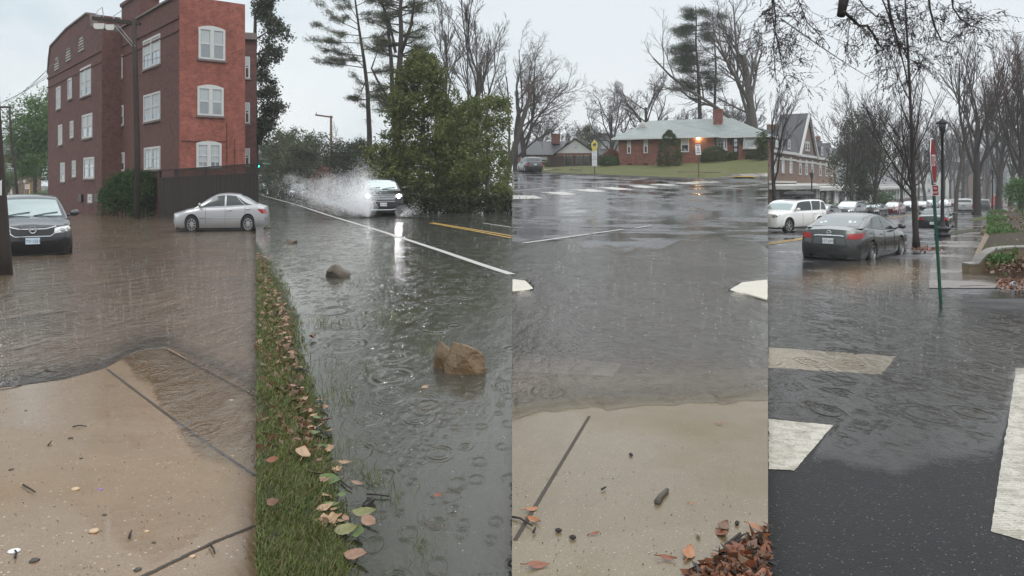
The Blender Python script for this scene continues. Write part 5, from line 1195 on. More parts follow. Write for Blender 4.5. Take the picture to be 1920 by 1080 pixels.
def make_car(name, label, cat, car, paint, loc, yaw, group=None, spokes=10, rim=None, lit=False, detail=1, kind='sedan', glassw=None, scale=1.0, plate=None, handles=M_chrome):
    root = empty(name, loc, yaw, label, cat, group, scale); c = car; e = c.L / 2; xd, xc, xb, xa = c.roof
    c.body().build('body', paint, root, True, merge=.0004)
    m = MB(); m.box((0, 0, c.gc + .22), (c.L - .5, c.hw * 1.35, .42)); m.box((0, 0, c.gc - .02), (c.L - .5, c.hw * 1.78, .12)); m.box((0, 0, c.zs(0) * .66), (c.L - 1.1, c.hw * 1.25, c.zs(0) * .5)); m.build('underbody_and_shade', M_trimb, root)  # the low wide black slab is added for the shade beneath the car
    for a in c.ax:
        for sg in (1, -1): wheel_part(root, a, sg * (c.w(a) - .115), c.rw, .225, rim or M_rim, spokes, sg)
    gw = glassw or M_wind
    m = MB(); patch(m, lambda x, y: c.gtop(x, y, .006), [(xa - .10, -.86), (xb + .10, -.88), (xb + .10, .88), (xa - .10, .86)], 8, 10); m.build('windscreen', gw, root, True)
    if kind != 'pickup_bed':
        m = MB(); patch(m, lambda x, y: c.gtop(x, y, .006), [(xd + .10, -.84), (xc - .06, -.86), (xc - .06, .86), (xd + .10, .84)], 8, 10); m.build('rear_window', M_rearg if kind != 'suv' else M_sideg, root, True)
    mid = (xb + xc) / 2 + .05
    def win(cor, sg, nm='side_window'):
        m = MB(); patch(m, lambda x, t: c.gside(x, t, sg, .006), cor, 8, 4); m.build(nm, M_sideg, root, True)
    for sg in (1, -1):
        fa = xa - .42 * (xa - xb)
        if kind == 'suv':
            win([(mid + .05, .08), (xa - .22, .08), (xb + .02, .9), (mid + .05, .9)], sg); win([(xc + .55, .08), (mid - .05, .08), (mid - .05, .9), (xc + .42, .9)], sg); win([(xd + .20, .12), (xc + .42, .12), (xc + .32, .88), (xc + .02, .86)], sg)
        elif kind == 'pickup_bed':
            win([(mid + .05, .08), (xa - .22, .08), (xb + .02, .9), (mid + .05, .9)], sg); win([(xc + .1, .08), (mid - .05, .08), (mid - .05, .9), (xc + .1, .9)], sg)
        else:
            win([(mid + .04, .08), (xa - .3, .08), (xb - .02, .88), (mid + .04, .9)], sg); win([(xc - .28, .08), (mid - .05, .08), (mid - .05, .9), (xc + .14, .88)], sg); win([(xc - .66, .1), (xc - .32, .08), (xc + .07, .84), (xc + .04, .84)], sg)
    # lamps, grille, bumpers
    zf = c.zs(e)
    if detail:
        for sg in (1, -1):
            m = MB(); z1 = zf - .06; patch(m, lambda u, z: c.front(u, z, .008), [(sg * .56, z1 - .12), (sg * 1.28, z1 - .02), (sg * 1.38, z1 + .10), (sg * .6, z1 + .02)], 12, 3); h = m.build('headlight', M_lens, root, True)
            q = MB(); p0 = c.front(sg * .78, z1 - .04, .012); q.lathe([(0, .012), (.07, .008), (.085, 0)], Matrix.Translation(p0) @ Matrix.Rotation(math.pi / 2, 4, 'Y'), 12)
            if not lit: p1 = c.front(sg * .95, z1 - .02, .012); q.lathe([(0, .012), (.06, .008), (.07, 0)], Matrix.Translation(p1) @ Matrix.Rotation(math.pi / 2, 4, 'Y'), 12)
            q.build('lamp_bulb', M_lit if lit else M_chrome, h)
            m = MB(); zr_ = c.zs(-e); patch(m, lambda u, z: c.front(u, z, .008, -1), [(sg * .60, zr_ - .22), (sg * 1.16, zr_ - .2), (sg * 1.42, zr_ - .03), (sg * .66, zr_ - .07)] if kind == 'sedan' else [(sg * .84, zr_ - .42), (sg * 1.16, zr_ - .40), (sg * 1.14, zr_ - .04), (sg * .88, zr_ - .05)], 10, 4); m.build('taillight', M_red, root, True)
            m = MB(); p = c.gside(xa - .36, .12, sg); m.tube([p, p + Vector((.02, sg * .12, .05))], .025, 6); M = Matrix.Translation(p + Vector((.02, sg * .2, .08))); m.lathe([(0, .13), (.06, .11), (.085, .03), (.08, -.05), (.05, -.09), (0, -.10)], M @ Matrix.Rotation(R(8), 4, 'X') @ Matrix.Scale(.7, 4, (1, 0, 0)) @ Matrix.Rotation(sg * math.pi / 2, 4, 'X'), 12); m.build('mirror', paint, root, True)
            for xh in (mid - .12, mid - 1.02):
                m = MB(); a_, b_ = c.side(xh, c.zs(xh) - .13, sg, .03), c.side(xh - .2, c.zs(xh) - .12, sg, .03); m.tube([c.side(xh, c.zs(xh) - .13, sg), a_, b_, c.side(xh - .2, c.zs(xh) - .12, sg)], .017, 5); m.build('door_handle', handles, root)
            m = MB()
            for xsm in (mid + .95 if kind != 'suv' else mid + .92, mid, mid - .98):
                pts = [c.side(xsm, z, sg, .003) for z in np.linspace(c.gc + .13, c.zs(xsm) - .03, 6)]; m.tube(pts, .007, 3, cap=False)
            m.build('door_seam', M_trimb, root)
    return root, c
def plate_part(root, c, z, sg, txt, mat=M_plate, stacked=None, u=0.0, strip=None):
    """number plate with its own lettering"""
    p = c.front(u, z, .03, sg); X = Vector((0, sg, 0)); N = Vector((sg, 0, 0)); M = Matrix(((X.x, 0, N.x, p.x), (X.y, 0, N.y, p.y), (0, 1, 0, p.z), (0, 0, 0, 1)))
    m = MB(); m.prism([(-.155, -.078), (.155, -.078), (.155, .078), (-.155, .078)], M, .012, 0); o = m.build('number_plate', mat, root)
    m = MB(); put_text(m, txt, .108, M @ Matrix.Translation((.01, -.012, .0135)), 0, .84); m.build('lettering', M_ink, o); return o
def grille_quads(root, c, quads, mat, name='grille', sg=1, off=.007, n=10, m_=3):
    m = MB()
    for q in quads: patch(m, lambda u, z: c.front(u, z, off, sg), q, n, m_)
    return m.build(name, mat, root, True)
def bar_front(mb, c, pts, r, off=.012, sg=1, n=14):
    P = []
    for (a, b_), (d, f) in zip(pts[:-1], pts[1:]): P += [c.front(a + (d - a) * i / n, b_ + (f - b_) * i / n, off, sg) for i in range(n)]
    P.append(c.front(*pts[-1], off, sg)); mb.tube(P, r, 5)

P_grey = M_paint('charcoal_blue_paint', (.045, .05, .058)); P_silver = M_paint('silver_paint', (.36, .365, .375), .55, .3); P_black = M_paint('black_paint', (.012, .012, .014), .2)
P_dgreen = M_paint('grey_green_paint', (.06, .068, .066), .6); P_white = M_paint('white_paint', (.74, .74, .72), 0, .3); P_maroon = M_paint('maroon_paint', (.16, .012, .02), .3)
P_racing = M_paint('dark_green_paint', (.012, .028, .024), .3); P_pewter = M_paint('pewter_paint', (.34, .345, .34), .5, .3); P_dark = M_paint('dark_grey_paint', (.03, .032, .036), .4); P_slate = M_paint('slate_paint', (.065, .07, .078), .5)
SEDAN = lambda L=4.8, H=1.46: Car(L, 1.82, H, (1.36, -1.40), .325, .19, [(-L / 2, .90), (-1.9, 1.0), (-1.4, 1.0), (-.4, .95), (1.0, .92), (1.6, .84), (L / 2, .68)], (-1.85, -.95, .30, 1.28))
SUV = lambda L=4.55, H=1.66: Car(L, 1.84, H, (1.33, -1.29), .345, .23, [(-L / 2, 1.02), (-1.6, 1.08), (0, 1.04), (1.0, 1.06), (1.55, 1.0), (L / 2, .86)], (-L / 2 + .06, -1.80, .25, 1.22), tail=(.06, .16))

# dark compact crossover at the left, nose towards the corner
cl = GW(1, 58, 474); cl.z -= .10
fwd = Vector((.54, -.84, 0)).normalized(); cl = cl - fwd * 1.0; cl.z = float(ZF(1, cl.y)) - .12
crv, c = make_car('crossover', 'dark grey crossover with lattice of chrome on its nose, axle deep in brown water', 'car', SUV(), P_grey, cl, math.atan2(fwd.y, fwd.x), kind='suv', spokes=5)
crv['label'] = 'dark grey crossover with chrome grille facing the corner, tyres in brown water'
grille_quads(crv, c, [[(-.56, .66), (.56, .66), (.62, .84), (-.62, .84)]], M_trimb); grille_quads(crv, c, [[(-.86, .24), (.86, .24), (.72, .50), (-.72, .50)], [(-1.06, .30), (-.80, .32), (-.74, .52), (-1.10, .58)], [(1.06, .30), (.80, .32), (.74, .52), (1.10, .58)]], M_trimb, 'bumper_intake')
m = MB(); bar_front(m, c, [(-.66, .86), (-.35, .80), (.35, .80), (.66, .86)], .022, .016); bar_front(m, c, [(-.72, .78), (-.46, .62), (.46, .62), (.72, .78)], .014, .014)
p = c.front(0, .775, .045); m.box(p + Vector((0, -.055, 0)), (.02, .022, .13)); m.box(p + Vector((0, .055, 0)), (.02, .022, .13)); m.box(p, (.02, .11, .022)); m.tube([p + Vector((0, .08 * math.cos(a), .085 * math.sin(a))) for a in np.linspace(0, 6.283, 17)], .009, 4); m.build('chrome_trim', M_chrome, crv)
plate_part(crv, c, .515, 1, 'TV·1551', M_simple('pale_blue_plate', (.5, .62, .72), .4, var=.08, bump=0))
m = MB()
for y0 in (.05, -.55): m.tube([c.gtop(1.14, y0 / .75, .02), c.gtop(1.05, y0 / .75 + .35, .025), c.gtop(.98, y0 / .75 + .7, .02)], .012, 5)
m.build('wiper', M_trimb, crv)

# silver saloon by the fence
sl = Vector(((418 - 960) / F * 32.6, 32.6, 0)); sl.z = float(ZF(1, 32.6)) - .06
sil, c = make_car('sedan', 'silver four door sedan parked in brown water by the wooden fence', 'car', SEDAN(4.72, 1.47), P_silver, sl, R(180 + 12), kind='sedan', spokes=10, scale=1.09, handles=M_chrome); sil.scale = (.77, 1.06, 1.1)
m = MB()
for sg in (1, -1): m.tube([c.side(x, .55, sg, .008) for x in np.linspace(-.95, .98, 12)], .014, 4)
m.build('side_moulding', M_chrome, sil); grille_quads(sil, c, [[(-.4, .5), (.4, .5), (.44, .64), (-.44, .64)]], M_trimb)

# oncoming black off-roader ploughing through the water, headlights lit
el = GW(2, 716, 405); fwd = Vector((.23, -.97, 0)).normalized(); el = el - fwd * 2.4 + Vector((.05, 0, -.03))
EXP = Car(5.0, 1.98, 1.80, (1.45, -1.42), .385, .25, [(-2.5, 1.15), (-1.6, 1.18), (0, 1.14), (1.05, 1.18), (1.6, 1.14), (2.5, 1.02)], (-2.42, -2.05, .25, 1.22), nose=(.06, .14), tail=(.06, .16), rtop=.74)
ex, c = make_car('off_roader', 'black off-roader with lit headlights ploughing through the flooded road', 'car', EXP, P_black, el, math.atan2(fwd.y, fwd.x), kind='suv', spokes=5, lit=True, scale=1.14)
grille_quads(ex, c, [[(-.56, .70), (.56, .70), (.58, .98), (-.58, .98)]], M_trimb); grille_quads(ex, c, [[(-.8, .30), (.8, .30), (.7, .46), (-.7, .46)]], M_trimb, 'bumper_intake')
m = MB()
for z, r in ((.98, .012), (.92, .018), (.86, .010), (.80, .026), (.70, .014)): bar_front(m, c, [(-.56, z), (.56, z)], r, .016)
bar_front(m, c, [(-.6, .36), (-.4, .32), (.4, .32), (.6, .36)], .022, .02); m.build('chrome_trim', M_chrome, ex)
plate_part(ex, c, .56, 1, 'UVX 4482')
m = MB()
for sg in (1, -1):
    m.tube([c.gtop(x, .86 * sg, .05) for x in np.linspace(-1.9, .15, 8)], .02, 5)
m.build('roof_rail', M_chrome, ex)
m = MB()
for y0 in (.05, -.75): m.tube([c.gtop(1.12, y0, .02), c.gtop(1.05, y0 + .3, .025), c.gtop(.98, y0 + .7, .02)], .012, 5)
m.build('wiper', M_trimb, ex)

# the grey saloon parked in the flood, seen from behind
al = GW(4, 1557, 486); fwd = Vector((.66, .75, 0)).normalized(); al = al + fwd * 2.25; al.z = float(ZF(4, al.y)) - .13
ALT = Car(4.86, 1.83, 1.47, (1.37, -1.40), .335, .2, [(-2.43, .98), (-2.0, 1.06), (-1.4, 1.05), (-.4, .97), (1.0, .93), (1.6, .86), (2.43, .70)], (-1.98, -1.02, .32, 1.36), tail=(.10, .26))
alt, c = make_car('sedan', 'dark grey sedan seen from behind, parked in the muddy flood by the young tree', 'car', ALT, P_dgreen, al, math.atan2(fwd.y, fwd.x), kind='sedan', spokes=10, handles=P_dgreen)
plate_part(alt, c, .70, -1, 'VTT-6974'); m = MB(); bar_front(m, c, [(-.50, .835), (-.4, .85), (.4, .85), (.50, .835)], .026, .014, -1)
p = c.front(0, .93, .02, -1); m.tube([p + Vector((0, .06 * math.cos(a), .06 * math.sin(a))) for a in np.linspace(0, 6.283, 15)], .012, 4); m.box(p, (.02, .15, .02))
for sg in (1, -1): m.tube([c.gside(x, .0, sg, .012) for x in np.linspace(-1.55, .95, 10)], .009, 4)
m.build('chrome_trim', M_chrome, alt)
m = MB(); bar_front(m, c, [(-.60, .60), (-.52, .82)], .006, .006, -1); bar_front(m, c, [(.60, .60), (.52, .82)], .006, .006, -1); bar_front(m, c, [(-.60, .60), (.60, .60)], .006, .006, -1)
for sg in (1, -1): m.lathe([(.05, .05), (.045, -.02), (0, -.02)], Matrix.Translation(c.front(sg * .62, .27, .0, -1)) @ Matrix.Rotation(-math.pi / 2, 4, 'Y'), 10)
m.build('bumper_trim', M_trimb, alt)
for (x, y) in ((-1.62, -.45), (-1.58, -.6), (-1.55, -.42), (-1.6, .5), (-1.66, .62)):
    m = MB(); q = c.gtop(x, y, .012); m.lathe([(.05, 0), (.03, .008), (0, .01)], Matrix.Translation(q) @ Matrix.Rotation(-.7, 4, 'Y'), 8); m.build('window_sticker', M_plate, alt)

# white off-roader with roof rack
RUN = Car(4.75, 1.9, 1.78, (1.40, -1.38), .40, .33, [(-2.37, 1.12), (-1.6, 1.14), (0, 1.12), (1.0, 1.12), (1.6, 1.10), (2.37, 1.0)], (-2.33, -2.05, .45, 1.10), nose=(.05, .14), tail=(.06, .12), rtop=.78)
wl = GW(4, 1480, 434.5); fw4 = Vector((-.62, -.785, 0)).normalized(); wl.z = float(ZF(4, wl.y)); yaw4 = math.atan2(fw4.y, fw4.x)
wsv, c = make_car('off_roader', 'white off-roader with black roof rack and cargo box, parked facing the corner', 'car', RUN, P_white, wl, math.atan2(-.60, -.80), kind='suv', spokes=6, scale=1.02, handles=P_white)
m = MB()
for sg in (1, -1): m.tube([c.gtop(x, .9 * sg, .09) for x in np.linspace(-1.8, .2, 6)], .025, 5)
for x in np.linspace(-1.7, .1, 6): m.tube([c.gtop(x, -.9, .08), c.gtop(x, 0, .07), c.gtop(x, .9, .08)], .02, 5)
m.build('roof_rack', M_trimb, wsv)
m = MB(); m.box((-.75, .1, 1.95), (1.75, .85, .14)); m.box((-.75, .1, 2.09), (1.75, .85, .14), taper=.82); m.build('cargo_box', M_trimb, wsv)
for a in c.ax:
    for sg in (1, -1):
        m = MB(); m.tube([c.side(a + c.rw * 1.2 * math.cos(t_), max(c.gc, c.rw + c.rw * 1.2 * math.sin(t_)), sg, .012) for t_ in np.linspace(0, math.pi, 12)], .03, 5); m.build('arch_flare', P_white, wsv)

# other parked vehicles, each placed on its own stretch of kerb
def parked(px, base, carf, paint, label, kind='sedan', yaw=yaw4, name='parked_car', scale=1.0, detail=1, sub=0.0, group='cars parked across the street', **k):
    l = GW(4, px, base); l.z = float(ZF(4, l.y)) - sub; return make_car(name, label, 'car', carf, paint, l, yaw, group, kind=kind, scale=scale, detail=detail, **k)
parked(1541, 419, SEDAN(), P_dark, 'dark grey parked sedan directly behind the white off-roader', scale=1.02)
parked(1594, 410.5, SUV(4.7, 1.62), P_slate, 'slate grey crossover parked between the dark sedan and the black coupe', 'suv', scale=1.1)
parked(1640, 405, SEDAN(4.5, 1.34), P_black, 'low black parked car left of the maroon one', scale=1.08)
parked(1676, 401.5, SEDAN(4.8, 1.5), P_maroon, 'maroon parked car across the street', scale=1.12)
parked(1706, 397, SUV(4.5, 1.6), P_dark, 'dark hatchback parked just right of the maroon car', 'suv', scale=1.08)
parked(1730, 394, SEDAN(), P_black, 'black parked sedan framed between young tree and green sign post', scale=1.06)
parked(1747, 390.5, SUV(4.5, 1.62), P_slate, 'grey green parked car behind the sign post and lamp post', 'suv')
parked(1771, 388, SEDAN(), P_white, 'white parked car far down the street', detail=0)
parked(1782, 386.5, SEDAN(), P_maroon, 'small red parked car beside the far white one', detail=0)
# black open two seater with its soft top up, tail towards us
Z3 = Car(4.05, 1.74, 1.29, (1.2, -1.24), .31, .16, [(-2.02, .80), (-1.5, .88), (-.6, .87), (.5, .84), (1.2, .80), (2.02, .62)], (-1.15, -.62, .05, .62), tail=(.10, .28), rtop=.72)
zl = GW(4, 1756, 427); zl.z = float(ZF(4, zl.y)) - .05; fz = Vector((.56, .83, 0)).normalized()
zc, c = make_car('roadster', 'black green two seat roadster with soft top, tail towards the corner', 'car', Z3, P_racing, zl, math.atan2(fz.y, fz.x), kind='sedan', spokes=5)
plate_part(zc, c, .42, -1, 'WYC'); grille_quads(zc, c, [[(-.9, .16), (.9, .16), (.95, .5), (-.95, .5)]], M_trimb, 'rear_bumper', -1, .004)
# silver pickup
PKU = Car(5.4, 1.95, 1.85, (1.75, -1.65), .40, .38, [(-2.7, 1.22), (-1.0, 1.22), (-.8, 1.2), (.6, 1.16), (1.4, 1.14), (2.7, 1.04)], (-1.02, -.72, .55, 1.25), nose=(.05, .14), tail=(.03, .05), taper=.03, crown=.02, rtop=.74)
pl = GW(4, 1808, 402.5); pl.z = float(ZF(4, pl.y)); fp = Vector((.515, .857, 0)).normalized()
pku, c = make_car('pickup', 'pewter pickup truck parked tail first beside the vase shaped tree', 'pickup truck', PKU, P_pewter, pl, math.atan2(fp.y, fp.x), kind='pickup', spokes=6, scale=1.12)
m = MB(); patch(m, lambda u, z: c.front(u, z, .012, -1), [(-.78, .74), (.78, .74), (.78, 1.18), (-.78, 1.18)], 8, 4); tg = m.build('tailgate', P_pewter, pku)
m = MB(); p = c.front(0, 1.08, .02, -1); m.box(p, (.03, .3, .09)); put_text(m, 'CHEVROLET', .12, Matrix(((0, 0, -1, p.x - .012), (-1, 0, 0, p.y), (0, 1, 0, p.z - .2), (0, 0, 0, 1)))); m.build('tailgate_handle', M_trimb, tg)
m = MB(); p = c.front(0, .56, .08, -1); m.box(p, (.2, 1.75, .2)); m.build('rear_bumper', M_trimb, pku); plate_part(pku, c, .60, -1, 'KXD-205', u=-.05)
# more traffic far along the pavement side
l = GW(4, 1845, 394); l.z = float(ZF(4, l.y)); make_car('parked_car', 'grey parked car just past the trunk right of the pickup', 'car', SUV(4.6, 1.7), P_slate, l, math.atan2(fp.y, fp.x), 'cars parked on the pavement side', kind='suv', scale=1.1)
l = GW(4, 1869, 389.5); l.z = float(ZF(4, l.y)); rdv, c = make_car('delivery_van', 'orange red van with white roof far along the pavement', 'van', Car(5.0, 1.95, 2.35, (1.6, -1.5), .36, .25, [(-2.5, 1.25), (2.5, 1.15)], (-2.45, -2.25, 1.2, 1.9), rtop=.85), M_paint('orange_red_paint', (.55, .06, .03), 0), l, math.atan2(fp.y, fp.x), kind='suv', spokes=5)
m = MB(); m.box((-.5, 0, 2.42), (3.4, 1.5, .12)); m.build('roof_panel', P_white, rdv)
# hill street: dark crossover at the kerb
l = Vector(((993 - 960) / F * 86, 86, float(ZF(3, 86)))); hf = Vector((-.25, .97, 0)).normalized()
hc, c = make_car('parked_car', 'dark blue grey crossover parked at the left end of the hill street', 'car', SUV(), P_slate, l, math.atan2(hf.y, hf.x), kind='suv', spokes=5, scale=1.0)
grille_quads(hc, c, [[(-.95, .26), (.95, .26), (.9, .58), (-.9, .58)]], M_trimb, 'rear_bumper', -1, .006); plate_part(hc, c, .78, -1, 'VJA 11')
# far cars on the flooded road
l = Vector(((558 - 960) / F * 92, 92, 0)); make_car('parked_car', 'grey car half lost in the spray behind the black off-roader', 'car', SUV(4.7, 1.8), P_slate, l, R(-75), kind='suv', spokes=5, glassw=M_rearg)
l = Vector(((488 - 960) / F * 128, 128, 0)); make_car('parked_car', 'small dark oncoming car far away at the left end of the flooded road', 'car', SEDAN(), P_dark, l, R(-72), kind='sedan', spokes=5)
# ---------------------------------------------------------------- road markings (thin sheets on the road)
M_mark = M_simple('road_paint', (.42, .41, .38), .45, var=.25, scale=3, bump=.3, bscale=60, obj=False)
M_markbeige = M_simple('worn_road_paint', (.36, .30, .22), .5, var=.25, scale=4, bump=.3, bscale=60, obj=False)
M_markyel = M_simple('yellow_road_paint', (.46, .27, .03), .45, var=.2, scale=3, bump=.2, obj=False)
M_ridged, t_ = nt('ridged_white_marking'); b = NB(t_)
v = b.pos(); w_ = b.n('ShaderNodeTexWave', wave_type='BANDS', bands_direction='Y'); w_.inputs['Scale'].default_value = 9; w_.inputs['Distortion'].default_value = 1.2; w_.inputs['Detail'].default_value = 2; b.l(v, w_.inputs['Vector'])
dirt = b.ramp(b.noise(v, 9, 6, .7), [(.44, 0), (.60, 1)]); wear = b.ramp(b.noise(v, 55, 3, .6), [(.30, .9), (.44, 0)])
col = b.mix(b.math('MULTIPLY', dirt, .7), (.48, .455, .39), (.24, .21, .16)); col = b.mix(wear, col, (.08, .075, .07))
b.bsdf(col, .55, 0, b.bump(b.math('ADD', w_.outputs['Fac'], b.noise(v, 60, 2)), .5, .012))
def quad_sheet(name, p, c, mat, off=.004, n=24, m_=8, edge=0.0, ground=None):
    """a marking: bilinear patch between four picture corners, laid on the ground; edge = raggedness"""
    U, Vv = np.meshgrid(np.linspace(0, 1, n + 1), np.linspace(0, 1, m_ + 1), indexing='ij')
    f = lambda k: (c[0][k] * (1 - U) + c[1][k] * U) * (1 - Vv) + (c[3][k] * (1 - U) + c[2][k] * U) * Vv
    PX, PY = f(0), f(1)
    if edge:
        r = np.random.default_rng(int(abs(c[0][0] * 7 + c[0][1]))); e = ((U < 1e-6) | (U > 1 - 1e-6) | (Vv < 1e-6) | (Vv > 1 - 1e-6)); PX = PX + e * r.normal(0, edge, PX.shape); PY = PY + e * r.normal(0, edge * .4, PX.shape)
    P = gpt(p, PX, PY, off) if ground is None else ground(PX, PY)
    o = grid_obj(name, P, mat, smooth=False); o['kind'] = 'structure'; return o
# flooded lawn road: white edge line, double yellow
def line_sheet(name, p, pts, half, mat, off=.012, taper=None):
    """a painted line along picture points; half width in metres across the view"""
    n = 60; xs = np.array([q[0] for q in pts], float); ys = np.array([q[1] for q in pts], float); u = np.linspace(0, len(pts) - 1, n)
    PX, PY = np.interp(u, range(len(pts)), xs), np.interp(u, range(len(pts)), ys); C_ = gpt(p, PX, PY, off); D = np.gradient(C_, axis=0); D[:, 2] = 0; D /= np.linalg.norm(D, axis=1)[:, None]; N_ = np.stack([-D[:, 1], D[:, 0], D[:, 2] * 0], 1)
    o = grid_obj(name, np.stack([C_ - N_ * half, C_ + N_ * half], 1), mat, smooth=False); o['kind'] = 'structure'; return o
for a in (((480, 361.5), (495, 367), (560, 385), (620, 405), (720, 435), (830, 471), (900, 495), (959, 514)),): line_sheet('edge_line', 2, a, .085, M_mark, .062)
line_sheet('centre_line', 2, ((806, 418), (880, 431), (959, 446)), .06, M_markyel, .072); line_sheet('centre_line', 2, ((812, 417.4), (885, 429.5), (959, 442)), .06, M_markyel, .072)
line_sheet('edge_line', 2, ((905, 418), (959, 426)), .05, M_mark, .07); line_sheet('centre_line', 2, ((482, 352), (540, 361), (600, 373)), .16, M_markyel, .03)
# hill street: crossing bars, lines
for c in (((961, 366), (1000, 366.3), (1019, 372), (961, 373.3)), ((1015, 360.5), (1052, 359.3), (1083, 364.5), (1056, 366.3)), ((1067, 355.6), (1108, 354.2), (1137, 358.8), (1112, 360.2)), ((1117, 351.4), (1150, 350.6), (1187, 355.2), (1160, 356.4)),
          ((1172, 348.2), (1203, 347.4), (1238, 351.3), (1212, 352.4)), ((1212, 345.4), (1245, 344.5), (1278, 347.2), (1255, 348.2)), ((1250, 342.9), (1290, 341.9), (1320, 344.3), (1290, 344.9)), ((1290, 341.0), (1340, 340.3), (1356, 341.9), (1310, 342.4))):
    quad_sheet('crossing_bar', 3, c, M_mark, .012, 10, 4, .5)
line_sheet('lane_line', 3, ((983, 455.3), (1050, 446), (1105, 438.5)), .07, M_mark, .028); line_sheet('lane_line', 3, ((1112, 437.5), (1170, 429.6)), .07, M_mark, .02); line_sheet('lane_line', 3, ((1192, 427), (1222, 423)), .07, M_mark, .02)
line_sheet('stop_line', 3, ((961, 358.5), (1000, 354.5), (1038, 350.6)), .12, M_mark, .012); line_sheet('stop_line', 3, ((1355, 352.5), (1400, 347.5), (1438, 343.5)), .09, M_mark, .012)
M_white_bar = M_simple('bright_road_paint', (.52, .49, .41), .5, var=.2, scale=2, bump=.3, bscale=40, obj=False)
quad_sheet('crossing_bar', 3, ((961, 523), (985, 526), (1000, 541), (961, 550)), M_white_bar, .006, 14, 8, .25); quad_sheet('crossing_bar', 3, ((1392, 529), (1439, 524), (1439, 568), (1368, 543)), M_white_bar, .006, 16, 10, .25)
quad_sheet('crossing_bar', 3, ((961, 660), (1166, 682), (1150, 706), (961, 696)), M_white_bar, .006, 20, 8, .8)
# corner crossing
quad_sheet('crossing_bar', 4, ((1441, 785), (1562, 797), (1490, 882), (1441, 879)), M_ridged, .004, 60, 30, .7)
quad_sheet('crossing_bar', 4, ((1905, 690), (1990, 690), (2080, 1060), (1858, 996)), M_ridged, .004, 60, 60, .7)
quad_sheet('crossing_bar', 4, ((1441, 651), (1681, 668), (1652, 702), (1441, 689)), M_markbeige, .005, 40, 10, 1.2)
for o_ in (0, .22): line_sheet('centre_line', 4, ((1441, 458 - o_ * 9), (1500, 449 - o_ * 8), (1640, 413 - o_ * 5), (1730, 400 - o_ * 3)), .06, M_markyel, .018)
# wet pavement, kerb and tree pit of the corner street
def strip(name, p, L_, R_, ys, mat, off, n=26):
    PY = np.repeat(np.asarray(ys, float)[:, None], n, 1); u = np.linspace(0, 1, n)[None]; PX = np.asarray(L_, float)[:, None] * (1 - u) + np.asarray(R_, float)[:, None] * u
    o = grid_obj(name, gpt(p, PX, PY, off), mat, smooth=False); o['kind'] = 'structure'; return o
ys = [384, 390, 396, 404, 414, 424, 436, 450, 466, 484, 502, 520, 540]
strip('pavement', 4, [1878, 1868, 1858, 1845, 1828, 1810, 1790, 1768, 1755, 1748, 1744, 1742, 1742], [1897, 1897, 1897, 1898, 1896, 1890, 1872, 1850, 1838, 1828, 1830, 1960, 1960], ys, M_walk, .014)
for a in (((1843, 428), (1868, 432)), ((1800, 440), (1862, 446)), ((1764, 458), (1846, 464)), ((1752, 480), (1830, 484)), ((1790, 521), (1846, 522)), ((1812, 470), (1850, 438), (1868, 420))): line_sheet('pavement_joint', 4, a, .012, M_trimb, .019)
quad_sheet('tree_pit', 4, ((1762, 436), (1838, 428), (1832, 434), (1760, 443)), M_mud, .02, 8, 4, .8); quad_sheet('tree_pit', 4, ((1828, 408), (1860, 404), (1850, 413), (1815, 414)), M_lawn, .02, 6, 3, .8)
# slab joints and patches of the first and third street
M_joint = M_simple('joint_filler', (.045, .035, .027), .8, var=.3, obj=False); M_jointg = M_simple('grey_joint_filler', (.09, .085, .075), .8, var=.3, obj=False)
def joint(p, pts, half, off=.0015, mat=None): return line_sheet('slab_joint', p, pts, half, mat or M_joint, off)
joint(1, ((201, 692), (260, 737), (330, 789), (400, 839), (479, 892)), .011, .003); joint(1, ((262, 1083), (330, 1050), (400, 1016), (479, 985)), .012); joint(1, ((0, 731), (28, 726), (46, 720)), .012, .004)
quad_sheet('kerb_top', 1, ((310, 654), (326, 651), (479, 727), (479, 741)), M_slab, .018, 30, 4, .6)
joint(3, ((966, 1012), (1000, 955), (1040, 888), (1075, 830), (1105, 780)), .010, .003, M_joint)
rngd = random.Random(77)

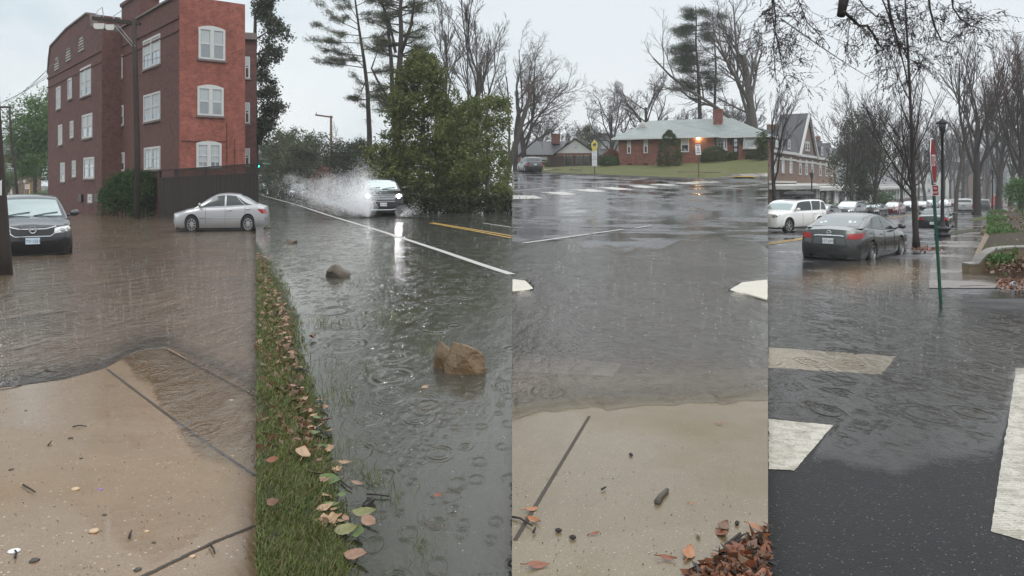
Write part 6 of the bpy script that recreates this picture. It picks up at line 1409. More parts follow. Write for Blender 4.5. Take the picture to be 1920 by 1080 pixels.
# ---------------------------------------------------------------- rocks in the flooded lawn
M_rock = M_simple('brown_boulder', (.15, .098, .052), .6, var=.75, scale=2.2, bump=.8, bscale=11, bdist=.05); M_rockg = M_simple('grey_brown_rock', (.11, .09, .07), .8, var=.4, scale=3, bump=.7, bscale=14, bdist=.03); M_rockd = M_simple('dark_wet_rock', (.045, .035, .028), .6, var=.4, scale=3, bump=.6, bscale=14, bdist=.03)
def rock(name, px, py, wpx, hm, label, mat, seed, cuts=7, peaks=None, sink=.06, depth=.8):
    g = GW(2, px, py); w_ = wpx / F * g.y; rnd = random.Random(seed); bm = bmesh.new(); bmesh.ops.create_icosphere(bm, subdivisions=4, radius=1)
    for k in range(cuts):
        n = Vector((rnd.gauss(0, 1), rnd.gauss(0, 1), rnd.gauss(.1, .7))).normalized(); d = rnd.uniform(.52, .8)
        for v in bm.verts:
            e_ = v.co.dot(n) - d
            if e_ > 0: v.co -= n * e_ * .94
    for v in bm.verts:
        q = v.co * 2.1 + Vector((seed, 0, 0)); v.co *= 1 + .10 * mnoise.noise(q) + .05 * mnoise.noise(q * 3.1) + .02 * mnoise.noise(q * 8)
        if peaks:
            for (a, c_, k) in peaks: v.co.z += k * math.exp(-((v.co.x - a) / c_) ** 2) * max(0, v.co.z + .2)
    zs = max(v.co.z for v in bm.verts); xs = [v.co.x for v in bm.verts]; sx = w_ / (max(xs) - min(xs))
    for v in bm.verts: v.co = Vector((v.co.x * sx, v.co.y * sx * depth, (v.co.z / zs) * hm))
    me = bpy.data.meshes.new(name); bm.to_mesh(me); bm.free(); me.materials.append(mat); me.polygons.foreach_set('use_smooth', [True] * len(me.polygons)); me.set_sharp_from_angle(angle=R(32))
    o = bpy.data.objects.new(name, me); o.location = g + Vector((0, w_ * .3, 0)); link(o); return tag(o, label, 'rock', 'rocks along the flooded verge')
bo_ = rock('boulder', 872, 703, 80, .25, 'large angular brown boulder standing in the flooded lawn', M_rock, 31, 12, sink=.06, depth=.9)
b2_ = rock('boulder', 838, 692, 52, .235, '', M_rock, 8, 9, depth=1.0)
bm = bmesh.new(); bm.from_mesh(bo_.data); nv = len(bm.verts); bm.from_mesh(b2_.data); dlt = b2_.location - bo_.location
for v in list(bm.verts)[nv:]: v.co += dlt
bm.to_mesh(bo_.data); bm.free(); bo_.data.set_sharp_from_angle(angle=R(32)); bpy.data.objects.remove(b2_)
rock('rock', 632, 519, 50, .21, 'grey brown pointed rock in the water nearer the lawn, second largest', M_rockg, 8, 7, peaks=((-.1, .35, .3),))
rock('rock', 542, 456, 27, .11, 'small dark rock in the water below the far edge line', M_rockg, 11, 6); rock('rock', 500, 428.5, 18, .10, 'smallest dark rock, farthest along the flooded verge', M_rockd, 14, 6)

# ---------------------------------------------------------------- leaves, cones, twigs
LEAFM = {k: M_simple(k + '_fallen_leaf', c, .45, var=.6, scale=30, bump=.3, bscale=90, bdist=.002) for k, c in dict(tan=(.31, .20, .115), pink=(.25, .145, .095), brown=(.13, .065, .035), green=(.085, .125, .035), olive=(.17, .17, .07), rust=(.19, .065, .03), orange=(.31, .125, .05), dark=(.02, .016, .014)).items()}
def leaf_mesh(L, Wd, curl, cup, lobes=0, stem=.25, seed=0):
    m = MB(); n, k = 12, 5; rnd = random.Random(seed); g = []
    for i in range(n + 1):
        u = i / n; ww = Wd * .5 * math.sin(math.pi * min(1, u ** .8 * .97 + .015)) ** 1.05 * (1 + (.42 * math.cos(u * lobes * 6.283) if lobes else 0)) * rnd.uniform(.88, 1.1)
        g.append([((u - .5) * L, ww * (2 * j / (k - 1) - 1), .004 + curl * L * (2 * (u - .45)) ** 2 * .5 + cup * Wd * (2 * j / (k - 1) - 1) ** 2 * .5 + .03 * L * math.sin(9 * u + seed) * (j - 2) * .1) for j in range(k)])
    m.grid(g); m.tube([(-.49 * L, 0, .005 + curl * L * .4), (-.49 * L - stem * L, rnd.uniform(-.1, .1) * L, .004)], .0022, 4)
    return m
def fallen(p, px, py, L, mat, label, yaw=None, lobes=0, curl=.18, cup=.2, wr=.48, group='fallen leaves along the flooded lawn', tilt=None, dz=.006, name='fallen_leaf', water=False):
    yaw = rngd.uniform(0, 6.28) if yaw is None else yaw; m = leaf_mesh(L, L * wr, curl * rngd.uniform(.5, 1.3), cup * rngd.uniform(.3, 1.4), lobes, seed=int(px * 3 + py))
    g = G(p, px, py); 
    if water: g = GW(p, px, py)
    o = m.build(name, LEAFM[mat], None, True); o.location = g + Vector((0, 0, dz)); o.rotation_euler = (R(20) if tilt is None else tilt * .6, rngd.uniform(-.2, .2), yaw)
    o.rotation_mode = 'ZXY' if False else 'XYZ'; return tag(o, label, 'leaf', group)
A2 = 'fallen leaves along the flooded lawn'
fallen(2, 567, 866, .145, 'tan', 'pale tan leaf standing out alone on the grass slope', R(100), curl=.1, tilt=R(40), dz=.05, wr=.62); fallen(2, 621, 908, .165, 'green', 'glossy green leaf afloat at the edge of the grass', R(-35), dz=.02, wr=.5, tilt=R(35))
fallen(2, 686, 974, .145, 'olive', 'big olive leaf in the shallow water above the pink one', R(-20), dz=.03, wr=.45, tilt=R(35), water=True); fallen(2, 693, 993, .10, 'pink', 'pinkish tan leaf overlapping the big olive leaf', R(-40), dz=.035, wr=.6, tilt=R(35), water=True)
fallen(2, 650, 1004, .115, 'olive', 'broad yellow green leaf touching the shore, left of its darker twin', R(10), dz=.02, wr=.7, water=True, tilt=R(30)); fallen(2, 672, 1006, .12, 'green', 'darker green leaf tucked right of the yellow green one', R(-75), dz=.012, wr=.5, water=True, tilt=R(30))
fallen(2, 669, 1050, .125, 'pink', 'pink brown leaf nearest to the bottom, in the shallow water', R(-25), dz=.02, wr=.55, water=True, tilt=R(30)); fallen(2, 617, 984, .13, 'tan', 'pale lobed oak leaf on the lower shore', R(15), 3, dz=.02, wr=.6, tilt=R(30))
fallen(2, 631, 886, .07, 'tan', 'small pale lobed leaf above the glossy green leaf', R(30), 3, dz=.015, wr=.7, tilt=R(30)); fallen(2, 646, 869, .09, 'tan', 'single flat tan leaf afloat clear of the shore', R(5), wr=.35, water=True, dz=.004)
fallen(2, 670, 908, .075, 'pink', 'faint pink leaf adrift right of the glossy green leaf', R(-8), wr=.35, water=True, dz=.003); fallen(2, 585, 637, .12, 'brown', 'dark curled leaf adrift near the upper shore', R(80), curl=.5, wr=.6, water=True, dz=.02)
fallen(2, 512, 880, .075, 'rust', 'red brown leaf at the very left edge of the lawn', R(10), dz=.05, wr=.6); fallen(2, 822, 930, .06, 'rust', 'small reddish leaf adrift in open water at right', R(20), wr=.4, water=True, dz=.003); fallen(2, 514, 965, .08, 'brown', 'dark brown curled leaf on the grass at the left border', R(-30), dz=.05, wr=.6, curl=.4)
fallen(2, 797, 727, .07, 'tan', 'small pale leaf drowned below the boulder', R(40), wr=.5, water=True, dz=.003)
kinds = (('tan', 'small tan leaf among the litter along the waterline'), ('pink', 'small pinkish leaf among the litter along the waterline'), ('brown', 'small dark brown leaf among the litter along the waterline'), ('green', 'small green leaf among the litter along the waterline'))
for k in range(86):
    py = rngd.choice((rngd.uniform(480, 620), rngd.uniform(560, 700), rngd.uniform(720, 830), rngd.uniform(740, 1000))); e_ = np.interp(py, *EDGE2); px = e_ + rngd.gauss(4, 9 if py < 700 else 16)
    if px < 490: px = 490 + rngd.uniform(0, 22)
    mt, lb = kinds[(0, 0, 1, 0, 2, 1, 3, 0)[k % 8]]; fallen(2, px, py, rngd.uniform(.05, .10), mt, lb, group='small leaves along the waterline', lobes=3 if k % 5 == 0 else 0, dz=.022, tilt=R(rngd.uniform(10, 45)), wr=rngd.uniform(.4, .65), water=px > e_ + 6)
def cone_thing(p, px, py, L, label, yaw, water=True):
    m = MB(); rnd = random.Random(int(px)); m.lathe([(0, -L * .5), (L * .16, -L * .4), (L * .2, 0), (L * .14, L * .35), (0, L * .5)], Matrix.Rotation(math.pi / 2, 4, 'X'), 10)
    for k in range(70):
        u = rnd.uniform(-.45, .45); a = rnd.uniform(0, 6.28); r = L * .2 * math.sqrt(max(0, 1 - (u / .5) ** 2)); c_ = Vector((r * math.cos(a), u * L, r * math.sin(a))); m.box(c_, (L * .06, L * .10, L * .06), M=Matrix.Rotation(a, 4, 'Y'))
    o = m.build('seed_cone', LEAFM['dark'], None, False); o.location = (GW(p, px, py) if water else G(p, px, py)) + Vector((0, 0, L * .1)); o.rotation_euler = (R(20), 0, yaw); return tag(o, label, 'seed cone', 'black seed cones on the shore')
cone_thing(2, 691, 946, .085, 'black seed cone afloat above the big olive leaf', R(-40)); cone_thing(2, 554, 697, .11, 'black seed cone at the upper shore, left of a pair', R(-70), False); cone_thing(2, 572, 700, .10, 'black seed cone at the upper shore, right of a pair', R(15))
cone_thing(2, 597, 812, .10, 'black seed cone caught in the leaf litter midway along the shore', R(10), False); cone_thing(2, 604, 824, .12, 'black twig like cone lying flat below the litter', R(-85))
def twig_thing(p, pts, r, label, mat=None, water=False, name='twig', group=None, dz=.01, cat='twig'):
    q = [(GW(p, x, y) if water else G(p, x, y)) + Vector((0, 0, dz + .004 * (i % 2))) for i, (x, y) in enumerate(pts)]; o0 = q[0]; m = MB(); m.tube([v - o0 for v in q], [r * (1 - .5 * i / len(q)) for i in range(len(q))], 6)
    o = m.build(name, mat or M_barkd, None, True); o.location = o0; return tag(o, label, cat, group)
twig_thing(2, ((688, 930), (705, 932), (730, 934)), .006, 'thin dark twig afloat just above the black seed cone', water=True); twig_thing(2, ((640, 905), (650, 915), (660, 921)), .005, 'dark twig right of the glossy green leaf', water=True); twig_thing(2, ((762, 612), (775, 604), (788, 598)), .008, 'pale bent twig standing out of the drowned grass', M_bark, True)

# grass: the lawn strip, and blades standing out of the flood
rngg = np.random.default_rng(200)
def blades(name, PX, PY, p, h, wd, onwater=False, lean=.5):
    P = gpt(p, PX, PY); n = len(P); hh = h * rngg.uniform(.5, 1.3, n) * (P[:, 1] / 5) ** .35; a = rngg.uniform(0, 2 * np.pi, n); ww = wd * (P[:, 1] / 5) ** .6
    tip = P + np.stack([np.cos(a) * hh * lean * rngg.uniform(.2, 1.4, n), np.sin(a) * hh * lean * rngg.uniform(.2, 1.4, n), hh], 1); b_ = rngg.uniform(0, np.pi, n); s_ = np.stack([np.cos(b_) * ww, np.sin(b_) * ww * .6, 0 * b_], 1)
    mid = P * .45 + tip * .55 + np.array([0, 0, 1]) * (hh * .12)[:, None]
    V1 = np.stack([P - s_, P + s_, mid + s_ * .7, mid - s_ * .7], 1); V2 = np.stack([mid - s_ * .7, mid + s_ * .7, tip + s_ * .05, tip - s_ * .05], 1)
    o = quads_obj(name, np.concatenate([V1, V2]), M_blade); o['kind'] = 'stuff'; return o
py = rngg.uniform(490, 1150, 52000); u = rngg.uniform(0, 1, 52000) ** .8; e_ = np.interp(py, *EDGE2); px = 478 + (e_ + 34 - 478) * u; k = (rngg.uniform(0, 1, len(px)) < np.interp(px - e_, [-400, -30, 0, 34], [1, .8, .4, .05]) * (.35 + .65 * (np.sin(px * .07 + py * .031) * np.sin(py * .043 - px * .02) > -.35))) & (px > 480.5)
kk = rngg.uniform(0, 1, k.sum()) < .80; blades('lawn_grass', px[k][kk], py[k][kk], 2, .031, .0034, lean=1.1)
M_thatch = M_leaf('dead_grass', (.10, .07, .03), (.22, .17, .09), .7, .2); M_keep = M_blade; M_blade = M_thatch; blades('dead_grass', px[k][~kk], py[k][~kk], 2, .03, .003, lean=1.6); M_blade = M_keep
tx, ty = [], []
for cx, cy, sx, sy, n in ((740, 600, 26, 11, 160), (770, 596, 22, 7, 60), (815, 640, 26, 10, 110), (800, 665, 10, 6, 70), (605, 608, 22, 4, 60), (930, 738, 26, 14, 60), (860, 735, 40, 8, 40), (692, 898, 12, 12, 40), (728, 950, 18, 20, 44), (800, 1040, 18, 16, 60), (690, 700, 8, 6, 30), (660, 745, 18, 8, 26), (650, 535, 16, 3, 30), (640, 860, 24, 30, 60), (615, 720, 24, 40, 80), (900, 780, 40, 20, 30), (770, 910, 50, 14, 30)):
    tx.append(rngg.normal(cx, sx, n)); ty.append(rngg.normal(cy, sy, n))
px, py = np.concatenate(tx), np.concatenate(ty); k = (px > 560) & (px < 957); blades('drowned_grass', px[k], py[k], 2, .075, .0022, lean=.7)
# drowned reeds of litter along the upper shore, too many to count
py = rngg.uniform(476, 690, 300); px = 480 + (np.interp(py, *EDGE2) + 8 - 480) * rngg.uniform(0, 1, 300) ** .7; k = px > 481; P = gpt(2, px[k], py[k]) + np.array([0, 0, .018])
quads_obj('leaf_litter', rhomb(P, .075, rngg, .5, .4) * 1.0, [LEAFM['pink']])['kind'] = 'stuff'
py = rngg.uniform(476, 860, 420); px = 480 + (np.interp(py, *EDGE2) + 10 - 480) * rngg.uniform(0, 1, 420) ** .55; k = px > 483; P = gpt(2, px[k], py[k]) + np.array([0, 0, .016]); quads_obj('leaf_litter', rhomb(P, .07, rngg, .5, .4), [LEAFM['brown']])['kind'] = 'stuff'

# ---- buff pavement of the third street
A3 = 'fallen leaves on the buff pavement'
for (px, py, L, mt, yaw, lb) in ((996, 958, .085, 'orange', 40, 'orange leaf lying across the slab joint'), (1003, 979, .09, 'orange', -50, 'orange leaf just right of the slab joint'), (1008, 1063, .10, 'rust', 15, 'rust red leaf near the bottom left of the buff pavement'), (1356, 990, .12, 'brown', 60, 'brown leaf overlapping a red one near the litter heap'),
                             (1354, 1003, .12, 'rust', -85, 'pointed red leaf hanging down from the brown one'), (1291, 1040, .12, 'orange', 70, 'long orange leaf left of the litter heap'), (1252, 1050, .075, 'rust', -15, 'small red leaf left of the long orange leaf'), (1348, 1048, .06, 'orange', -60, 'small orange leaf touching the litter heap'),
                             (1308, 1005, .05, 'tan', 85, 'thin pale leaf outline between the joint and the litter heap'), (1422, 992, .09, 'orange', -20, 'orange leaf on top edge of the litter heap'), (1116, 1003, .05, 'rust', 10, 'tiny red leaf pair in the middle of the buff pavement'), (1350, 797, .05, 'rust', 15, 'tiny red leaf at the waterline of the buff pavement'), (1297, 946, .03, 'orange', 0, 'tiny orange fragment on the open pavement')):
    fallen(3, px, py, L, mt, lb, R(yaw), group=A3, wr=.42, dz=.004, tilt=R(25))
twig_thing(3, ((961, 973), (975, 977), (998, 990)), .006, 'dark twig crossing the left end of the slab joint')
twig_thing(3, ((1232, 946), (1240, 934), (1251, 922)), .017, 'short thick piece of bark alone on the buff pavement', M_bark, name='bark_piece', cat='bark'); twig_thing(3, ((1128, 921), (1136, 918)), .006, 'tiny dark stick in the middle of the buff pavement')
for i, (pts, r, lb) in enumerate(((((1362, 1028), (1375, 1018), (1388, 1005)), .009, 'black stick pointing up out of the litter heap'), (((1366, 1026), (1390, 1021), (1412, 1012)), .010, 'thick black stick along the top of the litter heap'), (((1380, 1018), (1392, 1010), (1404, 1004)), .005, 'thin black forked stick by the litter heap'), (((1000, 1003), (1004, 996)), .006, 'short dark stick below the orange leaves'))): twig_thing(3, pts, r, lb, dz=.012)
for i, (px, py, lb) in enumerate(((1047, 998, 'black crumb of soil left of the pavement centre'), (1382, 984, 'black seed pod above the litter heap'), (1183, 855, 'dark speck of bark in the middle of the buff pavement'), (1074, 1011, 'dark crumb of bark under the twig and leaf pair'))):
    m = MB(); m.lathe([(0, -.008), (.009, -.004), (.011, .003), (.005, .010), (0, .012)], Matrix.Rotation(i, 4, 'Z') @ Matrix.Scale(1.6, 4, (1, 0, 0)), 7); o = m.build('soil_crumb', M_barkd); o.location = G(3, px, py) + Vector((0, 0, .008)); tag(o, lb, 'debris', 'crumbs on the buff pavement')
rngm = np.random.default_rng(300)
def heap(n):
    x = rngm.uniform(1290, 1480, n); top = np.interp(x, [1290, 1340, 1380, 1400, 1420, 1440, 1500], [1085, 1050, 1035, 1018, 1002, 990, 960]); y = top + rngm.uniform(0, 1, n) ** .7 * (1160 - top); return x, y
for nm, mt, n, sz, asp in (('leaf_mulch', 'rust', 520, .075, .45), ('leaf_mulch', 'brown', 900, .07, .40), ('leaf_mulch', 'dark', 800, .085, .16), ('leaf_mulch', 'orange', 160, .06, .4), ('leaf_mulch', 'tan', 70, .05, .35)):
    x, y = heap(n); k = x < 1439; P = gpt(3, x[k], y[k]); P[:, 2] += rngm.uniform(.004, .035, len(P)); ax = rngm.normal(size=(len(P), 3)) * np.array([1, 1, .25]); quads_obj(nm, rhomb(P, sz, rngm, asp, .5, ax, .35), [LEAFM[mt]])['kind'] = 'stuff'
# fine grit washed over both pavements
for p, n, x0, x1, y0 in ((1, 520, 0, 478, 720), (3, 420, 962, 1436, 800), (4, 260, 1442, 1915, 900)):
    x, y = rngm.uniform(x0, x1, n), rngm.uniform(y0, 1085, n); P = gpt(p, x, y); P[:, 2] += .003; quads_obj('grit', rhomb(P, .0055, rngm, .6, .8, np.array([1, .3, .05]), .6), [LEAFM['dark'] if p != 4 else LEAFM['tan']])['kind'] = 'stuff'
# ---- tan slab of the first street
PEB = {'cream': M_simple('cream_pebble', (.48, .35, .22), .6, var=.2), 'dark': M_simple('dark_pebble', (.05, .045, .04), .5, var=.3), 'white': M_simple('white_scrap', (.72, .72, .74), .6, var=.08), 'violet': M_simple('violet_petal', (.25, .12, .42), .5, var=.2)}
def pebble(px, py, r, mt, label, flat=.4, name='pebble', cat='pebble', p=1):
    m = MB(); rn = random.Random(int(px * py)); m.lathe([(0, -r * flat), (r * .8, -r * flat * .6), (r, 0), (r * .75, r * flat * .6), (0, r * flat)], None, 9); m.v = [(x * rn.uniform(.85, 1.2), y * rn.uniform(.85, 1.15), z) for x, y, z in m.v]
    o = m.build(name, PEB[mt], None, True); o.location = G(p, px, py) + Vector((0, 0, r * flat * .4)); o.rotation_euler.z = rn.uniform(0, 3); return tag(o, label, cat, 'pebbles in the tan slab' if name == 'pebble' else None)
for px, py, r, mt, lb in ((176, 997, .024, 'cream', 'round cream pebble low in the tan slab'), (141, 918, .022, 'cream', 'oval cream pebble left of the violet petal'), (132, 822, .017, 'dark', 'flat dark pebble in the upper left of the tan slab'), (152, 860, .012, 'dark', 'dark pebble above the cream oval one'), (64, 1052, .020, 'dark', 'grey pebble near the bottom left corner'), (21, 881, .014, 'dark', 'small dark pebble at the left border of the slab'),
                          (196, 966, .012, 'dark', 'small black pebble right of the round cream one'), (288, 1018, .010, 'dark', 'slim dark pebble in the lower middle of the slab'), (275, 997, .013, 'cream', 'small cream pebble in the lower middle of the slab'), (361, 1044, .014, 'cream', 'cream pebble by the lower slab joint'), (436, 856, .013, 'cream', 'cream pebble right of the long slab joint'), (258, 1069, .016, 'dark', 'grey pebble at the bottom beside the lower joint'), (48, 770, .010, 'dark', 'black pebble near the upper left waterline'), (358, 791, .013, 'dark', 'dark wet pebble in the rippling film of water')): pebble(px, py, r, mt, lb)
pebble(26, 1034, .026, 'white', 'torn white paper scrap at the left bottom of the slab', .25, 'paper_scrap', 'paper'); pebble(434, 751, .022, 'white', 'white scrap adrift over the sunken slab at right', .3, 'paper_scrap', 'paper'); pebble(188, 918, .013, 'violet', 'violet petal lying on the tan slab', .3, 'petal', 'petal')
for pts, lb in ((((136, 803), (150, 801), (162, 802)), 'straight brown twig in the upper part of the tan slab'), (((90, 838), (97, 831)), 'short twig left of the straight brown one'), (((43, 912), (54, 920), (66, 926)), 'crooked dark twig on the left of the tan slab'), (((28, 1050), (31, 1042), (28, 1036)), 'dark curl of twig under the white scrap'), (((394, 1026), (400, 1034), (403, 1042)), 'hooked twig hanging over the lower slab joint'), (((242, 1012), (245, 1003), (247, 999)), 'tiny bent twig in the lower middle of the slab')): twig_thing(1, pts, .005, lb)
# ---------------------------------------------------------------- poles, wires, signs, fences, lamps
M_pole = M_simple('creosoted_wood', (.030, .022, .018), .85, var=.4, scale=6, bump=.5, bscale=24); M_polelt = M_simple('weathered_pole_wood', (.15, .085, .05), .85, var=.3, scale=6, bump=.4)
M_steel = M_simple('galvanised_steel', (.30, .31, .32), .45, .7, var=.15); M_rusty = M_simple('rusty_post', (.09, .05, .035), .8, var=.3); M_gpost = M_simple('green_enamel', (.012, .075, .05), .35, var=.15, bump=.05)
M_signw = M_simple('sign_white', (.66, .67, .68), .4, var=.06, bump=0); M_signy = M_simple('sign_yellow', (.62, .52, .12), .4, var=.06, bump=0); M_signr = M_simple('sign_red', (.22, .016, .02), .8, var=.15, bump=0, spec=.1); M_paper = M_simple('wet_paper', (.62, .64, .64), .7, var=.12)
M_redink = M_simple('sign_red_ink', (.5, .05, .09), .5, bump=0)
def sign_M(yaw, x=0, y=0, z=0):  # board plane: u right, v up, normal towards the viewer (-y turned by yaw)
    return Matrix.Translation((x, y, z)) @ Matrix.Rotation(yaw, 4, 'Z') @ Matrix(((1, 0, 0, 0), (0, 0, -1, 0), (0, 1, 0, 0), (0, 0, 0, 1)))
def rrect(w, h, r=.03, n=4):
    P = []
    for cx, cy, a0 in ((w / 2 - r, h / 2 - r, 0), (-w / 2 + r, h / 2 - r, 1), (-w / 2 + r, -h / 2 + r, 2), (w / 2 - r, -h / 2 + r, 3)):
        P += [(cx + r * math.cos((a0 + i / n) * math.pi / 2), cy + r * math.sin((a0 + i / n) * math.pi / 2)) for i in range(n + 1)]
    return P
def ring_poly(mb, M, r0, r1, z, n=28, mi=0):
    g = [[tuple(M @ Vector((r * math.cos(6.2832 * i / n), r * math.sin(6.2832 * i / n), z))) for r in (r0, r1)] for i in range(n + 1)]; mb.grid(g, mi)
def flat(mb, M, pts, z, mi=0): mb.add([M @ Vector((u, v, z)) for u, v in pts], [tuple(range(len(pts)))], mi)
# leaning pole at the left edge with a torn bill
o = GW(1, 9, 515); s = o.y / F; pl1 = empty('utility_pole', (o.x, o.y, o.z - .1), 0, 'dark leaning pole at the left picture edge with a torn paper bill', 'pole')
m = MB(); m.tube([(.02, 0, -.3), (-.06, 0, .8), (-.16, 0, 2.2), (-.36, 0, 5.4), (-.5, 0, 7.5)], [.155, .145, .135, .12, .11], 14); m.build('pole', M_pole, pl1, True)
m = MB(); z0, z1 = (515 - 366) * s, (515 - 338) * s
for th0, th1, a, c_ in ((-2.2, -.75, 0, 1),):
    g = []
    for i in range(9):
        th = th0 + (th1 - th0) * i / 8; zt = z0 + (z1 - z0) * (.45 + .55 * math.sin(1.2 * i / 8 + .3) + .06 * math.sin(i * 5)); g.append([(-.10 + .141 * math.cos(th), .141 * math.sin(th), z0 + .1 + (zt - z0) * j / 4) for j in range(5)])
    m.grid(g)
pb = m.build('paper_bill', M_paper, pl1); m = MB()
for k in range(5): m.box((-.06 - .01 * k, -.142, z0 + .16 + k * .035), (.10 - .012 * k, .004, .012))
m.build('print', M_ink, pb)
# middle pole with its side arm
o = GW(1, 257, 410); s = o.y / F; up = empty('utility_pole', (o.x, o.y, o.z), 0, 'tall dark utility pole with side crossarm before the brick apartment house', 'pole')
zt = (410 - 38) * s
m = MB(); m.tube([(.02, 0, -.4), (0, 0, zt * .4), (-.10, 0, zt * .75), (-.17, 0, zt + .1)], [.17, .155, .14, .125], 12); m.build('pole', M_pole, up, True)
m = MB(); xl = (175 - 257) * s; zl = (410 - 34) * s; m.box(((xl + .1) / 2, 0, zl - .15), (abs(xl) + .2, .14, .2), M=Matrix.Rotation(R(6.5), 4, 'Y')); m.box(((xl + .1) / 2, .2, zl - .15), (abs(xl) + .2, .1, .18), M=Matrix.Rotation(R(6.5), 4, 'Y')); m.build('crossarm', M_pole, up)
m = MB()
for dx in (0, -.22): m.tube([((222 - 257) * s + dx, -.09, (410 - 47) * s), (-.06 + dx * .8, -.1, (410 - 87) * s)], .03, 5)
m.build('brace', M_steel, up)
for px in (181, 186, 213, 227):
    m = MB(); x = (px - 257) * s; zz = (410 - (34 + (px - 175) * .13)) * s; m.lathe([(.02, 0), (.03, .06), (.07, .09), (.05, .14), (.07, .18), (.04, .26), (0, .28)], Matrix.Translation((x, 0, zz)), 8); m.build('insulator', M_steel, up)
m = MB(); x = (194 - 257) * s; zz = (410 - 35) * s; m.tube([(x, 0, zz), (x - .06, 0, zz + .65)], .025, 5); m.tube([(x - .06, 0, zz + .65), (x - .3, 0, zz + .5), (x - .5, 0, zz + .1)], .014, 4); m.build('arrester', M_steel, up)
m = MB()
for x0, x1, z_ in ((177, 197, 46), (199, 216, 48)):
    a, c_ = (x0 - 257) * s, (x1 - 257) * s; zz = (410 - z_) * s; m.box(((a + c_) / 2, .1, zz - .05), (c_ - a, .4, .2), taper=1.0); m.prism([(a + .12, -.16), (c_ - .05, -.16), (c_, -.02), (a - .02, -.02)], Matrix(((1, 0, 0, 0), (0, 0, -1, .32), (0, 1, 0, zz - .12), (0, 0, 0, 1))), .45)
m.build('lamp_trough', M_creamw, up)
arm_pts = [o + Vector(((px - 257) * s, 0, (410 - (34 + (px - 175) * .13)) * s + .27)) for px in (181, 186, 213, 227)]
# far street pole with a hooded lamp
q = gY(1, 35, 80); s8 = 80 / F; fp_ = empty('street_pole', (q.x, q.y, q.z), 0, 'slim dark street pole with hooded lamp at the far left', 'pole'); zb8 = (HZ - 200) * s8 + EYE - q.z
m = MB(); m.tube([(.0, 0, -.2), (-.35, 0, 3.5), (-.75, 0, 6.5), (-.92, 0, zb8)], [.13, .12, .1, .09], 8); m.build('pole', M_pole, fp_, True)
m = MB(); m.box((-1.9, 0, zb8 - .05), (2.2, .14, .2)); m.tube([(-.85, 0, zb8 - 1.3), (-1.9, 0, zb8 - .1)], .04, 5); m.build('crossarm', M_pole, fp_)
m = MB(); zl8 = (HZ - 243) * s8 + EYE - q.z; m.tube([(-.75, 0, zl8 + .1), (-1.0, 0, zl8 + .35), (-1.25, 0, zl8 + .2), (-1.25, 0, zl8 - .1)], .025, 5); m.lathe([(.05, 0), (.09, -.1), (.34, -.38), (.33, -.42), (0, -.40)], Matrix.Translation((-1.25, 0, zl8)), 12); m.build('lamp_shade', M_steel, fp_)
def wire(a, b_, sag, label, r=.012, n=16):
    a, b_ = Vector(a), Vector(b_); m = MB(); m.tube([a.lerp(b_, i / n) - a - Vector((0, 0, sag * 4 * (i / n) * (1 - i / n))) for i in range(n + 1)], r, 4); oo = m.build('power_line', M_black); oo.location = a; return tag(oo, label, 'power line')
lefts = [q + Vector((dx, 0, zb8 + .1)) for dx in (-2.9, -2.3, -1.6, -1.0)]
for k, (lb, a, c_) in enumerate(zip(('uppermost power line between the street pole and the side crossarm', 'second power line down between street pole and side crossarm', 'third power line down between street pole and side crossarm', 'lowest power line between the street pole and the side crossarm'), reversed(lefts), arm_pts)): wire(a, c_, .35 + .15 * k, lb, .016)
far_a = W(300, -40, 60)
wire(arm_pts[2], W(276, -14, 47.5), .02, 'power line running up from the crossarm past the chimney', .014)
wire(o + Vector((-.1, 0, (410 - 118) * s)), C + d2 * 3.3 - d1 * .35 + Vector((0, 0, (409 - 40) / F * 46.7)), .25, 'thin cable crossing the red brick end, upper one', .012); wire(o + Vector((-.05, 0, (410 - 142) * s)), C + d2 * 3.7 - d1 * .35 + Vector((0, 0, (409 - 80) / F * 46.7)), .3, 'thin cable crossing the red brick end, lower one', .012)
# no parking sign
q = G(1, 273, 404); s = q.y / F; sg = empty('parking_sign', q, 0, 'white no parking sign with red letter on a rusty post by the bush', 'sign')
m = MB(); m.tube([(0, .03, -.2), (-.02, .03, (404 - 326) * s)], .03, 6); m.build('post', M_rusty, sg)
M = sign_M(R(-8), 0, -.01, (404 - 334.5) * s); m = MB(); m.prism(rrect(9.6 * s, 16.4 * s, .05), M, .02); bo = m.build('board', M_signw, sg)
m = MB(); put_text(m, 'P', 8 * s, M @ Matrix.Translation((0, 3.6 * s, .022))); m.build('letter', M_ink, bo); m = MB(); ring_poly(m, M @ Matrix.Translation((0, 3.6 * s, 0)), 3.4 * s, 4.1 * s, .023); M2 = M @ Matrix.Translation((0, 3.6 * s, 0)) @ Matrix.Rotation(R(-45), 4, 'Z'); flat(m, M2, [(-3.5 * s, -.35 * s), (3.5 * s, -.35 * s), (3.5 * s, .35 * s), (-3.5 * s, .35 * s)], .0235)
put_text(m, 'NO', 2.6 * s, M @ Matrix.Translation((-2.4 * s, -2.6 * s, .022))); put_text(m, '24', 2.6 * s, M @ Matrix.Translation((2.4 * s, -2.6 * s, .022))); flat(m, M, [(-3.4 * s, -6.6 * s), (3.4 * s, -6.6 * s), (3.4 * s, -5.8 * s), (-3.4 * s, -5.8 * s)], .022); m.build('red_print', M_redink, bo)
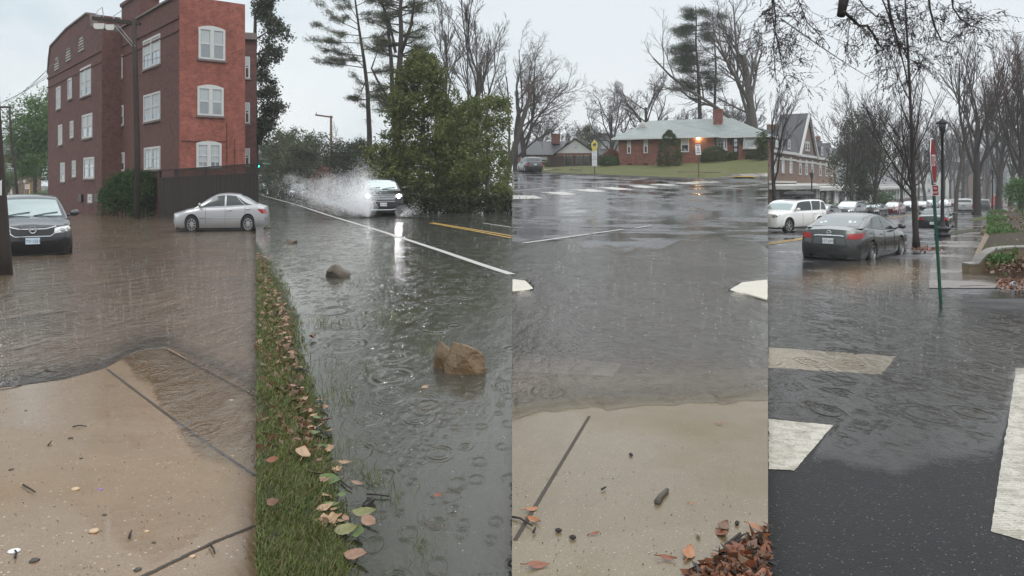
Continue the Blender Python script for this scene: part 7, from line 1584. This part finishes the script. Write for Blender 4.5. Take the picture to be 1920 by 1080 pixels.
# far small signs behind the crossover
q = gY(1, 46, 76); s = 76 / F; sg = empty('round_sign', q, 0, 'small round white sign on a slim post behind the dark crossover', 'sign'); z = (HZ - 340) * s + EYE - q.z
m = MB(); m.tube([(0, .02, -.2), (0, .02, z)], .03, 6); m.build('post', M_steel, sg); m = MB(); M = sign_M(0, 0, -.02, z); m.prism([(.13 * math.cos(a), .13 * math.sin(a)) for a in np.linspace(0, 6.0, 18)], M, .02); bo = m.build('board', M_signw, sg); m = MB(); flat(m, M, [(-.07, -.025), (.07, -.025), (.07, .025), (-.07, .025)], .022); m.build('bar', M_ink, bo)
q = gY(1, 51, 75); s = 75 / F; sg = empty('notice_sign', q, 0, 'small white notice board beside the round sign, with yellow marker pole', 'sign'); z = (HZ - 350) * s + EYE - q.z
m = MB(); m.tube([(-.1, .02, -.2), (-.1, .02, z + .1)], .03, 6); m.build('post', M_steel, sg); m = MB(); M = sign_M(0, 0, -.02, z); m.prism(rrect(.34, .42, .03), M, .02); bo = m.build('board', M_signw, sg); m = MB()
for k in range(3): flat(m, M, [(-.1, .1 - k * .1), (.1, .1 - k * .1), (.1, .14 - k * .1), (-.1, .14 - k * .1)], .022)
m.build('print', M_redink, bo); m = MB(); m.tube([(.22, 0, -.2), (.22, 0, z + .3)], .05, 6); m.build('marker', M_signy, sg)
# wooden fence with lattice top
A_ = GW(1, 299, 408); B_ = GW(1, 479, 419); v = B_ - A_; Lf = v.length; ya = math.atan2(v.y, v.x); fe = empty('wooden_fence', (A_.x, A_.y, A_.z - .1), ya, 'dark weathered board fence with lattice top, right of the utility pole', 'fence')
hA, hB = (408 - 335) / F * A_.y + .1, (419 - 324) / F * B_.y + .1; lA, lB = (408 - 320) / F * A_.y + .1, (419 - 305) / F * B_.y + .1; rf_ = random.Random(3)
m = MB(); nb_ = int(Lf / .145)
for i in range(nb_):
    x = (i + .5) * Lf / nb_; h_ = hA + (hB - hA) * x / Lf; m.box((x, rf_.uniform(-.01, .01), h_ / 2), (Lf / nb_ - .012, .025, h_ + rf_.uniform(-.02, .02)))
m.box((Lf / 2, .01, .12), (Lf, .03, .3)); m.build('boards', M_darkw, fe)
for x0, x1 in ((0, .19), (.19, .52), (.52, 1.0)):
    m = MB(); xa, xb = x0 * Lf + .06, x1 * Lf - .06; z0 = lambda x: hA + (hB - hA) * x / Lf; z1 = lambda x: lA + (lB - lA) * x / Lf
    m.tube([(xa, 0, z0(xa) + .03), (xb, 0, z0(xb) + .03)], .04, 4); m.tube([(xa, 0, z1(xa)), (xb, 0, z1(xb))], .045, 4)
    if x0 > 0:
        st = .11; n_ = int((xb - xa) / st) + 3
        for k in range(-3, n_):
            for dr in (1, -1):
                p0 = xa + k * st; hh = z1(p0) - z0(p0); a = p0; b2 = p0 + dr * hh * .8; t0 = max(0, (xa - a) / (b2 - a) if dr > 0 else (a - xb) / (a - b2)); t1 = min(1, (xb - a) / (b2 - a) if dr > 0 else (a - xa) / (a - b2))
                if t1 > t0: m.tube([(a + (b2 - a) * t, .012 * dr, z0(p0) + hh * t) for t in (t0, t1)], .014, 3)
    m.build('lattice', M_darkw, fe)
for f_ in (0, .19, .52, 1.0):
    m = MB(); m.box((f_ * Lf, .04, (lA + (lB - lA) * f_) / 2), (.12, .12, lA + (lB - lA) * f_ + .05)); m.build('post', M_darkw, fe)

# ---- second street: far pole, signals
q = gY(2, 622, 104); s = 104 / F; cp_ = empty('crossarm_pole', q, 0, 'weathered brown pole with bare crossarm against the sky over the flooded road', 'pole'); zt = (345 - 217) * s + EYE
m = MB(); m.tube([(0, 0, -.2), (-.1, 0, zt)], [.2, .14], 8); m.build('pole', M_polelt, cp_); m = MB(); m.box((-1.0, 0, zt - .05), (2.3, .16, .2), M=Matrix.Rotation(R(8), 4, 'Y')); m.tube([(-2.0, 0, zt + .2), (-2.0, 0, zt + .5)], .04, 5); m.build('crossarm', M_polelt, cp_)
M_glow = M_emit('green_signal_light', (.02, 1.0, .55), 14); M_gsign = M_simple('street_sign_green', (.02, .28, .17), .4, var=.1, bump=0)
q = gY(2, 492, 122); s = 122 / F; tl_ = empty('traffic_light', q, 0, 'green traffic light on an arm at the far left of the flooded road', 'traffic light'); z = (345 - 307) * s + EYE
m = MB(); m.tube([(3.0, .1, -.2), (3.0, .1, z + .9)], .1, 7); m.tube([(3.0, .1, z + .6), (-.9, .1, z + .75)], .06, 6); m.build('mast', M_steel, tl_)
m = MB(); m.box((-.55, 0, z), (.42, .3, 1.15)); hd_ = m.build('signal_head', M_black, tl_)
for k, mt in enumerate((M_trimb, M_trimb, M_glow)):
    m = MB(); m.lathe([(.15, 0), (.14, .05), (0, .07)], Matrix.Translation((-.55, -.15, z + .36 - k * .36)) @ Matrix.Rotation(math.pi / 2, 4, 'X'), 12); m.build('lens', mt, hd_)
m = MB(); m.box((.95, 0, z), (1.9, .05, .30)); sb = m.build('name_board', M_gsign, tl_); m = MB()
for k in range(5): m.box((.3 + k * .32, -.03, z), (.2, .01, .12))
m.build('print', M_signw, sb)
# ---- splash thrown up by the off-roader: airborne water as a body of mist, and flying drops
M_spray, t_ = nt('water_spray'); b = NB(t_); vv = b.pos()
nz = b.noise(vv, 1.5, 6, .7, .6); dens = b.ramp(nz, [(.34, 0), (.70, 1)]); pv = b.n('ShaderNodeVolumePrincipled'); pv.inputs['Color'].default_value = (.97, .97, .98, 1); pv.inputs['Anisotropy'].default_value = .2
b.l(b.math('MULTIPLY', dens, .7), pv.inputs['Density']); oo = b.n('ShaderNodeOutputMaterial'); b.l(pv.outputs[0], oo.inputs['Volume'])
def puff(name, blobs, label=None):
    bm = bmesh.new()
    for px, py, Y, r in blobs:
        c_ = W(px, py, Y); bmesh.ops.create_icosphere(bm, subdivisions=3, radius=r, matrix=Matrix.Translation(c_) @ Matrix.Diagonal((1, 1.0, 1, 1)))
    me = bpy.data.meshes.new(name); bm.to_mesh(me); bm.free(); ob = link(bpy.data.objects.new(name, me)); md = ob.modifiers.new('merge', 'REMESH'); md.mode = 'VOXEL'; md.voxel_size = .13
    bpy.context.view_layer.update(); m2 = bpy.data.meshes.new_from_object(ob.evaluated_get(bpy.context.evaluated_depsgraph_get())); ob.modifiers.clear(); ob.data = m2; m2.materials.clear(); m2.materials.append(M_spray)
    for vtx in m2.vertices:
        q_ = vtx.co; k_ = mnoise.noise(q_ * 1.3) * .30 + mnoise.noise(q_ * 3.1) * .14; vtx.co = q_ + vtx.normal * k_
        if vtx.co.z < .02: vtx.co.z = .02
    ob['kind'] = 'stuff'; return ob
blobs = [(687, 398, 39.2, .35), (690, 385, 39.4, .42), (684, 372, 39.8, .55), (676, 358, 40.2, .6), (672, 343, 40.6, .55), (674, 330, 40.8, .45), (679, 319, 41, .3), (690, 326, 41, .3), (660, 362, 40.5, .6), (645, 352, 41, .6), (630, 345, 41.5, .5), (622, 336, 41.8, .35), (655, 338, 41, .45), (640, 370, 40.8, .55), (660, 384, 39.8, .5), (670, 396, 39.2, .3),
         (612, 350, 42, .5), (600, 356, 42.5, .55), (588, 352, 43, .45), (575, 347, 43.5, .4), (560, 342, 44, .35), (548, 338, 44.5, .28), (540, 336, 45, .2), (610, 368, 41.8, .5), (590, 368, 42.4, .45), (572, 362, 43, .4), (625, 384, 40.8, .45), (605, 382, 41.4, .35), (640, 394, 40, .35), (585, 378, 42, .3), (655, 402, 39.2, .22), (560, 356, 43.6, .3)]
puff('water_spray', blobs); puff('water_spray', [(752, 399, 39.2, .26), (760, 402, 39, .2), (768, 405, 38.8, .14), (748, 404, 39, .2), (757, 394, 39.3, .16)])
M_drop, t_ = nt('flying_drops'); b = NB(t_); g_ = b.bsdf((.95, .96, .97), .25, spec=.6, out=False); tr_ = b.n('ShaderNodeBsdfTranslucent'); tr_.inputs[0].default_value = (.97, .97, .98, 1); mx_ = b.n('ShaderNodeMixShader'); mx_.inputs[0].default_value = .5; b.l(g_, mx_.inputs[1]); b.l(tr_.outputs[0], mx_.inputs[2]); b.out(mx_.outputs[0])
rngs = np.random.default_rng(400)
# jets fanning out from the near front wheel: each a parabola of drops that spreads as it flies
V_ = []
def jets(px, py, Y, n, alo, ahi, lens, m_, s0, s1, yb=1.0):
    o_ = np.array(W(px, py, Y))
    for k in range(n):
        a = R(rngs.uniform(alo, ahi)); L_ = float(np.interp(math.degrees(a), *lens)) * rngs.uniform(.45, 1.08); d_ = np.array([-math.cos(a), rngs.uniform(.05, .5) * yb, math.sin(a)]); mm = int(m_ * rngs.uniform(.5, 1.5)); u = rngs.uniform(0, 1, mm) ** .75
        P = o_ + d_ * (L_ * u)[:, None] - np.array([0, 0, 1]) * (.10 * L_ * u * u)[:, None] + rngs.normal(0, 1, (mm, 3)) * (s0 + s1 * u)[:, None]; P = P[P[:, 2] > .02]
        V_.append(rhomb(P, rngs.uniform(.02, .034), rngs, .42, .7, d_ * 1.2, .5))
LN = ([0, 18, 26, 35, 50, 62, 72, 84, 100], [3.6, 5.4, 5.2, 4.0, 3.1, 2.3, 2.4, 2.9, 2.0])
jets(690, 405, 39.0, 300, 14, 98, LN, 140, .03, .26); jets(690, 405, 39.0, 40, 20, 27, LN, 130, .02, .10); jets(684, 400, 39.6, 30, 78, 92, LN, 120, .04, .2); jets(660, 398, 40, 60, 10, 70, LN, 70, .10, .30); jets(750, 405, 38.9, 24, 130, 172, ([100, 180], [.9, 1.1]), 60, .03, .1)
quads_obj('spray_drops', np.concatenate(V_), M_drop)['kind'] = 'stuff'
# rain striking the water: little crowns of splash
def splashes(p, n, fx, fy, r0, mask=None):
    px, py = fx(n), fy(n); Y = solveY(p, py); P = np.stack([(px - 960) / F * Y, Y, ZF(p, Y) + .006], -1); k = DZ[p](px, py) < -.004
    P = P[k]; n = len(P); r = r0 * rngs.uniform(.4, 1.3, n) * (P[:, 1] / 15) ** .55; V_ = []
    for a in (0, 1.05, 2.1):
        d_ = np.stack([np.cos(a) * r, np.sin(a) * r, 0 * r], 1); up_ = np.stack([0 * r, 0 * r, r * rngs.uniform(.3, 1.0, n)], 1); V_.append(np.stack([P - d_, P + d_ , P + d_ * .35 + up_, P - d_ * .35 + up_ * .8], 1))
    quads_obj('rain_splashes', np.concatenate(V_), M_drop)['kind'] = 'stuff'
U_ = lambda a, c: (lambda n: rngs.uniform(a, c, n))
splashes(1, 620, U_(2, 478), U_(405, 650), .006); splashes(1, 480, U_(180, 478), U_(480, 600), .0055); splashes(2, 420, U_(500, 958), U_(412, 560), .008); splashes(2, 60, U_(600, 958), U_(560, 1040), .006); splashes(3, 160, U_(962, 1438), U_(440, 640), .009); splashes(4, 420, U_(1445, 1760), U_(462, 560), .0065); splashes(4, 160, U_(1445, 1915), U_(540, 700), .008)

# ---- third street signs
q = lawn_pt(1115, 327.5); s = q.y / F; sg = empty('school_sign', q, 0, 'yellow school crossing sign above a white speed limit 25 board', 'sign'); zz = lambda py: (327.5 - py) * s
m = MB(); m.tube([(0, .05, -.3), (0, .05, zz(268))], .045, 6); m.build('post', M_black, sg); w_ = 5.9 * s
M = sign_M(0, -.02, -.03, 0); m = MB(); m.prism([(-w_, zz(278)), (w_, zz(278)), (w_, zz(269.5)), (0, zz(262.5)), (-w_, zz(269.5))], M, .02); m.prism(rrect(9.3 * s, 5.2 * s, .04), M @ Matrix.Translation((0, zz(281), 0)), .02); yb_ = m.build('yellow_board', M_signy, sg)
m = MB()
for dx, k in ((-1.6 * s, .85), (1.2 * s, 1.0)):
    B0 = M @ Matrix.Translation((dx, zz(276.6), .022)); h_ = 8.6 * s * k; flat(m, B0, [(.10 * h_ * math.cos(a), h_ * .88 + .10 * h_ * math.sin(a)) for a in np.linspace(0, 5.9, 12)], 0)
    for P in ([(-.14, .42), (.14, .42), (.17, .76), (-.15, .76)], [(-.14, .44), (0, .44), (-.14, 0), (-.26, .02)], [(0, .44), (.14, .44), (.26, .06), (.14, .0)], [(-.15, .74), (-.13, .62), (-.3, .44), (-.36, .5)], [(.17, .74), (.15, .6), (.32, .46), (.36, .54)]): flat(m, B0, [(x * h_, y * h_) for x, y in P], .001)
put_text(m, 'AHEAD', 2.4 * s, M @ Matrix.Translation((0, zz(281), .022))); m.build('figures', M_ink, yb_)
m = MB(); m.prism(rrect(9.6 * s, 16 * s, .05), M @ Matrix.Translation((0, zz(292), 0)), .02); wb = m.build('speed_board', M_signw, sg); m = MB()
put_text(m, 'SPEED', 3.0 * s, M @ Matrix.Translation((0, zz(286.5), .022))); put_text(m, 'LIMIT', 3.0 * s, M @ Matrix.Translation((0, zz(290.2), .022))); put_text(m, '25', 7.4 * s, M @ Matrix.Translation((0, zz(296), .022))); m.build('lettering', M_ink, wb)
m = MB(); m.prism(rrect(9.2 * s, 12 * s, .05), M @ Matrix.Translation((0, zz(306.6), 0)), .02); wb = m.build('lower_board', M_signw, sg); m = MB()
for tx_, py_ in (('NO', 303), ('THRU', 306.8), ('TRUCKS', 310.4)): put_text(m, tx_, 2.7 * s if len(tx_) < 6 else 2.1 * s, M @ Matrix.Translation((0, zz(py_), .022)))
m.build('lettering', M_ink, wb)
q = lawn_pt(1310, 331); s = q.y / F; sg = empty('notice_sign', q, 0, 'tilted white notice sign with black emblem on a thin post before the lit lamp', 'sign'); zz = lambda py: (331 - py) * s
m = MB(); m.tube([(.02, .05, -.3), (-.06, .05, zz(272))], .04, 6); m.build('post', M_rusty, sg); M = sign_M(0, -.06, -.02, zz(280)) @ Matrix.Rotation(R(5), 4, 'Z'); m = MB(); m.prism(rrect(10 * s, 19.5 * s, .05), M, .02); wb = m.build('board', M_signw, sg); m = MB()
E = [(0, 4.2), (.5, 3.0), (.6, 1.6), (1.5, .6), (1.5, -.4), (.6, -1.2), (-.6, -1.2), (-1.5, -.4), (-1.4, .5), (-.5, 1.4), (-.4, 3.0)]; flat(m, M, [(x * s, (y + 1.6) * s) for x, y in E], .022); flat(m, M, [(-3.2 * s, 7 * s), (3.2 * s, 7 * s), (3.2 * s, 8.2 * s), (-3.2 * s, 8.2 * s)], .022)
for y_, ww in ((-1.4, 3.6), (-3.0, 2.0), (-5.4, 3.6), (-6.6, 3.4)): flat(m, M, [(-ww * s, y_ * s), (ww * s, y_ * s), (ww * s, (y_ + .8) * s), (-ww * s, (y_ + .8) * s)], .022)
m.build('print', M_ink, wb)
a, b2 = W(1031, 311, 100), W(1126, 309, 99.5); v = b2 - a; yd = empty('yard_fence', (a.x, a.y, a.z - .5), math.atan2(v.y, v.x), 'dark board fence between the gabled house and the round shrubs', 'fence'); m = MB(); L_ = v.length
for i in range(52): x = (i + .5) * L_ / 52; m.box((x, 0, .85), (L_ / 52 - .015, .03, 1.75 + .04 * math.sin(i * 1.7)))
m.build('boards', M_darkw, yd)
for f_ in (0, .33, .66, 1): m = MB(); m.box((f_ * L_, .06, .9), (.12, .12, 1.85)); m.build('post', M_darkw, yd)

# ---- fourth street: stop sign, lamp posts, terrace wall
q = GW(4, 1767, 570); s = q.y / F; st = empty('stop_sign', q, 0, 'red stop sign turned nearly edge on, atop a slim green post in the water', 'sign'); zz = lambda py: (570 - py) * s; xx = lambda px: (px - 1767) * s
m = MB(); P = [(xx(1767), zz(590)), (xx(1759), zz(460)), (xx(1753), zz(370)), (xx(1747), zz(262))]
for (x0, z0), (x1, z1) in zip(P[:-1], P[1:]): m.tube([(x0, .03, z0), (x1, .03, z1)], .026, 4)
m.build('post', M_gpost, st); lean = math.atan2(P[2][0] - P[3][0], P[3][1] - P[2][1])
R8 = .38; M = Matrix.Translation((xx(1749), 0, zz(302))) @ Matrix.Rotation(-lean, 4, 'Y') @ Matrix.Rotation(R(57), 4, 'Z') @ Matrix(((1, 0, 0, 0), (0, 0, -1, 0), (0, 1, 0, 0), (0, 0, 0, 1)))
oct_ = lambda r: [(r * math.cos(math.pi / 8 + k * math.pi / 4), r * math.sin(math.pi / 8 + k * math.pi / 4)) for k in range(8)]
m = MB(); m.prism(oct_(R8 * 1.05), M, .01); bo = m.build('board', M_signw, st); m = MB(); m.prism(oct_(R8), M @ Matrix.Translation((0, 0, .0105)), .003); rd = m.build('red_face', M_signr, bo); m = MB(); put_text(m, 'STOP', .27, M @ Matrix.Translation((0, 0, .0145)), 0, .88); m.build('lettering', M_signw, bo)
M = Matrix.Translation((xx(1752.5), -.01, zz(357))) @ Matrix.Rotation(-lean, 4, 'Y') @ Matrix.Rotation(R(27), 4, 'Z') @ Matrix(((1, 0, 0, 0), (0, 0, -1, 0), (0, 1, 0, 0), (0, 0, 0, 1))); m = MB(); m.prism(rrect(.155, .17, .01), M, .008); bo = m.build('small_board', M_signw, st); m = MB(); m.prism(rrect(.14, .155, .01), M @ Matrix.Translation((0, 0, .0085)), .002); m.build('red_face', M_signr, bo); m = MB(); put_text(m, 'ALL', .06, M @ Matrix.Translation((0, .035, .011))); put_text(m, 'WAY', .06, M @ Matrix.Translation((0, -.035, .011))); m.build('lettering', M_signw, bo)
def lamp_post(q, H, label, base=True):
    t = empty('lamp_post', q, 0, label, 'lamp post', 'black street lamp posts'); m = MB(); m.lathe([(.19, -.2), (.19, .12), (.15, .16), (.15, .5), (.11, .58), (.085, .8), (.065, H * .5), (.055, H - .75), (.09, H - .72), (.09, H - .66)], None, 12); m.build('post', M_black, t, True)
    if base: m = MB(); m.lathe([(.34, .02), (.36, .1), (.34, .17), (.22, .22), (.36, .34), (.36, .42), (.2, .48)], None, 16); m.build('base', M_black, t, True)
    m = MB(); m.lathe([(.07, H - .66), (.12, H - .6), (.17, H - .25), (.15, H - .22)], None, 10); m.build('lantern_glass', M_sideg, t, True); m = MB(); m.lathe([(.26, H - .22), (.27, H - .18), (.12, H - .06), (.03, H), (.02, H + .1), (0, H + .1)], None, 12); m.build('lantern_cap', M_black, t, True); return t
lamp_post(G(4, 1767, 444), 5.5, 'black lamp post right behind the stop sign post'); lamp_post(gY(4, 1522, 80), 4.6, 'black lamp post before the row house porches', False)
m = lamp_post(gY(4, 1861, 92), 5.4, 'black lamp post far along the pavement between two trunks')
M_conc = M_simple('stained_concrete', (.17, .13, .085), .85, var=.45, scale=2.2, bump=.4, bscale=30); M_soil = M_wet('planted_soil', (.045, .032, .022), (.075, .06, .04), 40, 0, (30, .3, .6, (.12, .06, .03), (.05, .07, .02)), (.7, .9), 30, 1, .2)
q = GW(4, 1818, 516); s = q.y / F; tw = empty('terrace_wall', (q.x, q.y, q.z - .05), 0, 'low stained concrete terrace wall with swept shoulder at the right edge', 'wall'); fx = lambda px: (px - 1818) * s; fz = lambda py: (516 - py) * s + .05
prof = [(1818, 497), (1836, 496), (1842, 488), (1852, 478), (1866, 470), (1884, 466.5), (1905, 465), (1990, 464), (2300, 464)]
m = MB(); poly = [(fx(1818), -.3)] + [(fx(a), fz(c_)) for a, c_ in prof] + [(fx(2300), -.3)]; MXw = Matrix(((1, 0, 0, 0), (0, 0, 1, 0), (0, 1, 0, 0), (0, 0, 0, 1))); m.prism(poly, MXw, .3); m.build('wall', M_conc, tw)
m = MB(); pr = [(fx(a), fz(c_)) for a, c_ in prof]
for (x0, z0), (x1, z1) in zip(pr[:-1], pr[1:]): v = Vector((x1 - x0, 0, z1 - z0)); m.box(((x0 + x1) / 2, .15, (z0 + z1) / 2 + .012), (v.length + .012, .34, .04), M=Matrix.Rotation(-math.atan2(v.z, v.x), 4, 'Y'))
m.build('coping', M_kerb, tw)
# the kerb wall running back along the pavement and the bed behind it
back = [GW(4, 1820, 512), GW(4, 1846, 458), GW(4, 1866, 432), GW(4, 1886, 412), GW(4, 1902, 396)]; m = MB()
for a, c_, h0, h1 in zip(back[:-1], back[1:], (.24, .42, .5, .5), (.42, .5, .5, .5)):
    v = c_ - a; n_ = Vector((v.y, -v.x, 0)).normalized() * .28; vs = [a + Vector((0, 0, -.3)), c_ + Vector((0, 0, -.3)), c_ + Vector((0, 0, h1)), a + Vector((0, 0, h0))]; vs = vs + [x + n_ for x in vs]; m.add([x - q for x in vs], [(0, 1, 2, 3), (7, 6, 5, 4), (3, 2, 6, 7), (0, 3, 7, 4), (1, 5, 6, 2)])
bw = m.build('side_wall', M_conc, tw); bw.location = (0, 0, .05)
bd = []
for i, a in enumerate(back):
    for u_ in (0.05, .3, 1.2, 4, 9): h_ = (.2, .40, .48, .5, .5)[i] + .18 * u_ ** .5; bd.append(tuple(a + Vector((u_ * .9 + .2, -u_ * .12 + (.25 if i == 0 else 0), h_))))
bo = MB(); bo.grid(np.array(bd).reshape(5, 5, 3)); tag(bo.build('planted_bed', M_soil), kind='structure')
c_ = np.concatenate([np.array(bd)[rngs.integers(0, 25, 40000)] + rngs.normal(0, .6, (40000, 3)) * np.array([1, 2.2, .05])]); pxx = c_[:, 0] / c_[:, 1] * F + 960; c_ = c_[(pxx > 1850) & (pxx < 1980)]; kk = (np.sin(c_[:, 0] * 2.2) * np.sin(c_[:, 1] * .9) > .1); cg = c_[kk]; cg[:, 2] += rngs.uniform(0, .22, len(cg)); quads_obj('bed_plants', rhomb(cg, .16, rngs, .3, .4, np.array([0, 0, .8]), .7), M_green)['kind'] = 'stuff'
cl_ = c_[~kk]; quads_obj('bed_litter', rhomb(cl_, .12, rngs, .5, .5, np.array([1, 1, 0]), .4), LEAFM['brown'])['kind'] = 'stuff'
for px, py, lb, w2 in ((1842, 441, 'broken kerb stone by the terrace bed, nearer one', .55), (1846, 431, 'broken kerb stone by the terrace bed, farther one', .6)):
    g = GW(4, px, py); m = MB(); m.lathe([(.0, .42), (.3, .40), (.42, .28), (.44, 0), (.4, -.1)], Matrix.Scale(1.5, 4, (1, 0, 0)) @ Matrix.Scale(w2, 4), 12); o_ = m.build('kerb_block', M_conc, None, True); o_.location = g + Vector((.2, 0, .05)); o_.rotation_euler.z = .7; tag(o_, lb, 'kerb stone')
# litter washed up on the corner pavement
for nm, mt, n in (('washed_leaves', 'rust', 260), ('washed_leaves', 'pink', 200), ('washed_leaves', 'brown', 260)):
    x, y = rngs.normal(1900, 17, n), rngs.normal(533, 6, n); k = (x > 1866); P = gpt(4, x[k], y[k]); P[:, 2] = np.maximum(P[:, 2], ZF(4, P[:, 1]) + .004) + .02; quads_obj(nm, rhomb(P, .10, rngs, .5, .5, np.array([1, 1, 0]), .35), LEAFM[mt])['kind'] = 'stuff'
x, y = rngs.normal(1738, 16, 160), rngs.normal(467, 3.2, 160); P = gpt(4, x, y); P[:, 2] = ZF(4, P[:, 1]) + .02; quads_obj('washed_leaves', rhomb(P, .12, rngs, .5, .5, np.array([1, 1, 0]), .35), LEAFM['rust'])['kind'] = 'stuff'
m = MB(); m.lathe([(0, 0), (.05, .0), (.055, .09), (.05, .1)], Matrix.Rotation(1.3, 4, 'X'), 10); m.lathe([(.051, .02), (.0535, .06)], Matrix.Rotation(1.3, 4, 'X'), 10, 1); o_ = m.build('crushed_cup', [M_signw, M_redink]); g = G(4, 1898, 539); o_.location = Vector((g.x, g.y, float(ZF(4, g.y)) + .06)); tag(o_, 'crushed red and white cup on the washed up leaves', 'cup')
twig_thing(4, ((1800, 538), (1840, 537), (1872, 537)), .012, 'thin branch lying in shallow water before the terrace wall', water=True); twig_thing(4, ((1872, 541), (1878, 529), (1896, 521), (1900, 519)), .012, 'curved twig round the washed up leaves', water=True)
wire(Q(1480, 25, .3) + ov, W(1640, 150, 30), .05, 'thin cable slanting down across the sky through the hanging boughs', .01)

# the rain-laden air
m = MB(); m.box((0, 190, 18), (700, 440, 46)); hz_ = m.build('haze', None); hz_.data.materials.clear()
M_haze, t_ = nt('rain_haze'); b = NB(t_); pv = b.n('ShaderNodeVolumePrincipled'); pv.inputs['Color'].default_value = (.93, .95, .97, 1); pv.inputs['Density'].default_value = .0006; pv.inputs['Anisotropy'].default_value = .3
oo = b.n('ShaderNodeOutputMaterial'); b.l(pv.outputs[0], oo.inputs['Volume']); hz_.data.materials.append(M_haze); hz_['kind'] = 'stuff'
